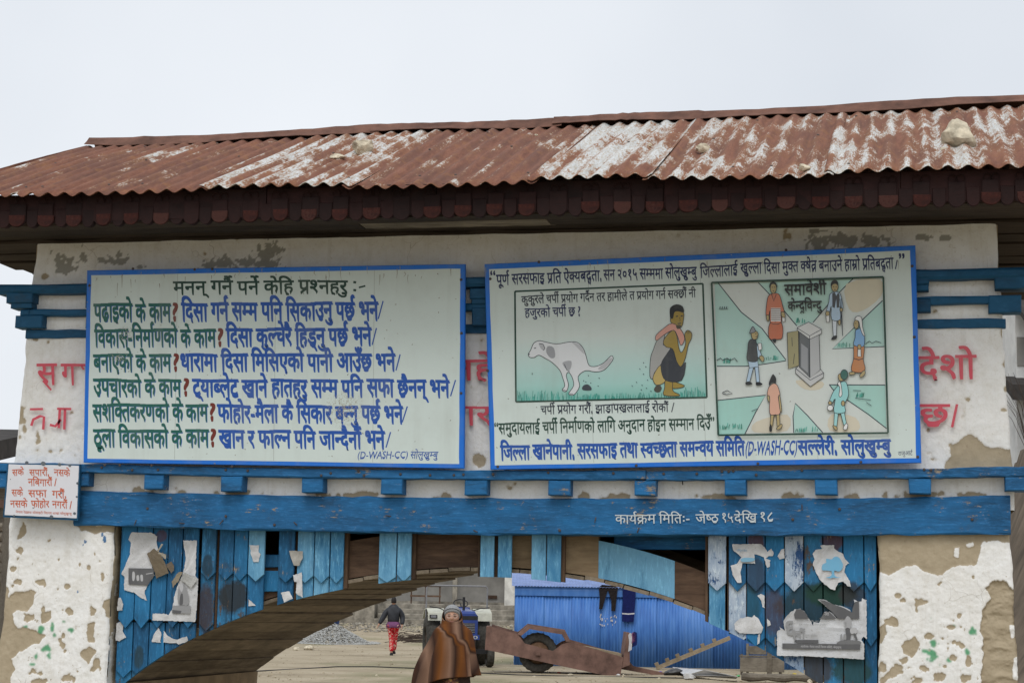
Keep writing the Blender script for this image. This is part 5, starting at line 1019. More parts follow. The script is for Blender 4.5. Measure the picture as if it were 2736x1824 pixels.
# ================================================================== YARD BEYOND THE GATE
HD = np.array([-math.sin(_a), math.cos(_a)]); RD = np.array([math.cos(_a), math.sin(_a)])
def sm(t): t = np.clip(t, 0, 1); return t * t * (3 - 2 * t)
def gz(x, y):
    x = np.asarray(x, float); y = np.asarray(y, float)
    d = (x - CAM[0]) * HD[0] + (y - CAM[1]) * HD[1]
    z = GZ * sm((y + 8.2) / 2.0) * (1 - sm((y - 2.6) / 9.0))
    return z + .62 * sm((d - 68) / 28) + 5.5 * sm((d - 130) / 120)
def at(u, d):
    """ground point under photo column u at distance d from the camera"""
    p = CAM[:2] + HD * d + RD * d * ((u + 790 * math.tan(_r) - 1368) / FPX / math.cos(_p))
    return np.array((p[0], p[1], float(gz(p[0], p[1]))))
def gp(u, v):
    z = 0.0
    for _ in range(12):
        p = GP(u, v, z); z = .5 * z + .5 * float(gz(p[0], p[1]))
    return np.array((p[0], p[1], float(gz(p[0], p[1]))))
def axis(*seg): return np.unique(np.concatenate([np.arange(a, b, s) for a, b, s in seg]))
gx = axis((-900, -60, 40), (-60, -28, 4), (-28, 14, .45), (14, 60, 4), (60, 901, 40)); gy = axis((-300, -12, 16), (-12, 14, .5), (14, 110, .5), (110, 300, 6), (300, 1600, 60))
GX, GY_ = np.meshgrid(gx, gy); GZZ = gz(GX, GY_) + .05 * (fbm(GX * .6, GY_ * .6, 4) - .5) * sm((GY_ - 30) / 10 + 1) + .02 * (fbm(GX * 2.1, GY_ * 2.1, 3) - .5)
r_, c_ = GX.shape; idx = np.arange(r_ * c_).reshape(r_, c_); me = bpy.data.meshes.new('ground')
me.from_pydata(np.stack([GX, GY_, GZZ], -1).reshape(-1, 3).tolist(), [], np.stack([idx[:-1, :-1], idx[:-1, 1:], idx[1:, 1:], idx[1:, :-1]], -1).reshape(-1, 4).tolist()); me.update()
g = G('packed_dirt', .95, .1); n1 = g.noise(.5, None, 6, .6); n2 = g.noise(6, None, 6, .7); n3 = g.noise(.16, g.pos((1, .5, 1)), 4)
c = g.ramp(n1, [(.3, (.26, .215, .15, 1)), (.5, (.37, .31, .22, 1)), (.72, (.43, .37, .275, 1))]); c = g.mix(g.ramp(n2, [(.52, 0.0), (.72, .6)]), c, (.20, .165, .115, 1)); c = g.mix(g.ramp(n3, [(.53, 0.0), (.62, .6)]), c, (.15, .16, .075, 1))
g.base(c); g.bump(n2, .6, .03); put('ground', me, g, None, True, kind='structure')
MT['rust'] = plain('rusted_plate', (.165, .095, .075), .45, 3.2, .75, .3, bump=.35); MT['tyre'] = plain('worn_tyre_rubber', (.055, .052, .046), .5, 14, .9, .15); MT['rim'] = plain('rusty_rim', (.16, .09, .05), .4, 14, .8, .3)
g = G('blue_shed_sheet', .5, .4); n1 = g.noise(2.2, g.pos((3, 3, .5)), 6, .65); n2 = g.noise(9, g.pos((4, 4, .4)), 6, .7); c = g.ramp(g.math('ADD', n1, g.math('MULTIPLY', g.math('SUBTRACT', g.rand(), .5), .30)), [(.28, (.035, .125, .40, 1)), (.5, (.06, .19, .52, 1)), (.74, (.11, .26, .60, 1))]); c = g.mix(g.ramp(n2, [(.6, 0.0), (.75, .45)]), c, (.20, .24, .32, 1)); g.base(c); MT['shed'] = g; MT['shedroof'] = plain('pale_blue_roof_sheet', (.20, .27, .48), .2, 3, .5, .4, bump=.1)
MT['concrete'] = plain('stained_concrete', (.23, .21, .175), .65, 1.9, .95, .1, bump=.6); MT['greywall'] = plain('grey_render', (.26, .25, .23), .2, 1.2, .95, .1); MT['whitecol'] = plain('dirty_white_column', (.60, .585, .54), .25, 2.5, .95, .1)
MT['tractor'] = plain('tractor_blue', (.018, .045, .21), .2, 4, .35, .5, bump=.05); MT['fender'] = plain('cream_fender_paint', (.50, .50, .42), .15, 8, .5, .4); MT['black'] = plain('black_plastic', (.018, .018, .02), .3, 20, .6, .35); MT['pipe'] = plain('grey_pipe', (.20, .20, .21), .2, 20, .5, .5)
MT['rawwood'] = wood_mat('dusty_timber', (.20, .155, .10, 1), (.36, .29, .20, 1), (1, 4, 4)); MT['oldwood'] = wood_mat('grey_old_timber', (.13, .11, .085, 1), (.26, .23, .185, 1), (1, 4, 4)); MT['dust'] = plain('dusty_stone', (.36, .30, .21), .4, 3, .95, .1); MT['gravel'] = plain('crushed_gravel', (.36, .36, .345), .5, 30, .95, .1)
MT['cloth_k'] = plain('black_knit', (.022, .018, .018), .4, 25, .95, .1); MT['cloth_n'] = plain('navy_towelling', (.012, .018, .09), .3, 25, .95, .1); MT['cloth_w'] = plain('white_stripe_cloth', (.5, .5, .52), .2, 20, .9, .1)
MT['skin'] = plain('skin', (.42, .235, .16), .12, 30, .6, .3, bump=.05); MT['hair'] = plain('black_hair', (.015, .012, .011), .4, 40, .6, .3); MT['jacket'] = plain('black_quilted_nylon', (.022, .024, .030), .3, 12, .55, .35); MT['purple'] = plain('purple_cotton', (.17, .07, .15), .25, 12, .9, .1)
MT['denim'] = plain('dark_denim', (.035, .06, .15), .3, 20, .9, .1); MT['knit'] = plain('grey_knit_cap', (.27, .275, .28), .25, 60, .95, .1); MT['skirt'] = plain('dark_brown_skirt', (.05, .032, .026), .4, 18, .95, .1); MT['glass'] = plain('silver_spectacle_wire', (.45, .44, .42), .1, 10, .3, .6)
g = G('red_floral_cotton', .9, .1); n1 = g.noise(16, None, 3, .5, 1.2); g.base(g.mix(g.ramp(n1, [(.54, 0.0), (.57, 1.0)]), (.50, .02, .03, 1), (.60, .42, .34, 1))); MT['floral'] = g
g = G('flowered_panel', .9, .1); n1 = g.noise(38, None, 2, .5, 1.0); g.base(g.ramp(n1, [(.3, (.05, .03, .025, 1)), (.5, (.06, .035, .025, 1)), (.56, (.20, .05, .03, 1)), (.62, (.13, .12, .05, 1)), (.7, (.25, .13, .04, 1))])); MT['flower'] = g
MT['shawl'] = shawl_mat(); MT['tarp'] = plain('black_plastic_sheet', (.03, .03, .032), .3, 9, .4, .4); MT['whitesheet'] = plain('white_painted_sheet', (.52, .52, .52), .15, 4, .5, .4)
MT['darkroof'] = plain('dark_slate_roof', (.05, .045, .042), .4, 3, .9, .15); MT['hill'] = plain('dry_brown_hillside', (.12, .095, .07), .5, 1.2, .95, .1, bump=1.0); MT['limewhite'] = plain('limewashed_house', (.62, .62, .60), .15, 2, .95, .1); MT['twig'] = plain('bare_twig', (.07, .055, .045), .4, 9, .95, .1)
def corr(mb_w, z0, z1, pitch, amp, x0=0.0, axis_='z'):
    """corrugated panel in x, upright"""
    n = max(6, int(mb_w / pitch * 6)); v = []; f = []
    for i in range(n + 1):
        x = x0 + mb_w * i / n; y = amp * math.cos(2 * math.pi * x / pitch); v += [(x, y, z0), (x, y, z1), (x, y + .004, z1), (x, y + .004, z0)]
        if i: a = 4 * i; f += [(a - 4, a, a + 1, a - 3), (a - 3, a + 1, a + 2, a - 2), (a - 2, a + 2, a + 3, a - 1), (a - 1, a + 3, a, a - 4)]
    f += [(0, 1, 2, 3), (4 * n, 4 * n + 3, 4 * n + 2, 4 * n + 1)]
    m_ = MB(); m_.v = v; m_.f = f; return m_
def place(name, label, cat, u, d, grp=None, rz=0.0):
    p = at(u, d); return root(name, tuple(p), label, cat, grp, R_(YAW) + rz)
# ------------------------------------------------------------------ blue shed, laundry, plank ladder
DS = 53.0; shed = place('shed', 'bright blue corrugated metal shed with pale blue roof', 'shed', 1690, DS); ks = FPX / DS
sxl, sxr = (1372 - 1690) / ks, (2150 - 1690) / ks; x = sxl; i = 0
while x < sxr - .05:
    wdt = min(.76, sxr - x); o = put('wall_sheet', corr(wdt + .02, -.03, 2.0, .085, .012, x), MT['shed'], shed, True); o.location.y = .022 * (i % 2); x += wdt; i += 1
put('end_wall', MB().box(sxl - .01, sxl + .03, .05, 3.0, -.03, 2.1), MT['shed'], shed); put('end_wall', MB().box(sxr - .03, sxr + .01, .05, 3.0, -.03, 2.1), MT['shed'], shed); put('rear_wall', MB().box(sxl + .031, sxr - .031, 2.95, 3.0, -.03, 2.3), MT['shed'], shed)
put('flashing', MB().loft([[(xx, -.05, 2.01), (xx, -.02, 2.13), (xx, .02, 2.13), (xx, .02, 1.86), (xx, -.035, 1.86)] for xx in np.linspace(sxl - .02, sxr, 12)]), MT['shed'], shed)
x = sxl - .1
while x < sxr:
    wd = min(.8, sxr + .1 - x); n = int(wd / .085 * 6); m_ = MB()
    for a in range(n + 1):
        xx = x + (wd + .03) * a / n; zz_ = .011 * math.cos(2 * math.pi * xx / .085); m_.v += [(xx, -.12, 2.11 + zz_), (xx, 3.15, 2.62 + zz_), (xx, 3.15, 2.617 + zz_), (xx, -.12, 2.107 + zz_)]
        if a: b = 4 * a; m_.f += [(b - 4, b, b + 1, b - 3), (b - 2, b + 2, b + 3, b - 1), (b - 1, b + 3, b, b - 4)]
    put('roof_sheet', m_, MT['shedroof'], shed, True); x += wd
pnl = MB(); st = np.random.default_rng(11)
for _ in range(26):
    cx = (1270 + st.uniform(1090, 1240) / 3.36 - 1690) / ks; cz = 1.55 + (1626 - (1380 + st.uniform(890, 985) / 3.36)) / ks; pnl.box(cx, cx + st.uniform(.01, .04), -.0225, -.0195, cz, cz + st.uniform(.02, .07))
put('paint_mark', pnl, MT['cloth_w'], shed, kind='stuff')
def lp(x, y, d): return ((1270 + x / 3.36 - 1690) / (FPX / d), 1.55 + (1626 - 1380 - y / 3.36) / (FPX / d))
def cloth(name, label, cat, outlines, mt, dy=-.10, extra=None):
    r = root(name, tuple(at(1690, DS) + np.array((0, 0, 1.2))), label, cat, rz=R_(YAW)); 
    for nm_, q, m_ in outlines:
        pts = [lp(a, b, DS) for a, b in q]; mb = MB(); k = len(pts)
        mb.loft([[(p[0], dy + .012 * math.sin(p[1] * 9 + p[0] * 30), p[1] - 1.2) for p in pts], [(p[0], dy + .03 + .012 * math.sin(p[1] * 9 + p[0] * 30), p[1] - 1.2) for p in pts]]); put(nm_, mb, MT[m_], r)
    return r
cloth('trousers', 'black leggings hung to dry on the blue shed', 'trousers', [('waist', [(1085, 640), (1110, 618), (1225, 625), (1252, 640), (1248, 672), (1085, 672)], 'cloth_k'), ('leg', [(1085, 673), (1160, 673), (1140, 740), (1115, 835), (1086, 832), (1092, 740)], 'cloth_k'), ('leg', [(1168, 673), (1248, 673), (1240, 750), (1232, 850), (1196, 848), (1195, 760)], 'cloth_k')], 'cloth_k')
cloth('towel', 'long navy towel with white stripe hanging on the blue shed', 'towel', [('cloth', [(1295, 655), (1410, 660), (1408, 760), (1402, 860), (1345, 866), (1292, 862), (1296, 760)], 'cloth_n'), ('stripe', [(1292, 862), (1345, 866), (1402, 860), (1401, 872), (1345, 877), (1292, 874)], 'cloth_w'), ('hem', [(1292, 874), (1345, 877), (1401, 872), (1395, 938), (1345, 942), (1294, 938)], 'cloth_n')], 'cloth_n')
DL = 51.0; la = root('plank_ladder', tuple(at(1690, DL)), 'long timber plank with nailed cleats leaning along the blue shed', 'ladder', rz=R_(YAW))
a = Vector((lp(1605, 1345, DL)[0], 0, .04)); b = Vector((lp(2290, 1070, DL)[0], .9, lp(2290, 1070, DL)[1])); dr = (b - a).normalized(); side = Vector((0, 1, 0)); upv = dr.cross(side).normalized() * -1
if upv.z < 0: upv = -upv
put('plank', MB().loft([[p - upv * .05, p + upv * .05, p + upv * .05 + side * .16, p - upv * .05 + side * .16] for p in (a, (a + b) / 2, b)]), MT['rawwood'], la)
for t in (.02, .16, .30, .48, .64, .80):
    p = a + (b - a) * t + upv * .052; q = dr * .055; put('cleat', MB().loft([[p - q, p + q, p + q + upv * .085, p - q + upv * .085], [p - q + side * .16, p + q + side * .16, p + q + upv * .085 + side * .16, p - q + upv * .085 + side * .16]]), MT['rawwood'], la)
# ------------------------------------------------------------------ trailer
DT = 46.6; kt = FPX / DT * 3.36; tr = place('farm_trailer', 'rusty brown two-wheeled farm trailer tipped onto its drawbar', 'trailer', 1270 + 560 / 3.36, DT)
def tl(x, y): return ((x - 560) / kt, (1392 - y) / kt)
def prism(name, q, y0, y1, mt, par=tr):
    pts = [tl(*p) for p in q]; bm = bmesh.new(); f0 = bm.faces.new([bm.verts.new((p[0], y0, p[1])) for p in pts]); e = bmesh.ops.extrude_face_region(bm, geom=[f0]); bmesh.ops.translate(bm, vec=(0, y1 - y0, 0), verts=[v_ for v_ in e['geom'] if isinstance(v_, bmesh.types.BMVert)]); bmesh.ops.recalc_face_normals(bm, faces=bm.faces)
    me = bpy.data.meshes.new(name); bm.to_mesh(me); bm.free(); return put(name, me, MT[mt], par)
side_ = [(135, 985), (375, 1050), (440, 1128), (690, 1190), (770, 1130), (842, 1108), (1312, 1235), (1285, 1422), (100, 1190)]
prism('side_panel', side_, -.16, -.13, 'rust'); prism('side_panel', [(a_ + 6, b_ - 14) for a_, b_ in side_], 1.30, 1.33, 'rust')
prism('bed', [(150, 1075), (1300, 1320), (1298, 1345), (146, 1100)], -.129, 1.299, 'oldwood'); prism('load', [(850, 1140), (1000, 1150), (1300, 1205), (1300, 1316), (850, 1222)], .0, 1.25, 'rawwood')
prism('tailboard', [(98, 985), (134, 982), (118, 1195), (88, 1192)], -.15, 1.32, 'rust'); prism('headboard', [(1316, 1240), (1345, 1015), (1366, 1018), (1372, 1300), (1300, 1330)], -.14, 1.31, 'rust')
fo = [(372, 1050), (465, 972), (800, 1020), (846, 1108), (806, 1108), (770, 1045), (480, 1003), (410, 1062)]; prism('fender', fo, -.17, .28, 'rust'); prism('fender', [(a_ + 4, b_ - 12) for a_, b_ in fo], .92, 1.34, 'rust')
prism('drawbar', [(1300, 1262), (1350, 1240), (1420, 1318), (1700, 1372), (1720, 1400), (1640, 1398), (1300, 1345)], .5, .66, 'rust')
prism('axle', [(540, 1195), (580, 1195), (580, 1232), (540, 1232)], -.2, 1.36, 'rust')
def wheel(par, x, z, R, w_, y, dirn=1, tread=22):
    t = MB(); n = 44; rings = []
    prof = [(R * .56, -.5), (R * .70, -.52), (R * .90, -.5), (R * .975, -.36), (R * .985, 0), (R * .975, .36), (R * .90, .5), (R * .70, .52), (R * .56, .5)]
    for j in range(n):
        a_ = 2 * math.pi * j / n; lug = 1.0 if j % 2 else .965
        rings.append([(x + math.cos(a_) * (rr * (lug if rr > R * .95 else 1)), y + yy * w_, z + math.sin(a_) * (rr * (lug if rr > R * .95 else 1))) for rr, yy in prof])
    m_ = MB(); m_.loft(rings + [rings[0]], cap=False); wh = put('wheel', m_, MT['tyre'], par, True)
    rm = MB().lathe([(R * .57, -.40 * w_), (R * .52, -.34 * w_), (R * .48, -.15 * w_), (R * .22, -.1 * w_), (R * .18, -.3 * w_), (.0, -.34 * w_)], 20, 'y', (x, y, z)); put('rim', rm, MT['rim'], wh, True)
wheel(tr, 0.0, .482, .478, .20, .09); wheel(tr, 0.0, .482, .478, .20, 1.12)
cl = root('hung_rags', tuple(at(1270 + 1385 / 3.36, DT)), 'dark and striped rags draped over the trailer headboard', 'rags', rz=R_(YAW))
for x0, x1, zt, zb, m_ in ((-.10, -.02, .99, .55, 'cloth_w'), (-.03, .06, 1.0, .74, 'purple'), (.0, .10, 1.02, .66, 'cloth_n')):
    put('rag', MB().loft([[(x0, yy, zb), (x1, yy, zb + .05), (x1 + .01, yy, (zb + zt) / 2), (x1, yy, zt - .02), ((x0 + x1) / 2, yy, zt), (x0, yy, zt - .05), (x0 + .02, yy, (zb + zt) / 2)] for yy in (-.18, .1)]), MT[m_], cl)
# ------------------------------------------------------------------ tractor
DTr = 52.0; kk = FPX / DTr * 3.531; tq = place('tractor', 'blue tractor with cream front fenders facing the gate', 'tractor', 880 + 1228 / 3.531, DTr, None, R_(9))
put('hood', MB().loft([[(s_ * wx, yy, zz_) for s_, wx, zz_ in ((-1, .27, .82), (-1, .28, 1.30), (-1, .20, zt), (1, .20, zt), (1, .28, 1.30), (1, .27, .82))] for yy, zt in ((-1.62, 1.36), (-1.55, 1.42), (-.6, 1.46), (-.2, 1.50))]), MT['tractor'], tq)
put('stripe', MB().box(-.272, .272, -1.627, -1.618, 1.20, 1.30), MT['black'], tq); put('grille', MB().box(-.2, .2, -1.628, -1.618, .86, 1.12), MT['black'], tq)
for s_ in range(6): put('grille_bar', MB().box(-.2, .2, -1.634, -1.6285, .88 + s_ * .042, .895 + s_ * .042), MT['pipe'], tq)
pl = put('number_plate', MB().box(-.32, .32, -1.66, -1.63, .70, .82), MT['tractor'], tq)
V_, F_, K_, wd_ = compose('530'); lt = MB(); lt.v = [(-.12 + p[0] / wd_ * .40, -1.663 - .0004 * k_, .72 + p[1] * .12) for p, k_ in zip(V_, K_)]; lt.f = F_; put('number', lt, MT['fender'], pl)
put('front_axle', MB().box(-.7, .7, -1.45, -1.33, .34, .46), MT['black'], tq); put('chassis', MB().box(-.2, .2, -1.6, .9, .40, .82), MT['black'], tq); put('front_weight', MB().box(.02, .16, -1.72, -1.66, .12, .70), MT['rawwood'], tq); put('dash', MB().box(-.26, .26, -.19, .05, .9, 1.52), MT['tractor'], tq)
for s_ in (-1, 1):
    put('fender', MB().loft([[(s_ * .62 - .22, yy, zz_), (s_ * .62 + .24, yy, zz_), (s_ * .62 + .24, yy + .03, zz_ + .02), (s_ * .62 - .22, yy + .03, zz_ + .02)] for yy, zz_ in ((-.16, 1.16), (-.12, 1.36), (.2, 1.46), (.7, 1.44), (1.1, 1.20))]), MT['fender'], tq)
put('headlamp', MB().box(-.80, -.60, -.19, -.14, 1.22, 1.31), MT['black'], tq); put('headlamp_lens', MB().box(-.77, -.63, -.195, -.1905, 1.235, 1.295), MT['pipe'], tq)
def wheelx(par, x, y, R, w_):
    n = 36; rings = []; prof = [(R * .5, -.5), (R * .88, -.5), (R * .98, -.3), (R, 0), (R * .98, .3), (R * .88, .5), (R * .5, .5)]
    for j in range(n):
        a_ = 2 * math.pi * j / n; lg = 1.0 if j % 2 else .95; rings.append([(x + yy * w_, y + math.cos(a_) * rr * (lg if rr > R * .9 else 1), R + math.sin(a_) * rr * (lg if rr > R * .9 else 1)) for rr, yy in prof])
    wh = put('wheel', MB().loft(rings + [rings[0]], cap=False), MT['tyre'], par, True); put('rim', MB().lathe([(R * .52, -.35 * w_), (R * .4, -.1 * w_), (R * .3, .1 * w_), (R * .52, .35 * w_)], 18, 'x', (x, y, R)), MT['rim'], wh, True)
for s_ in (-1, 1): wheelx(tq, s_ * .66, .45, .66, .36); wheelx(tq, s_ * .63, -1.39, .32, .18)
sw = MB().tube([(.06 + .19 * math.cos(t), .16 + .12 * math.sin(t), 1.62 + .10 * math.sin(t)) for t in np.linspace(0, 2 * math.pi, 25)], .014, 6, False); put('steering_wheel', sw, MT['black'], tq, True)
put('steering_column', MB().tube([(.06, -.1, 1.40), (.06, .16, 1.61)], .022), MT['black'], tq); put('seat', MB().box(-.24, .24, .55, .95, .95, 1.1).box(-.24, .24, .93, 1.03, 1.1, 1.5), MT['black'], tq)
put('roll_bar', MB().tube([(-.82, .5, 1.0), (-.82, .5, 2.02), (-.78, .5, 2.08), (.78, .5, 2.08), (.82, .5, 2.02), (.82, .5, 1.0)], .022, 8), MT['pipe'], tq); put('exhaust', MB().tube([(.0, -.9, 1.4), (.0, -.9, 1.78)], .035, 8), MT['black'], tq)
for s_ in (-1, 1): put('lever', MB().tube([(s_ * .3, .1, 1.4), (s_ * .55, -.05, 1.49), (s_ * .8, -.1, 1.52)], .014, 5), MT['black'], tq)
# ------------------------------------------------------------------ steps and hall behind
DB = 97.0; kb = FPX / DB; hall = place('hall', 'grey rendered hall wall with white columns above the steps', 'building', 1250, DB + 4); hz = float(hall.location.z)
stp = place('concrete_steps', 'wide stained concrete steps across the back of the yard', 'steps', 1250, DB); z0s = float(stp.location.z)
for i in range(4):
    rgs = []; stt = np.random.default_rng(i)
    for xx in np.linspace(-4.6 + .15 * i, 6.5, 40): j = stt.normal(0, .02); rgs.append([(xx, i * .55 + j, -.2), (xx, i * .55 + j, .25 * (i + 1) - .03), (xx, i * .55 + .03 + j, .25 * (i + 1) + stt.normal(0, .012)), (xx, 3.2, .25 * (i + 1) - .004 * (4 - i)), (xx, 3.2, -.2)])
    put('step', MB().loft(rgs), MT['concrete'], stp)
put('side_block', MB().box(-5.6, -4.62, .3, 2.6, -.2, 1.15), MT['concrete'], stp); put('side_block', MB().box(-7.5, -5.61, .5, 2.6, -.2, .7), MT['concrete'], stp)
fz = z0s + 1.0 - hz - .02
put('plinth', MB().box(-9, 9, -1.0, 5, -.3, fz), MT['concrete'], hall); put('wall', MB().box(-8.8, 8.8, .6, 1.0, fz + .002, fz + 3.4), MT['greywall'], hall); put('roof', MB().box(-9.3, 9.3, -.9, 5.3, fz + 3.402, fz + 3.6), MT['darkroof'], hall)
def col(u0, u1, y0, mt):
    d = DB + 4 + y0; x0 = (u0 - 1250) / FPX * d; x1 = (u1 - 1250) / FPX * d; put('column', MB().slab([(x0, fz), (x1, fz), (x1, fz + 3.39), (x0, fz + 3.39)], y0, y0 + .3, .02), MT[mt], hall)
col(1209, 1222, -.2, 'concrete'); col(1347, 1375, -.35, 'whitecol'); col(1010, 1022, -.2, 'concrete'); col(1500, 1526, -.35, 'whitecol')
put('kerb', MB().box(-8.7, 8.7, .2, .59, fz + .003, fz + .16), MT['concrete'], hall); put('wall_brick', MB().box(1.0, 1.5, .52, .598, fz + .35, fz + .52), MT['brownx'], hall)
rk = root('wooden_rack', tuple(np.array(at(1139, DB + 2.4)[:2].tolist() + [z0s + 1.0])), 'brown timber rack standing on the top step', 'rack', rz=R_(YAW))
for xx in (-.72, .0, .72): put('upright', MB().box(xx - .035, xx + .035, -.03, .03, 0, .98), MT['brownx'], rk)
for zz_ in (.35, .86): put('rail', MB().box(-.78, .78, -.06, -.032, zz_, zz_ + .09), MT['brownx'], rk)
# ------------------------------------------------------------------ gravel heap, stones, litter
def rocks(name, pts, sizes, mt, label, cat, seed=0, flat=.6):
    st = np.random.default_rng(seed); base = np.array([(1, 0, 0), (-1, 0, 0), (0, 1, 0), (0, -1, 0), (0, 0, 1), (0, 0, -1)], float); fb = [(0, 2, 4), (2, 1, 4), (1, 3, 4), (3, 0, 4), (2, 0, 5), (1, 2, 5), (3, 1, 5), (0, 3, 5)]
    n = len(pts); j = st.uniform(.6, 1.3, (n, 6, 3)); v = base[None] * j; v[:, :, 2] *= flat; v += st.normal(0, .15, v.shape); a = st.uniform(0, 6.28, n); ca, sa = np.cos(a)[:, None], np.sin(a)[:, None]
    x = v[:, :, 0] * ca - v[:, :, 1] * sa; y = v[:, :, 0] * sa + v[:, :, 1] * ca; v = np.stack([x, y, v[:, :, 2]], -1) * np.array(sizes)[:, None, None] + np.array(pts)[:, None]
    f = (np.array(fb)[None] + 6 * np.arange(n)[:, None, None]).reshape(-1, 3); me = bpy.data.meshes.new(name); me.from_pydata(v.reshape(-1, 3).tolist(), [], f.tolist()); me.update()
    o = put(name, me, MT[mt], kind='stuff'); return tag(o, label, cat)
st = np.random.default_rng(5); hp = gp(892, 1716); dh = float((hp[:2] - CAM[:2]) @ HD); pts = []; sz_ = []
for _ in range(5200):
    r = math.sqrt(st.random()) * 1.75; a = st.uniform(0, 6.283); h = max(0, .72 * (1 - r / 1.35)) if r < 1.35 else 0; q = hp[:2] + np.array((math.cos(a), math.sin(a))) * r; pts.append((q[0], q[1], float(gz(*q)) + h + .01)); sz_.append(st.uniform(.02, .05))
rocks('gravel_heap', pts, sz_, 'gravel', 'grey heap of crushed gravel in the yard', 'gravel', 1)
pts = []; sz_ = []
for _ in range(6000):
    d = 36 + 60 * st.random() ** 1.4; u = st.uniform(620, 2230); q = at(u, d)
    if fbm(q[0] * .35, q[1] * .35, 3) < .47 and st.random() < .75: continue
    pts.append((q[0], q[1], q[2] + .004)); sz_.append(.008 + .034 * st.random() ** 3.5)
rocks('loose_stones', pts, sz_, 'dust', 'loose small stones scattered over the dirt yard', 'stones', 2, .5)
pts = []; sz_ = []
for _ in range(1500):
    d = 84 + 11 * st.random(); u = st.uniform(700, 1420); q = at(u, d); pts.append((q[0], q[1], q[2] + .02)); sz_.append(.03 + .10 * st.random() ** 3)
rocks('rubble', pts, sz_, 'concrete', 'rubble strewn at the foot of the steps', 'rubble', 3)
for i, (k, x, y, w_, h_, lab) in enumerate((('k', 325, 1160, 50, 26, 'pale flat stone on the bare dirt behind the walking person'), ('k', 585, 1352, 34, 18, 'small pale stone on the dirt below the walking person'), ('k', 445, 1488, 30, 22, 'brown stone lying beside the black hose'), ('l', 530, 1428, 44, 28, 'pale stone in front of the trailer wheel'), ('l', 850, 1412, 70, 28, 'cream flat stone under the trailer side'), ('l', 1330, 1420, 40, 40, 'angular stone at the drawbar end of the trailer'), ('l', 1650, 1445, 40, 22, 'pale stone near the white sheet'), ('j', 1830, 1230, 130, 60, 'grey slab stone in front of the gravel heap'), ('j', 1720, 1245, 80, 40, 'smaller grey slab beside the gravel heap'), ('j', 1990, 1185, 100, 40, 'long grey slab against the gravel heap'), ('m', 1285, 1545, 70, 50, 'white broken rock beside the old log'), ('j', 2325, 1168, 60, 26, 'lone pale stone out on the open dirt'))):
    u, v = Z(k, x, y + h_ * .5); p = gp(u, v); d = float((p[:2] - CAM[:2]) @ HD); s_ = w_ / 2 / ZO[k][2] / FPX * d
    o = put('stone', stone_mesh(1.0, 200 + i, 2, (s_, s_ * .8, s_ * h_ / w_ * 1.1)), None); o.location = (p[0], p[1], p[2] + s_ * h_ / w_ * .55); o.rotation_euler.z = random.uniform(0, 3); tag(o, lab, 'stone', 'single stones in the yard')
bag = put('plastic_bag', stone_mesh(1.0, 300, 3, (.17, .12, .10)), None); bag.data.materials.clear(); bag.data.materials.append(MT['whitesheet'].m); bag.location = tuple(gp(*Z('l', 1920, 1462)) + np.array((0, 0, .07))); tag(bag, 'crumpled white plastic bag lying near the white sheet', 'bag')
q = [gp(*Z('l', 1775, 1362)), gp(*Z('l', 1900, 1425)), gp(*Z('m', 730, 1528)), gp(*Z('m', 700, 1512)), gp(*Z('l', 2300, 1428))]
q = [GP(*Z('l', a_, b_), z_) for a_, b_, z_ in ((1770, 1345, .16), (1880, 1418, .06), (2340, 1448, .05), (2360, 1432, .12), (2050, 1368, .22))]
o = put('metal_sheet', MB().loft([q, [p + np.array((0, 0, -.012)) for p in q]]), MT['whitesheet']); tag(o, 'white painted metal sheet lying on the ground before the shed', 'metal sheet')
for i, q_ in enumerate(([(685, 1793), (800, 1787), (900, 1781), (1000, 1781), (1125, 1786)], [(1270, 1797), (1380, 1803), (1500, 1806), (1690, 1809), (1850, 1812)])):
    o = put('hose', MB().tube([gp(*p) + np.array((0, 0, .012)) for p in q_], .014, 5), MT['black']); tag(o, ('thin black hose lying across the bare dirt', 'thin black hose running along the ground before the trailer')[i], 'hose')
lo = root('log', tuple(gp(*Z('m', 1050, 1560))), 'old grey log lying among debris below the plank panel', 'log', rz=R_(YAW) - .1)
put('trunk', MB().tube([(-.95 + .19 * i, .03 * math.sin(i), .10 + .01 * math.cos(i * 2)) for i in range(11)], [.085 + .012 * math.sin(i * 1.7) for i in range(11)], 9), MT['oldwood'], lo)
ta = put('tarpaulin', stone_mesh(1.0, 310, 3, (.30, .22, .13)), None); ta.data.materials.clear(); ta.data.materials.append(MT['tarp'].m); ta.location = tuple(gp(*Z('l', 1790, 1425)) + np.array((0, 0, .08))); tag(ta, 'black plastic bundle at the end of the white sheet', 'bundle')
te = root('trestle', tuple(at(1800 + 790 / 3.532, 48.0)), 'rough grey timber trestle standing before the shed', 'trestle', rz=R_(YAW)); k5 = FPX / 48 * 3.532
def tm(x0, x1, y0, y1, d0, d1, n): put(n, MB().slab([((x0 - 790) / k5, (1482 - y1) / k5), ((x1 - 790) / k5, (1482 - y1) / k5), ((x1 - 790) / k5, (1482 - y0) / k5), ((x0 - 790) / k5, (1482 - y0) / k5)], d0, d1, .004), MT['oldwood'], te)
tm(578, 990, 1318, 1448, -.06, -.03, 'board'); tm(640, 662, 1190, 1482, .0, .06, 'leg'); tm(828, 872, 1262, 1484, -.11, -.065, 'leg'); tm(960, 985, 1300, 1482, .3, .36, 'leg'); tm(600, 622, 1290, 1482, .3, .36, 'leg'); tm(664, 826, 1212, 1288, .01, .04, 'board'); tm(590, 1000, 1300, 1316, -.03, .4, 'top')
br = MB(); st = np.random.default_rng(8)
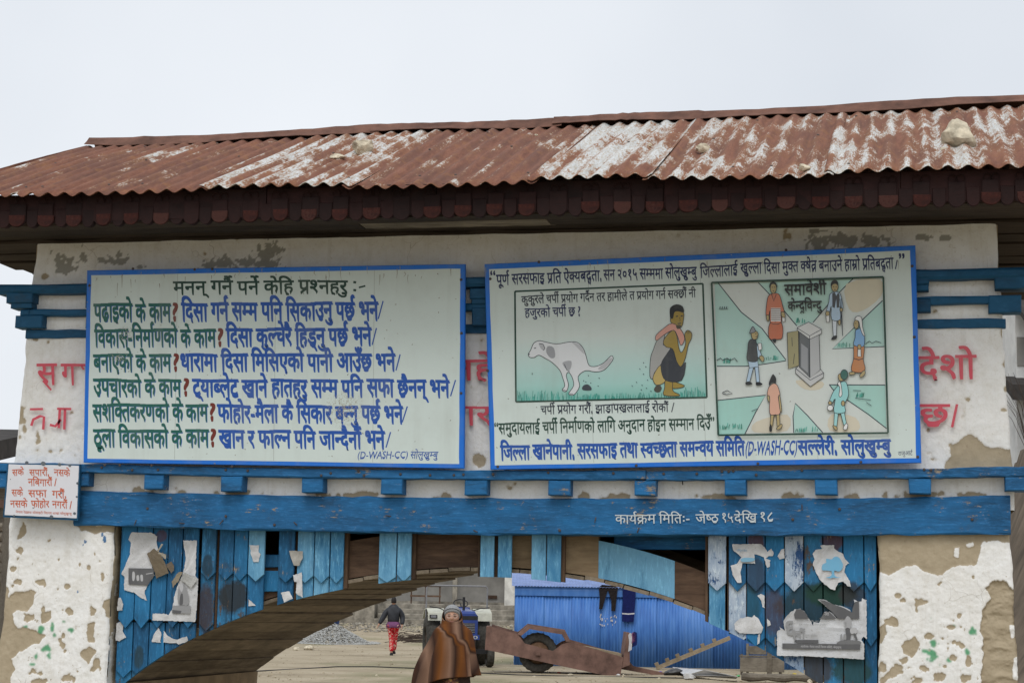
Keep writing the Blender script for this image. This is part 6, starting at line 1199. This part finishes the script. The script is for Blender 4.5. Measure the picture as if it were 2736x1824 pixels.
for i in range(46):
    p = at(880 + st.uniform(680, 900) / 3.531, 75 + st.uniform(0, 5)); a = st.uniform(-.6, .6); l = st.uniform(.5, 1.4); h0 = st.uniform(.02, .3); br.tube([(p[0] - math.cos(a) * l / 2, p[1], p[2] + .02), (p[0], p[1], p[2] + h0), (p[0] + math.cos(a) * l / 2, p[1] + math.sin(a) * .3, p[2] + h0 * .8)], .012, 4)
tag(put('brushwood', br, MT['twig'], kind='stuff'), 'heap of dry brown brushwood beside the tractor', 'brushwood')
# ------------------------------------------------------------------ slivers of village either side of the gate
ho = place('house', 'low dark-roofed timber outhouse half hidden behind the left pier', 'house', -40, 30.0)
put('roof', MB().loft([[(xx, -1.2, 3.55), (xx, -1.2, 3.85), (xx, 2, 4.3), (xx, 2, 4.0)] for xx in (-3.2, .52)]), MT['darkroof'], ho); put('wall', MB().box(-3, .42, -.2, 3, -.3, 3.6), MT['oldwood'], ho)
for i, zz_ in enumerate((2.9, 3.2)): put('rail', MB().box(-3, .6, -.5, -.42, zz_, zz_ + .12), (MT['rust'], MT['oldwood'])[i], ho)
for i in range(6): put('stacked_pole', MB().tube([(-2.5, -.7 - .05 * (i % 2), 1.8 + .16 * i), (.55, -.75, 1.85 + .15 * i)], .07, 7), MT['oldwood'], ho)
hw = place('house', 'white house with dark porch roof on the bank behind the gate', 'house', 2860, 50.0); hb = 5.6
put('wall', MB().box(-1.55, 5, .0, 4, hb - .5, hb + 4.2), MT['limewhite'], hw); put('porch_roof', MB().loft([[(xx, -1.0, hb + 1.35), (xx, -1.0, hb + 1.75), (xx, .2, hb + 2.1), (xx, .2, hb + 1.9)] for xx in (-1.9, 5.2)]), MT['darkroof'], hw)
put('window', MB().box(-1.52, -.95, -.04, .02, hb + 2.35, hb + 3.1), MT['greywall'], hw); put('roof', MB().loft([[(xx, -1.1, hb + 3.35), (xx, -1.1, hb + 3.5), (xx, 2, hb + 5.2), (xx, 2, hb + 5.0)] for xx in (-1.6, 5.6)]), MT['darkroof'], hw)
xs2 = np.linspace(0, 1, 40); v = []; f = []
for i, t in enumerate(xs2):
    d = 14 + 60 * t
    for j, s_ in enumerate(np.linspace(0, 1, 24)):
        lat = d * ((2470 - 1368) / FPX / math.cos(_p)) + s_ * 26; p = CAM[:2] + HD * d + RD * lat; h = sm(min(1, s_ * 9)) * (.1 + 6.1 * sm((d - 14) / 30)); v.append((p[0], p[1], float(gz(*p)) - .2 + h * (1 + .12 * (float(fbm(d * .8, s_ * 12, 4)) - .5))))
for i in range(39):
    for j in range(23): a = i * 24 + j; f.append((a, a + 1, a + 25, a + 24))
me = bpy.data.meshes.new('bank'); me.from_pydata(v, [], f); me.update(); put('bank', me, MT['hill'], None, True, kind='structure')
bu = place('bare_bush', 'leafless shrub on the brown bank beside the white house', 'bush', 2745, 44.0); st = np.random.default_rng(4); mb = MB(); base_h = 5.6
for i in range(60):
    a = st.uniform(-1, 1); b = st.uniform(-1, 1); h = st.uniform(.6, 1.5); mb.tube([(a * .15, b * .1, base_h - .4), (a * .5, b * .4, base_h + h * .5), (a * .8 + st.normal(0, .1), b * .6, base_h + h)], [.008, .005, .003], 4)
put('branches', mb, MT['twig'], bu, kind='stuff')

st = np.random.default_rng(21)
for i, (k, x, y, c_, lab) in enumerate((('l', 1660, 1400, (.10, .06, .35), 'tiny violet plastic scrap lying behind the trailer drawbar'), ('l', 750, 1405, (.45, .06, .05), 'tiny red plastic scrap under the trailer'), ('m', 985, 1508, (.5, .05, .08), 'tiny red wrapper by the old log'), ('m', 610, 1508, (.08, .35, .12), 'tiny green wrapper by the white sheet'), ('l', 1285, 1425, (.6, .6, .6), 'white plastic bottle scrap at the trailer nose'), ('m', 1140, 1490, (.5, .38, .05), 'yellow wrapper beyond the old log'), ('k', 430, 955, (.25, .42, .55), 'pale blue plastic scrap at the foot of the steps'))):
    p = gp(*Z(k, x, y)); o = put('plastic_scrap', stone_mesh(1.0, 400 + i, 1, (.07, .05, .03)), None); o.data.materials.clear(); o.data.materials.append(plain('litter_plastic', c_, .2, 20, .5, .4).m); o.location = (p[0], p[1], p[2] + .02); tag(o, lab, 'litter', 'litter in the yard')
# ================================================================== PEOPLE
def skin(name, J, E, mt, par, sub=2, rt=0):
    me = bpy.data.meshes.new(name); me.from_pydata([j[:3] for j in J], E, []); me.update(); o = put(name, me, mt, par)
    md = o.modifiers.new('skin', 'SKIN'); md.use_smooth_shade = True; md.branch_smoothing = .4
    for i, j in enumerate(J):
        sv = me.skin_vertices[0].data[i]; rr = j[3] if isinstance(j[3], tuple) else (j[3], j[3]); sv.radius = rr; sv.use_root = i == rt
    s_ = o.modifiers.new('sub', 'SUBSURF'); s_.levels = sub; s_.render_levels = sub
    dg = bpy.context.evaluated_depsgraph_get(); ev = o.evaluated_get(dg); nme = bpy.data.meshes.new_from_object(ev); o.modifiers.clear(); o.data = nme; nme.name = name
    nme.materials.clear(); nme.materials.append(mt.m); nme.polygons.foreach_set('use_smooth', [True] * len(nme.polygons)); return o
def hand(J, E, wrist, dirv, side):
    """palm with five short curled fingers rooted in it"""
    d = Vector(dirv).normalized(); sd_ = d.cross(Vector((0, 1, 0))).normalized() * side; w_ = Vector(J[wrist][:3]); pm = w_ + d * .05
    J.append((*pm, (.018, .036))); p = len(J) - 1; E.append((wrist, p))
    for i, (off, ln) in enumerate(((-.03, .062), (-.010, .075), (.010, .07), (.03, .055))):
        a = pm + d * .04 + Vector((0, 1, 0)) * off; b = a + d * ln * .55 + sd_ * .004; c = b + d * ln * .4 + sd_ * .02
        n = len(J); J.extend([(*a, .010), (*b, .009), (*c, .008)]); E.extend([(p, n), (n, n + 1), (n + 1, n + 2)])
    a = pm + Vector((0, -.038, 0)); b = a + d * .03 + sd_ * .02; n = len(J); J.extend([(*a, .011), (*b, .009)]); E.extend([(p, n), (n, n + 1)])
def walker(name, label, u, d, S, rz, L_, mats, flip=1):
    """adult on foot; S scales the joints, L_ = (left foot xyz, left knee, right foot, right knee, left elbow, left wrist, right elbow, right wrist)"""
    r = place(name, label, 'person', u, d, None, rz); q = lambda p: tuple(c * S for c in p)
    lf, lk, rf, rk_, le, lw, re_, rw = [q(p) for p in L_]
    J = [(0, 0, .93 * S, (.14 * S, .11 * S)), (0, 0, 1.10 * S, (.135 * S, .10 * S)), (0, .0, 1.30 * S, (.16 * S, .11 * S)), (0, .0, 1.42 * S, (.10 * S, .08 * S)), (0, -.005, 1.50 * S, .052 * S), (0, -.01, 1.58 * S, (.070 * S, .088 * S)), (0, -.01, 1.68 * S, (.072 * S, .090 * S)), (0, .0, 1.74 * S, (.045 * S, .055 * S))]
    E = [(i, i + 1) for i in range(7)]
    for sx_, k_, f_ in ((-1, lk, lf), (1, rk_, rf)):
        n = len(J); J += [(sx_ * .095 * S, 0, .86 * S, .085 * S), (*k_, .058 * S), (f_[0], f_[1], f_[2] + .09 * S, .042 * S), (f_[0], f_[1] + .0, f_[2] + .045 * S, .042 * S), (f_[0], f_[1] + flip * .16 * S, f_[2] + .032 * S, (.04 * S, .028 * S))]; E += [(0, n), (n, n + 1), (n + 1, n + 2), (n + 2, n + 3), (n + 3, n + 4)]
    wr = []
    for sx_, e_, w_ in ((-1, le, lw), (1, re_, rw)):
        n = len(J); J += [(sx_ * .19 * S, 0, 1.38 * S, .058 * S), (*e_, .042 * S), (*w_, .030 * S)]; E += [(2, n), (n, n + 1), (n + 1, n + 2)]; wr.append((n + 2, Vector(w_) - Vector(e_), sx_))
    for w_, dv, sx_ in wr: hand(J, E, w_, dv, -sx_)
    skin('body', J, E, MT['skin'], r, 1)
    JJ = [(0, 0, .93 * S, (.205 * S, .17 * S)), (0, 0, 1.08 * S, (.215 * S, .18 * S)), (0, 0, 1.28 * S, (.23 * S, .18 * S)), (0, 0, 1.41 * S, (.18 * S, .14 * S)), (0, 0, 1.54 * S, (.09 * S, .095 * S))]; EE = [(0, 1), (1, 2), (2, 3), (3, 4)]
    for sx_, e_, w_ in ((-1, le, lw), (1, re_, rw)):
        n = len(JJ); JJ += [(sx_ * .20 * S, 0, 1.36 * S, .105 * S), (*e_, .088 * S), (*w_, .062 * S)]; EE += [(2, n), (n, n + 1), (n + 1, n + 2)]
    skin('jacket', JJ, EE, MT[mats[0]], r, 2)
    JT = [(0, 0, .92 * S, (.15 * S, .12 * S))]; ET = []
    for sx_, k_, f_ in ((-1, lk, lf), (1, rk_, rf)):
        n = len(JT); JT += [(sx_ * .095 * S, 0, .83 * S, .105 * S), (*k_, .082 * S), (f_[0], f_[1], f_[2] + .10 * S, .075 * S)]; ET += [(0, n), (n, n + 1), (n + 1, n + 2)]
    skin('trousers', JT, ET, MT[mats[1]], r, 2)
    for f_ in (lf, rf): put('shoe', MB().loft([[(f_[0] + a * .045 * S, f_[1] + flip * b * S, f_[2] + c_ * S) for a, c_ in ((-1, .0), (1, .0), (1, .05), (.6, .085 - .04 * (b > .1)), (-.6, .085 - .04 * (b > .1)), (-1, .05))] for b in (-.07, .0, .1, .17, .20)]), MT['black'], r)
    hr = MB(); rings = []
    for t in np.linspace(0, 1, 7):
        zz_ = (1.56 + .20 * t) * S; rr = .088 * S * math.sqrt(max(.03, 1 - max(0, t - .35) ** 2 / .43)); rings.append([(rr * .9 * math.cos(a), -flip * .018 * S + rr * 1.05 * math.sin(a), zz_) for a in np.linspace(0, 2 * math.pi, 13)[:-1]])
    put('hair', hr.loft(rings), MT['hair'], r, True)
    if len(mats) > 2: put('tunic', MB().loft([[(w_ * S * math.cos(a) * (1 + .06 * math.sin(5 * a)), .8 * w_ * S * math.sin(a), z_ * S) for a in np.linspace(0, 2 * math.pi, 25)[:-1]] for w_, z_ in ((.17, 1.0), (.215, .90), (.225, .83), (.215, .825), (.15, .97))]), MT[mats[2]], r, True)
    return r
walker('person', 'person in black quilted jacket and red floral trousers walking away across the yard', 880 + 622 / 3.531, 61.0, 1.03, 0.0,
       ((-.03, -.10, .0), (-.04, .02, .47), (.03, .16, .04), (.05, .12, .50), (-.30, -.06, 1.13), (-.42, -.12, .92), (.28, .02, 1.12), (.27, -.08, .90)), ('jacket', 'floral', 'purple'), 1)
walker('person', 'person in dark jeans standing behind the gravel heap', 906, 86.0, 1.0, .8,
       ((-.10, .0, .0), (-.10, -.01, .46), (.10, .05, .0), (.11, .0, .46), (-.26, .0, 1.12), (-.25, -.05, .88), (.26, .0, 1.12), (.25, -.05, .88)), ('denim', 'denim'), -1)
# ------------------------------------------------------------------ woman wrapped in a striped shawl
DW = 23.4; wo = place('person', 'woman in grey knit cap and spectacles wrapped in a brown striped shawl', 'person', 1080 + 872 / 6.7, DW); WZ = 1.54
J = [(0, 0, .80, (.15, .12)), (0, 0, 1.0, (.14, .11)), (0, 0, 1.17, (.15, .10)), (0, 0, 1.26, (.09, .07)), (0, -.01, 1.32, .05), (0, -.02, 1.375, (.060, .075)), (0, -.02, 1.44, (.070, .088)), (0, -.01, 1.50, (.05, .06))]
E = [(i, i + 1) for i in range(7)]
for s_ in (-1, 1):
    n = len(J); J += [(s_ * .08, 0, .74, .085), (s_ * .09, -.01, .42, .055), (s_ * .09, .0, .10, .04), (s_ * .09, -.01, .045, .04), (s_ * .10, -.15, .032, (.04, .028))]; E += [(0, n), (n, n + 1), (n + 1, n + 2), (n + 2, n + 3), (n + 3, n + 4)]
    n = len(J); J += [(s_ * .155, 0, 1.20, .052), (s_ * .19, -.02, .97, .042), (s_ * .07, -.07, 1.04, .030)]; E += [(2, n), (n, n + 1), (n + 1, n + 2)]; hand(J, E, n + 2, (-s_ * .7, -.05, .6), s_)
skin('body', J, E, MT['skin'], wo, 2)
# face: one closed head surface with brow, nose, cheeks and lips
def headpt(th, ph):
    x = .080 * math.sin(th) * math.cos(ph); y = .094 * math.sin(th) * math.sin(ph); z = .118 * math.cos(th); fr = max(0, -math.sin(ph)) * math.sin(th)
    X = x / .080; Zh = z / .118
    if y < 0:
        nose = math.exp(-(X / .20) ** 2) * math.exp(-((Zh + .12) / .22) ** 2); y -= .020 * nose * fr
        for s_ in (-1, 1): y += .009 * math.exp(-((X - s_ * .42) / .2) ** 2 - ((Zh - .06) / .11) ** 2) * fr; y -= .006 * math.exp(-((X - s_ * .5) / .25) ** 2 - ((Zh + .22) / .2) ** 2) * fr
        y -= .005 * math.exp(-((Zh - .20) / .08) ** 2) * fr; y -= .007 * math.exp(-(X / .35) ** 2 - ((Zh + .50) / .07) ** 2) * fr
        if Zh < -.3: x *= 1 - .25 * (-.3 - Zh)
    return (x, y - .024, z + 1.418)
rings = [[headpt(th, ph) for ph in np.linspace(0, 2 * math.pi, 49)[:-1]] for th in np.linspace(.06, math.pi - .06, 40)]
put('face', MB().loft(rings), MT['skin'], wo, True)
for s_ in (-1, 1):
    put('eye', MB().tube([(s_ * .030 - .014, -.1085, 1.428), (s_ * .030, -.112, 1.430), (s_ * .030 + .014, -.1085, 1.428)], [.002, .0045, .002], 6), MT['black'], wo); put('eyebrow', MB().tube([(s_ * .030 - .017, -.114, 1.449), (s_ * .03, -.117, 1.453), (s_ * .030 + .017, -.111, 1.450)], .0026, 5), MT['hair'], wo)
put('mouth', MB().tube([(-.022, -.116, 1.362), (0, -.121, 1.364), (.022, -.116, 1.362)], [.002, .005, .002], 6), plain('lips', (.30, .12, .10), .1, 20), wo)
gl = MB()
for s_ in (-1, 1): gl.tube([(s_ * .033 + .026 * math.cos(t), -.127 + .006 * abs(math.cos(t)), 1.425 + .019 * math.sin(t)) for t in np.linspace(0, 2 * math.pi, 17)], .0018, 5, False); gl.tube([(s_ * .058, -.121, 1.430), (s_ * .082, -.02, 1.437)], .0018, 5)
gl.tube([(-.009, -.128, 1.429), (.009, -.128, 1.429)], .0018, 5); put('spectacles', gl, MT['glass'], wo, kind='stuff')
rings = []
for t in np.linspace(0, 1, 12):
    zz_ = 1.385 + .180 * t; k_ = math.sqrt(max(.02, 1 - max(0, (t - .30) / .71) ** 2)); rg = []
    for a in np.linspace(0, 2 * math.pi, 37)[:-1]:
        fx_ = -math.sin(a); lift = .105 * max(0, fx_) ** .55 * (1 - t) if fx_ > 0 else 0
        rg.append((.093 * k_ * math.cos(a), .108 * k_ * math.sin(a) - .014, min(1.565, zz_ + lift)))
    rings.append(rg)
put('cap', MB().loft(rings), MT['knit'], wo, True)
bd = [[(.0945 * math.cos(a), .1095 * math.sin(a) - .014, 1.40 + .105 * max(0, -math.sin(a)) ** .55 + dz_) for a in np.linspace(0, 2 * math.pi, 37)[:-1]] for dz_ in (.008, .016)]; put('cap_stripe', MB().loft(bd, cap=False), MT['black'], wo, True)
# shawl: upright rings, outline read from the photograph, hem dipping to one side
def wx(x): return (x - 872) / 1489
PR = [(1.44, -.112, .112, .118), (1.40, -.118, .118, .126), (1.355, -.118, .120, .132), (1.325, -.128, .138, .138), (1.30, -.158, .172, .148), (1.275, -.188, .208, .160), (1.24, -.212, .232, .172), (1.17, -.236, .252, .186), (1.08, -.275, .262, .198), (.98, -.325, .270, .206), (.88, -.365, .288, .212), (.78, -.40, .302, .217)]
nA = 120; v = []; bv = []; nR = len(PR) + 3
for i in range(nR):
    for j in range(nA):
        a = 2 * math.pi * j / nA; ca, sa = math.cos(a), math.sin(a)
        zz_, xl_, xr_, dp = PR[min(i, len(PR) - 1)]
        xx = (xr_ if ca > 0 else -xl_) * ca; yy = dp * sa
        if i < 3 and sa < 0:        # opening for the face: the front edge drops below the nose
            zz_ = zz_ - .078 * max(0, -sa) ** .7 * (1 - i / 3)
        hem = .71 - .16 * max(0, -ca) ** 1.5 + .03 * max(0, ca) - .03 * max(0, sa)
        if i >= len(PR): f_ = (i - len(PR) + 1) / 3; zz_ = PR[-1][0] * (1 - f_) + hem * f_; xx *= 1 + .05 * f_ * (1.4 if ca < 0 else .6); yy *= 1 + .03 * f_
        fd = max(0, (1.32 - zz_)) * .050 * math.sin(7 * a + 3.2 * zz_) + max(0, 1.3 - zz_) * .03 * math.sin(17 * a + 1) + .012 * (float(fbm(a * 9, zz_ * 5, 4)) - .5) * (zz_ < 1.36) + .008 * math.sin(31 * a + 9 * zz_) * max(0, 1.1 - zz_)
        dg = (xx * .62 + (zz_ - 1.20)); fold = (.030 * math.exp(-(dg / .030) ** 2) + .016 * math.exp(-((xx * .9 + zz_ - 1.02) / .03) ** 2) * (xx > 0) - .014 * math.exp(-((dg + .055) / .03) ** 2)) * (sa < 0) * (zz_ < 1.34)
        k_ = 1 + fd / max(.12, math.hypot(xx, yy)) ; v.append((xx * k_, yy * k_ - fold - .01, zz_)); bv.append(min(.99, max(.01, .5 + .47 * xx / (.42 if xx < 0 else .34) + .03 * math.sin(zz_ * 5) + (.20 * float(sm((dg + .03) / .06)) * float(sm((-sa) * 3)) if zz_ < 1.38 else 0))))
f = []
for i in range(nR - 1):
    for j in range(nA): a = i * nA + j; b = i * nA + (j + 1) % nA; f.append((a, b, b + nA, a + nA))
me = bpy.data.meshes.new('shawl'); me.from_pydata(v, [], f); me.update(); at_ = me.attributes.new('band', 'FLOAT', 'POINT'); at_.data.foreach_set('value', np.array(bv, np.float32))
bm = bmesh.new(); bm.from_mesh(me); bmesh.ops.recalc_face_normals(bm, faces=bm.faces); bm.to_mesh(me); bm.free()
o = put('shawl', me, MT['shawl'], wo, True); md = o.modifiers.new('t', 'SOLIDIFY'); md.thickness = .008; md = o.modifiers.new('s', 'SUBSURF'); md.levels = 1; md.render_levels = 1
# hood of the shawl round the back of the cap
v = []; bv = []; f = []; nB = 25
for i, t in enumerate(np.linspace(0, 1, 12)):
    for j, a in enumerate(np.linspace(-.35, math.pi + .35, nB)):
        zz_ = 1.34 + .20 * t; k_ = math.sqrt(max(.05, 1 - max(0, (t - .35) / .72) ** 2)); v.append((.118 * k_ * math.cos(a), .122 * k_ * math.sin(a) + .006, zz_)); bv.append(.62 + .1 * math.sin(a * 3))
for i in range(11):
    for j in range(nB - 1): a = i * nB + j; f.append((a, a + 1, a + nB + 1, a + nB))
me = bpy.data.meshes.new('hood'); me.from_pydata(v, [], f); me.update(); at_ = me.attributes.new('band', 'FLOAT', 'POINT'); at_.data.foreach_set('value', np.array(bv, np.float32)); o = put('hood', me, MT['shawl'], wo, True); md = o.modifiers.new('t', 'SOLIDIFY'); md.thickness = .007
fr = MB(); st = np.random.default_rng(2)
for i in range(26):
    x0 = -.43 + i * .0055; z0_ = .575 + .002 * i; fr.tube([(x0, -.03, z0_), (x0 - .012 + st.normal(0, .006), -.03 + st.normal(0, .01), z0_ - .03), (x0 - .016 + st.normal(0, .01), -.03, z0_ - .06)], .0022, 4)
put('fringe', fr, MT['rawwood'], wo, kind='stuff')
put('skirt', MB().loft([[((w_ + .012 * math.sin(9 * a)) * math.cos(a), (w_ * .8 + .012 * math.sin(9 * a)) * math.sin(a), z_) for a in np.linspace(0, 2 * math.pi, 41)[:-1]] for w_, z_ in ((.17, .92), (.20, .75), (.225, .5), (.25, .25), (.26, .10), (.25, .10), (.19, .5))]), MT['skirt'], wo, True)
put('apron', MB().loft([[(x_ * s_, -.158 - .075 * (.85 - z_) / .67 - yy, z_) for x_, yy in ((-.09, .0), (0, .012), (.09, .0), (.09, -.01), (-.09, -.01))] for z_, s_ in ((.85, .9), (.6, 1.0), (.35, 1.05), (.18, 1.1))]), MT['flower'], wo, True)
for s_ in (-1, 1): put('shoe', MB().loft([[(s_ * .095 + a * .045, b, c_) for a, c_ in ((-1, .0), (1, .0), (1, .05), (.5, .09 - .05 * (b < -.1)), (-.5, .09 - .05 * (b < -.1)), (-1, .05))] for b in (.07, .0, -.1, -.18, -.21)]), MT['black'], wo)

wo.scale = (1.06, 1.05, 1.0)
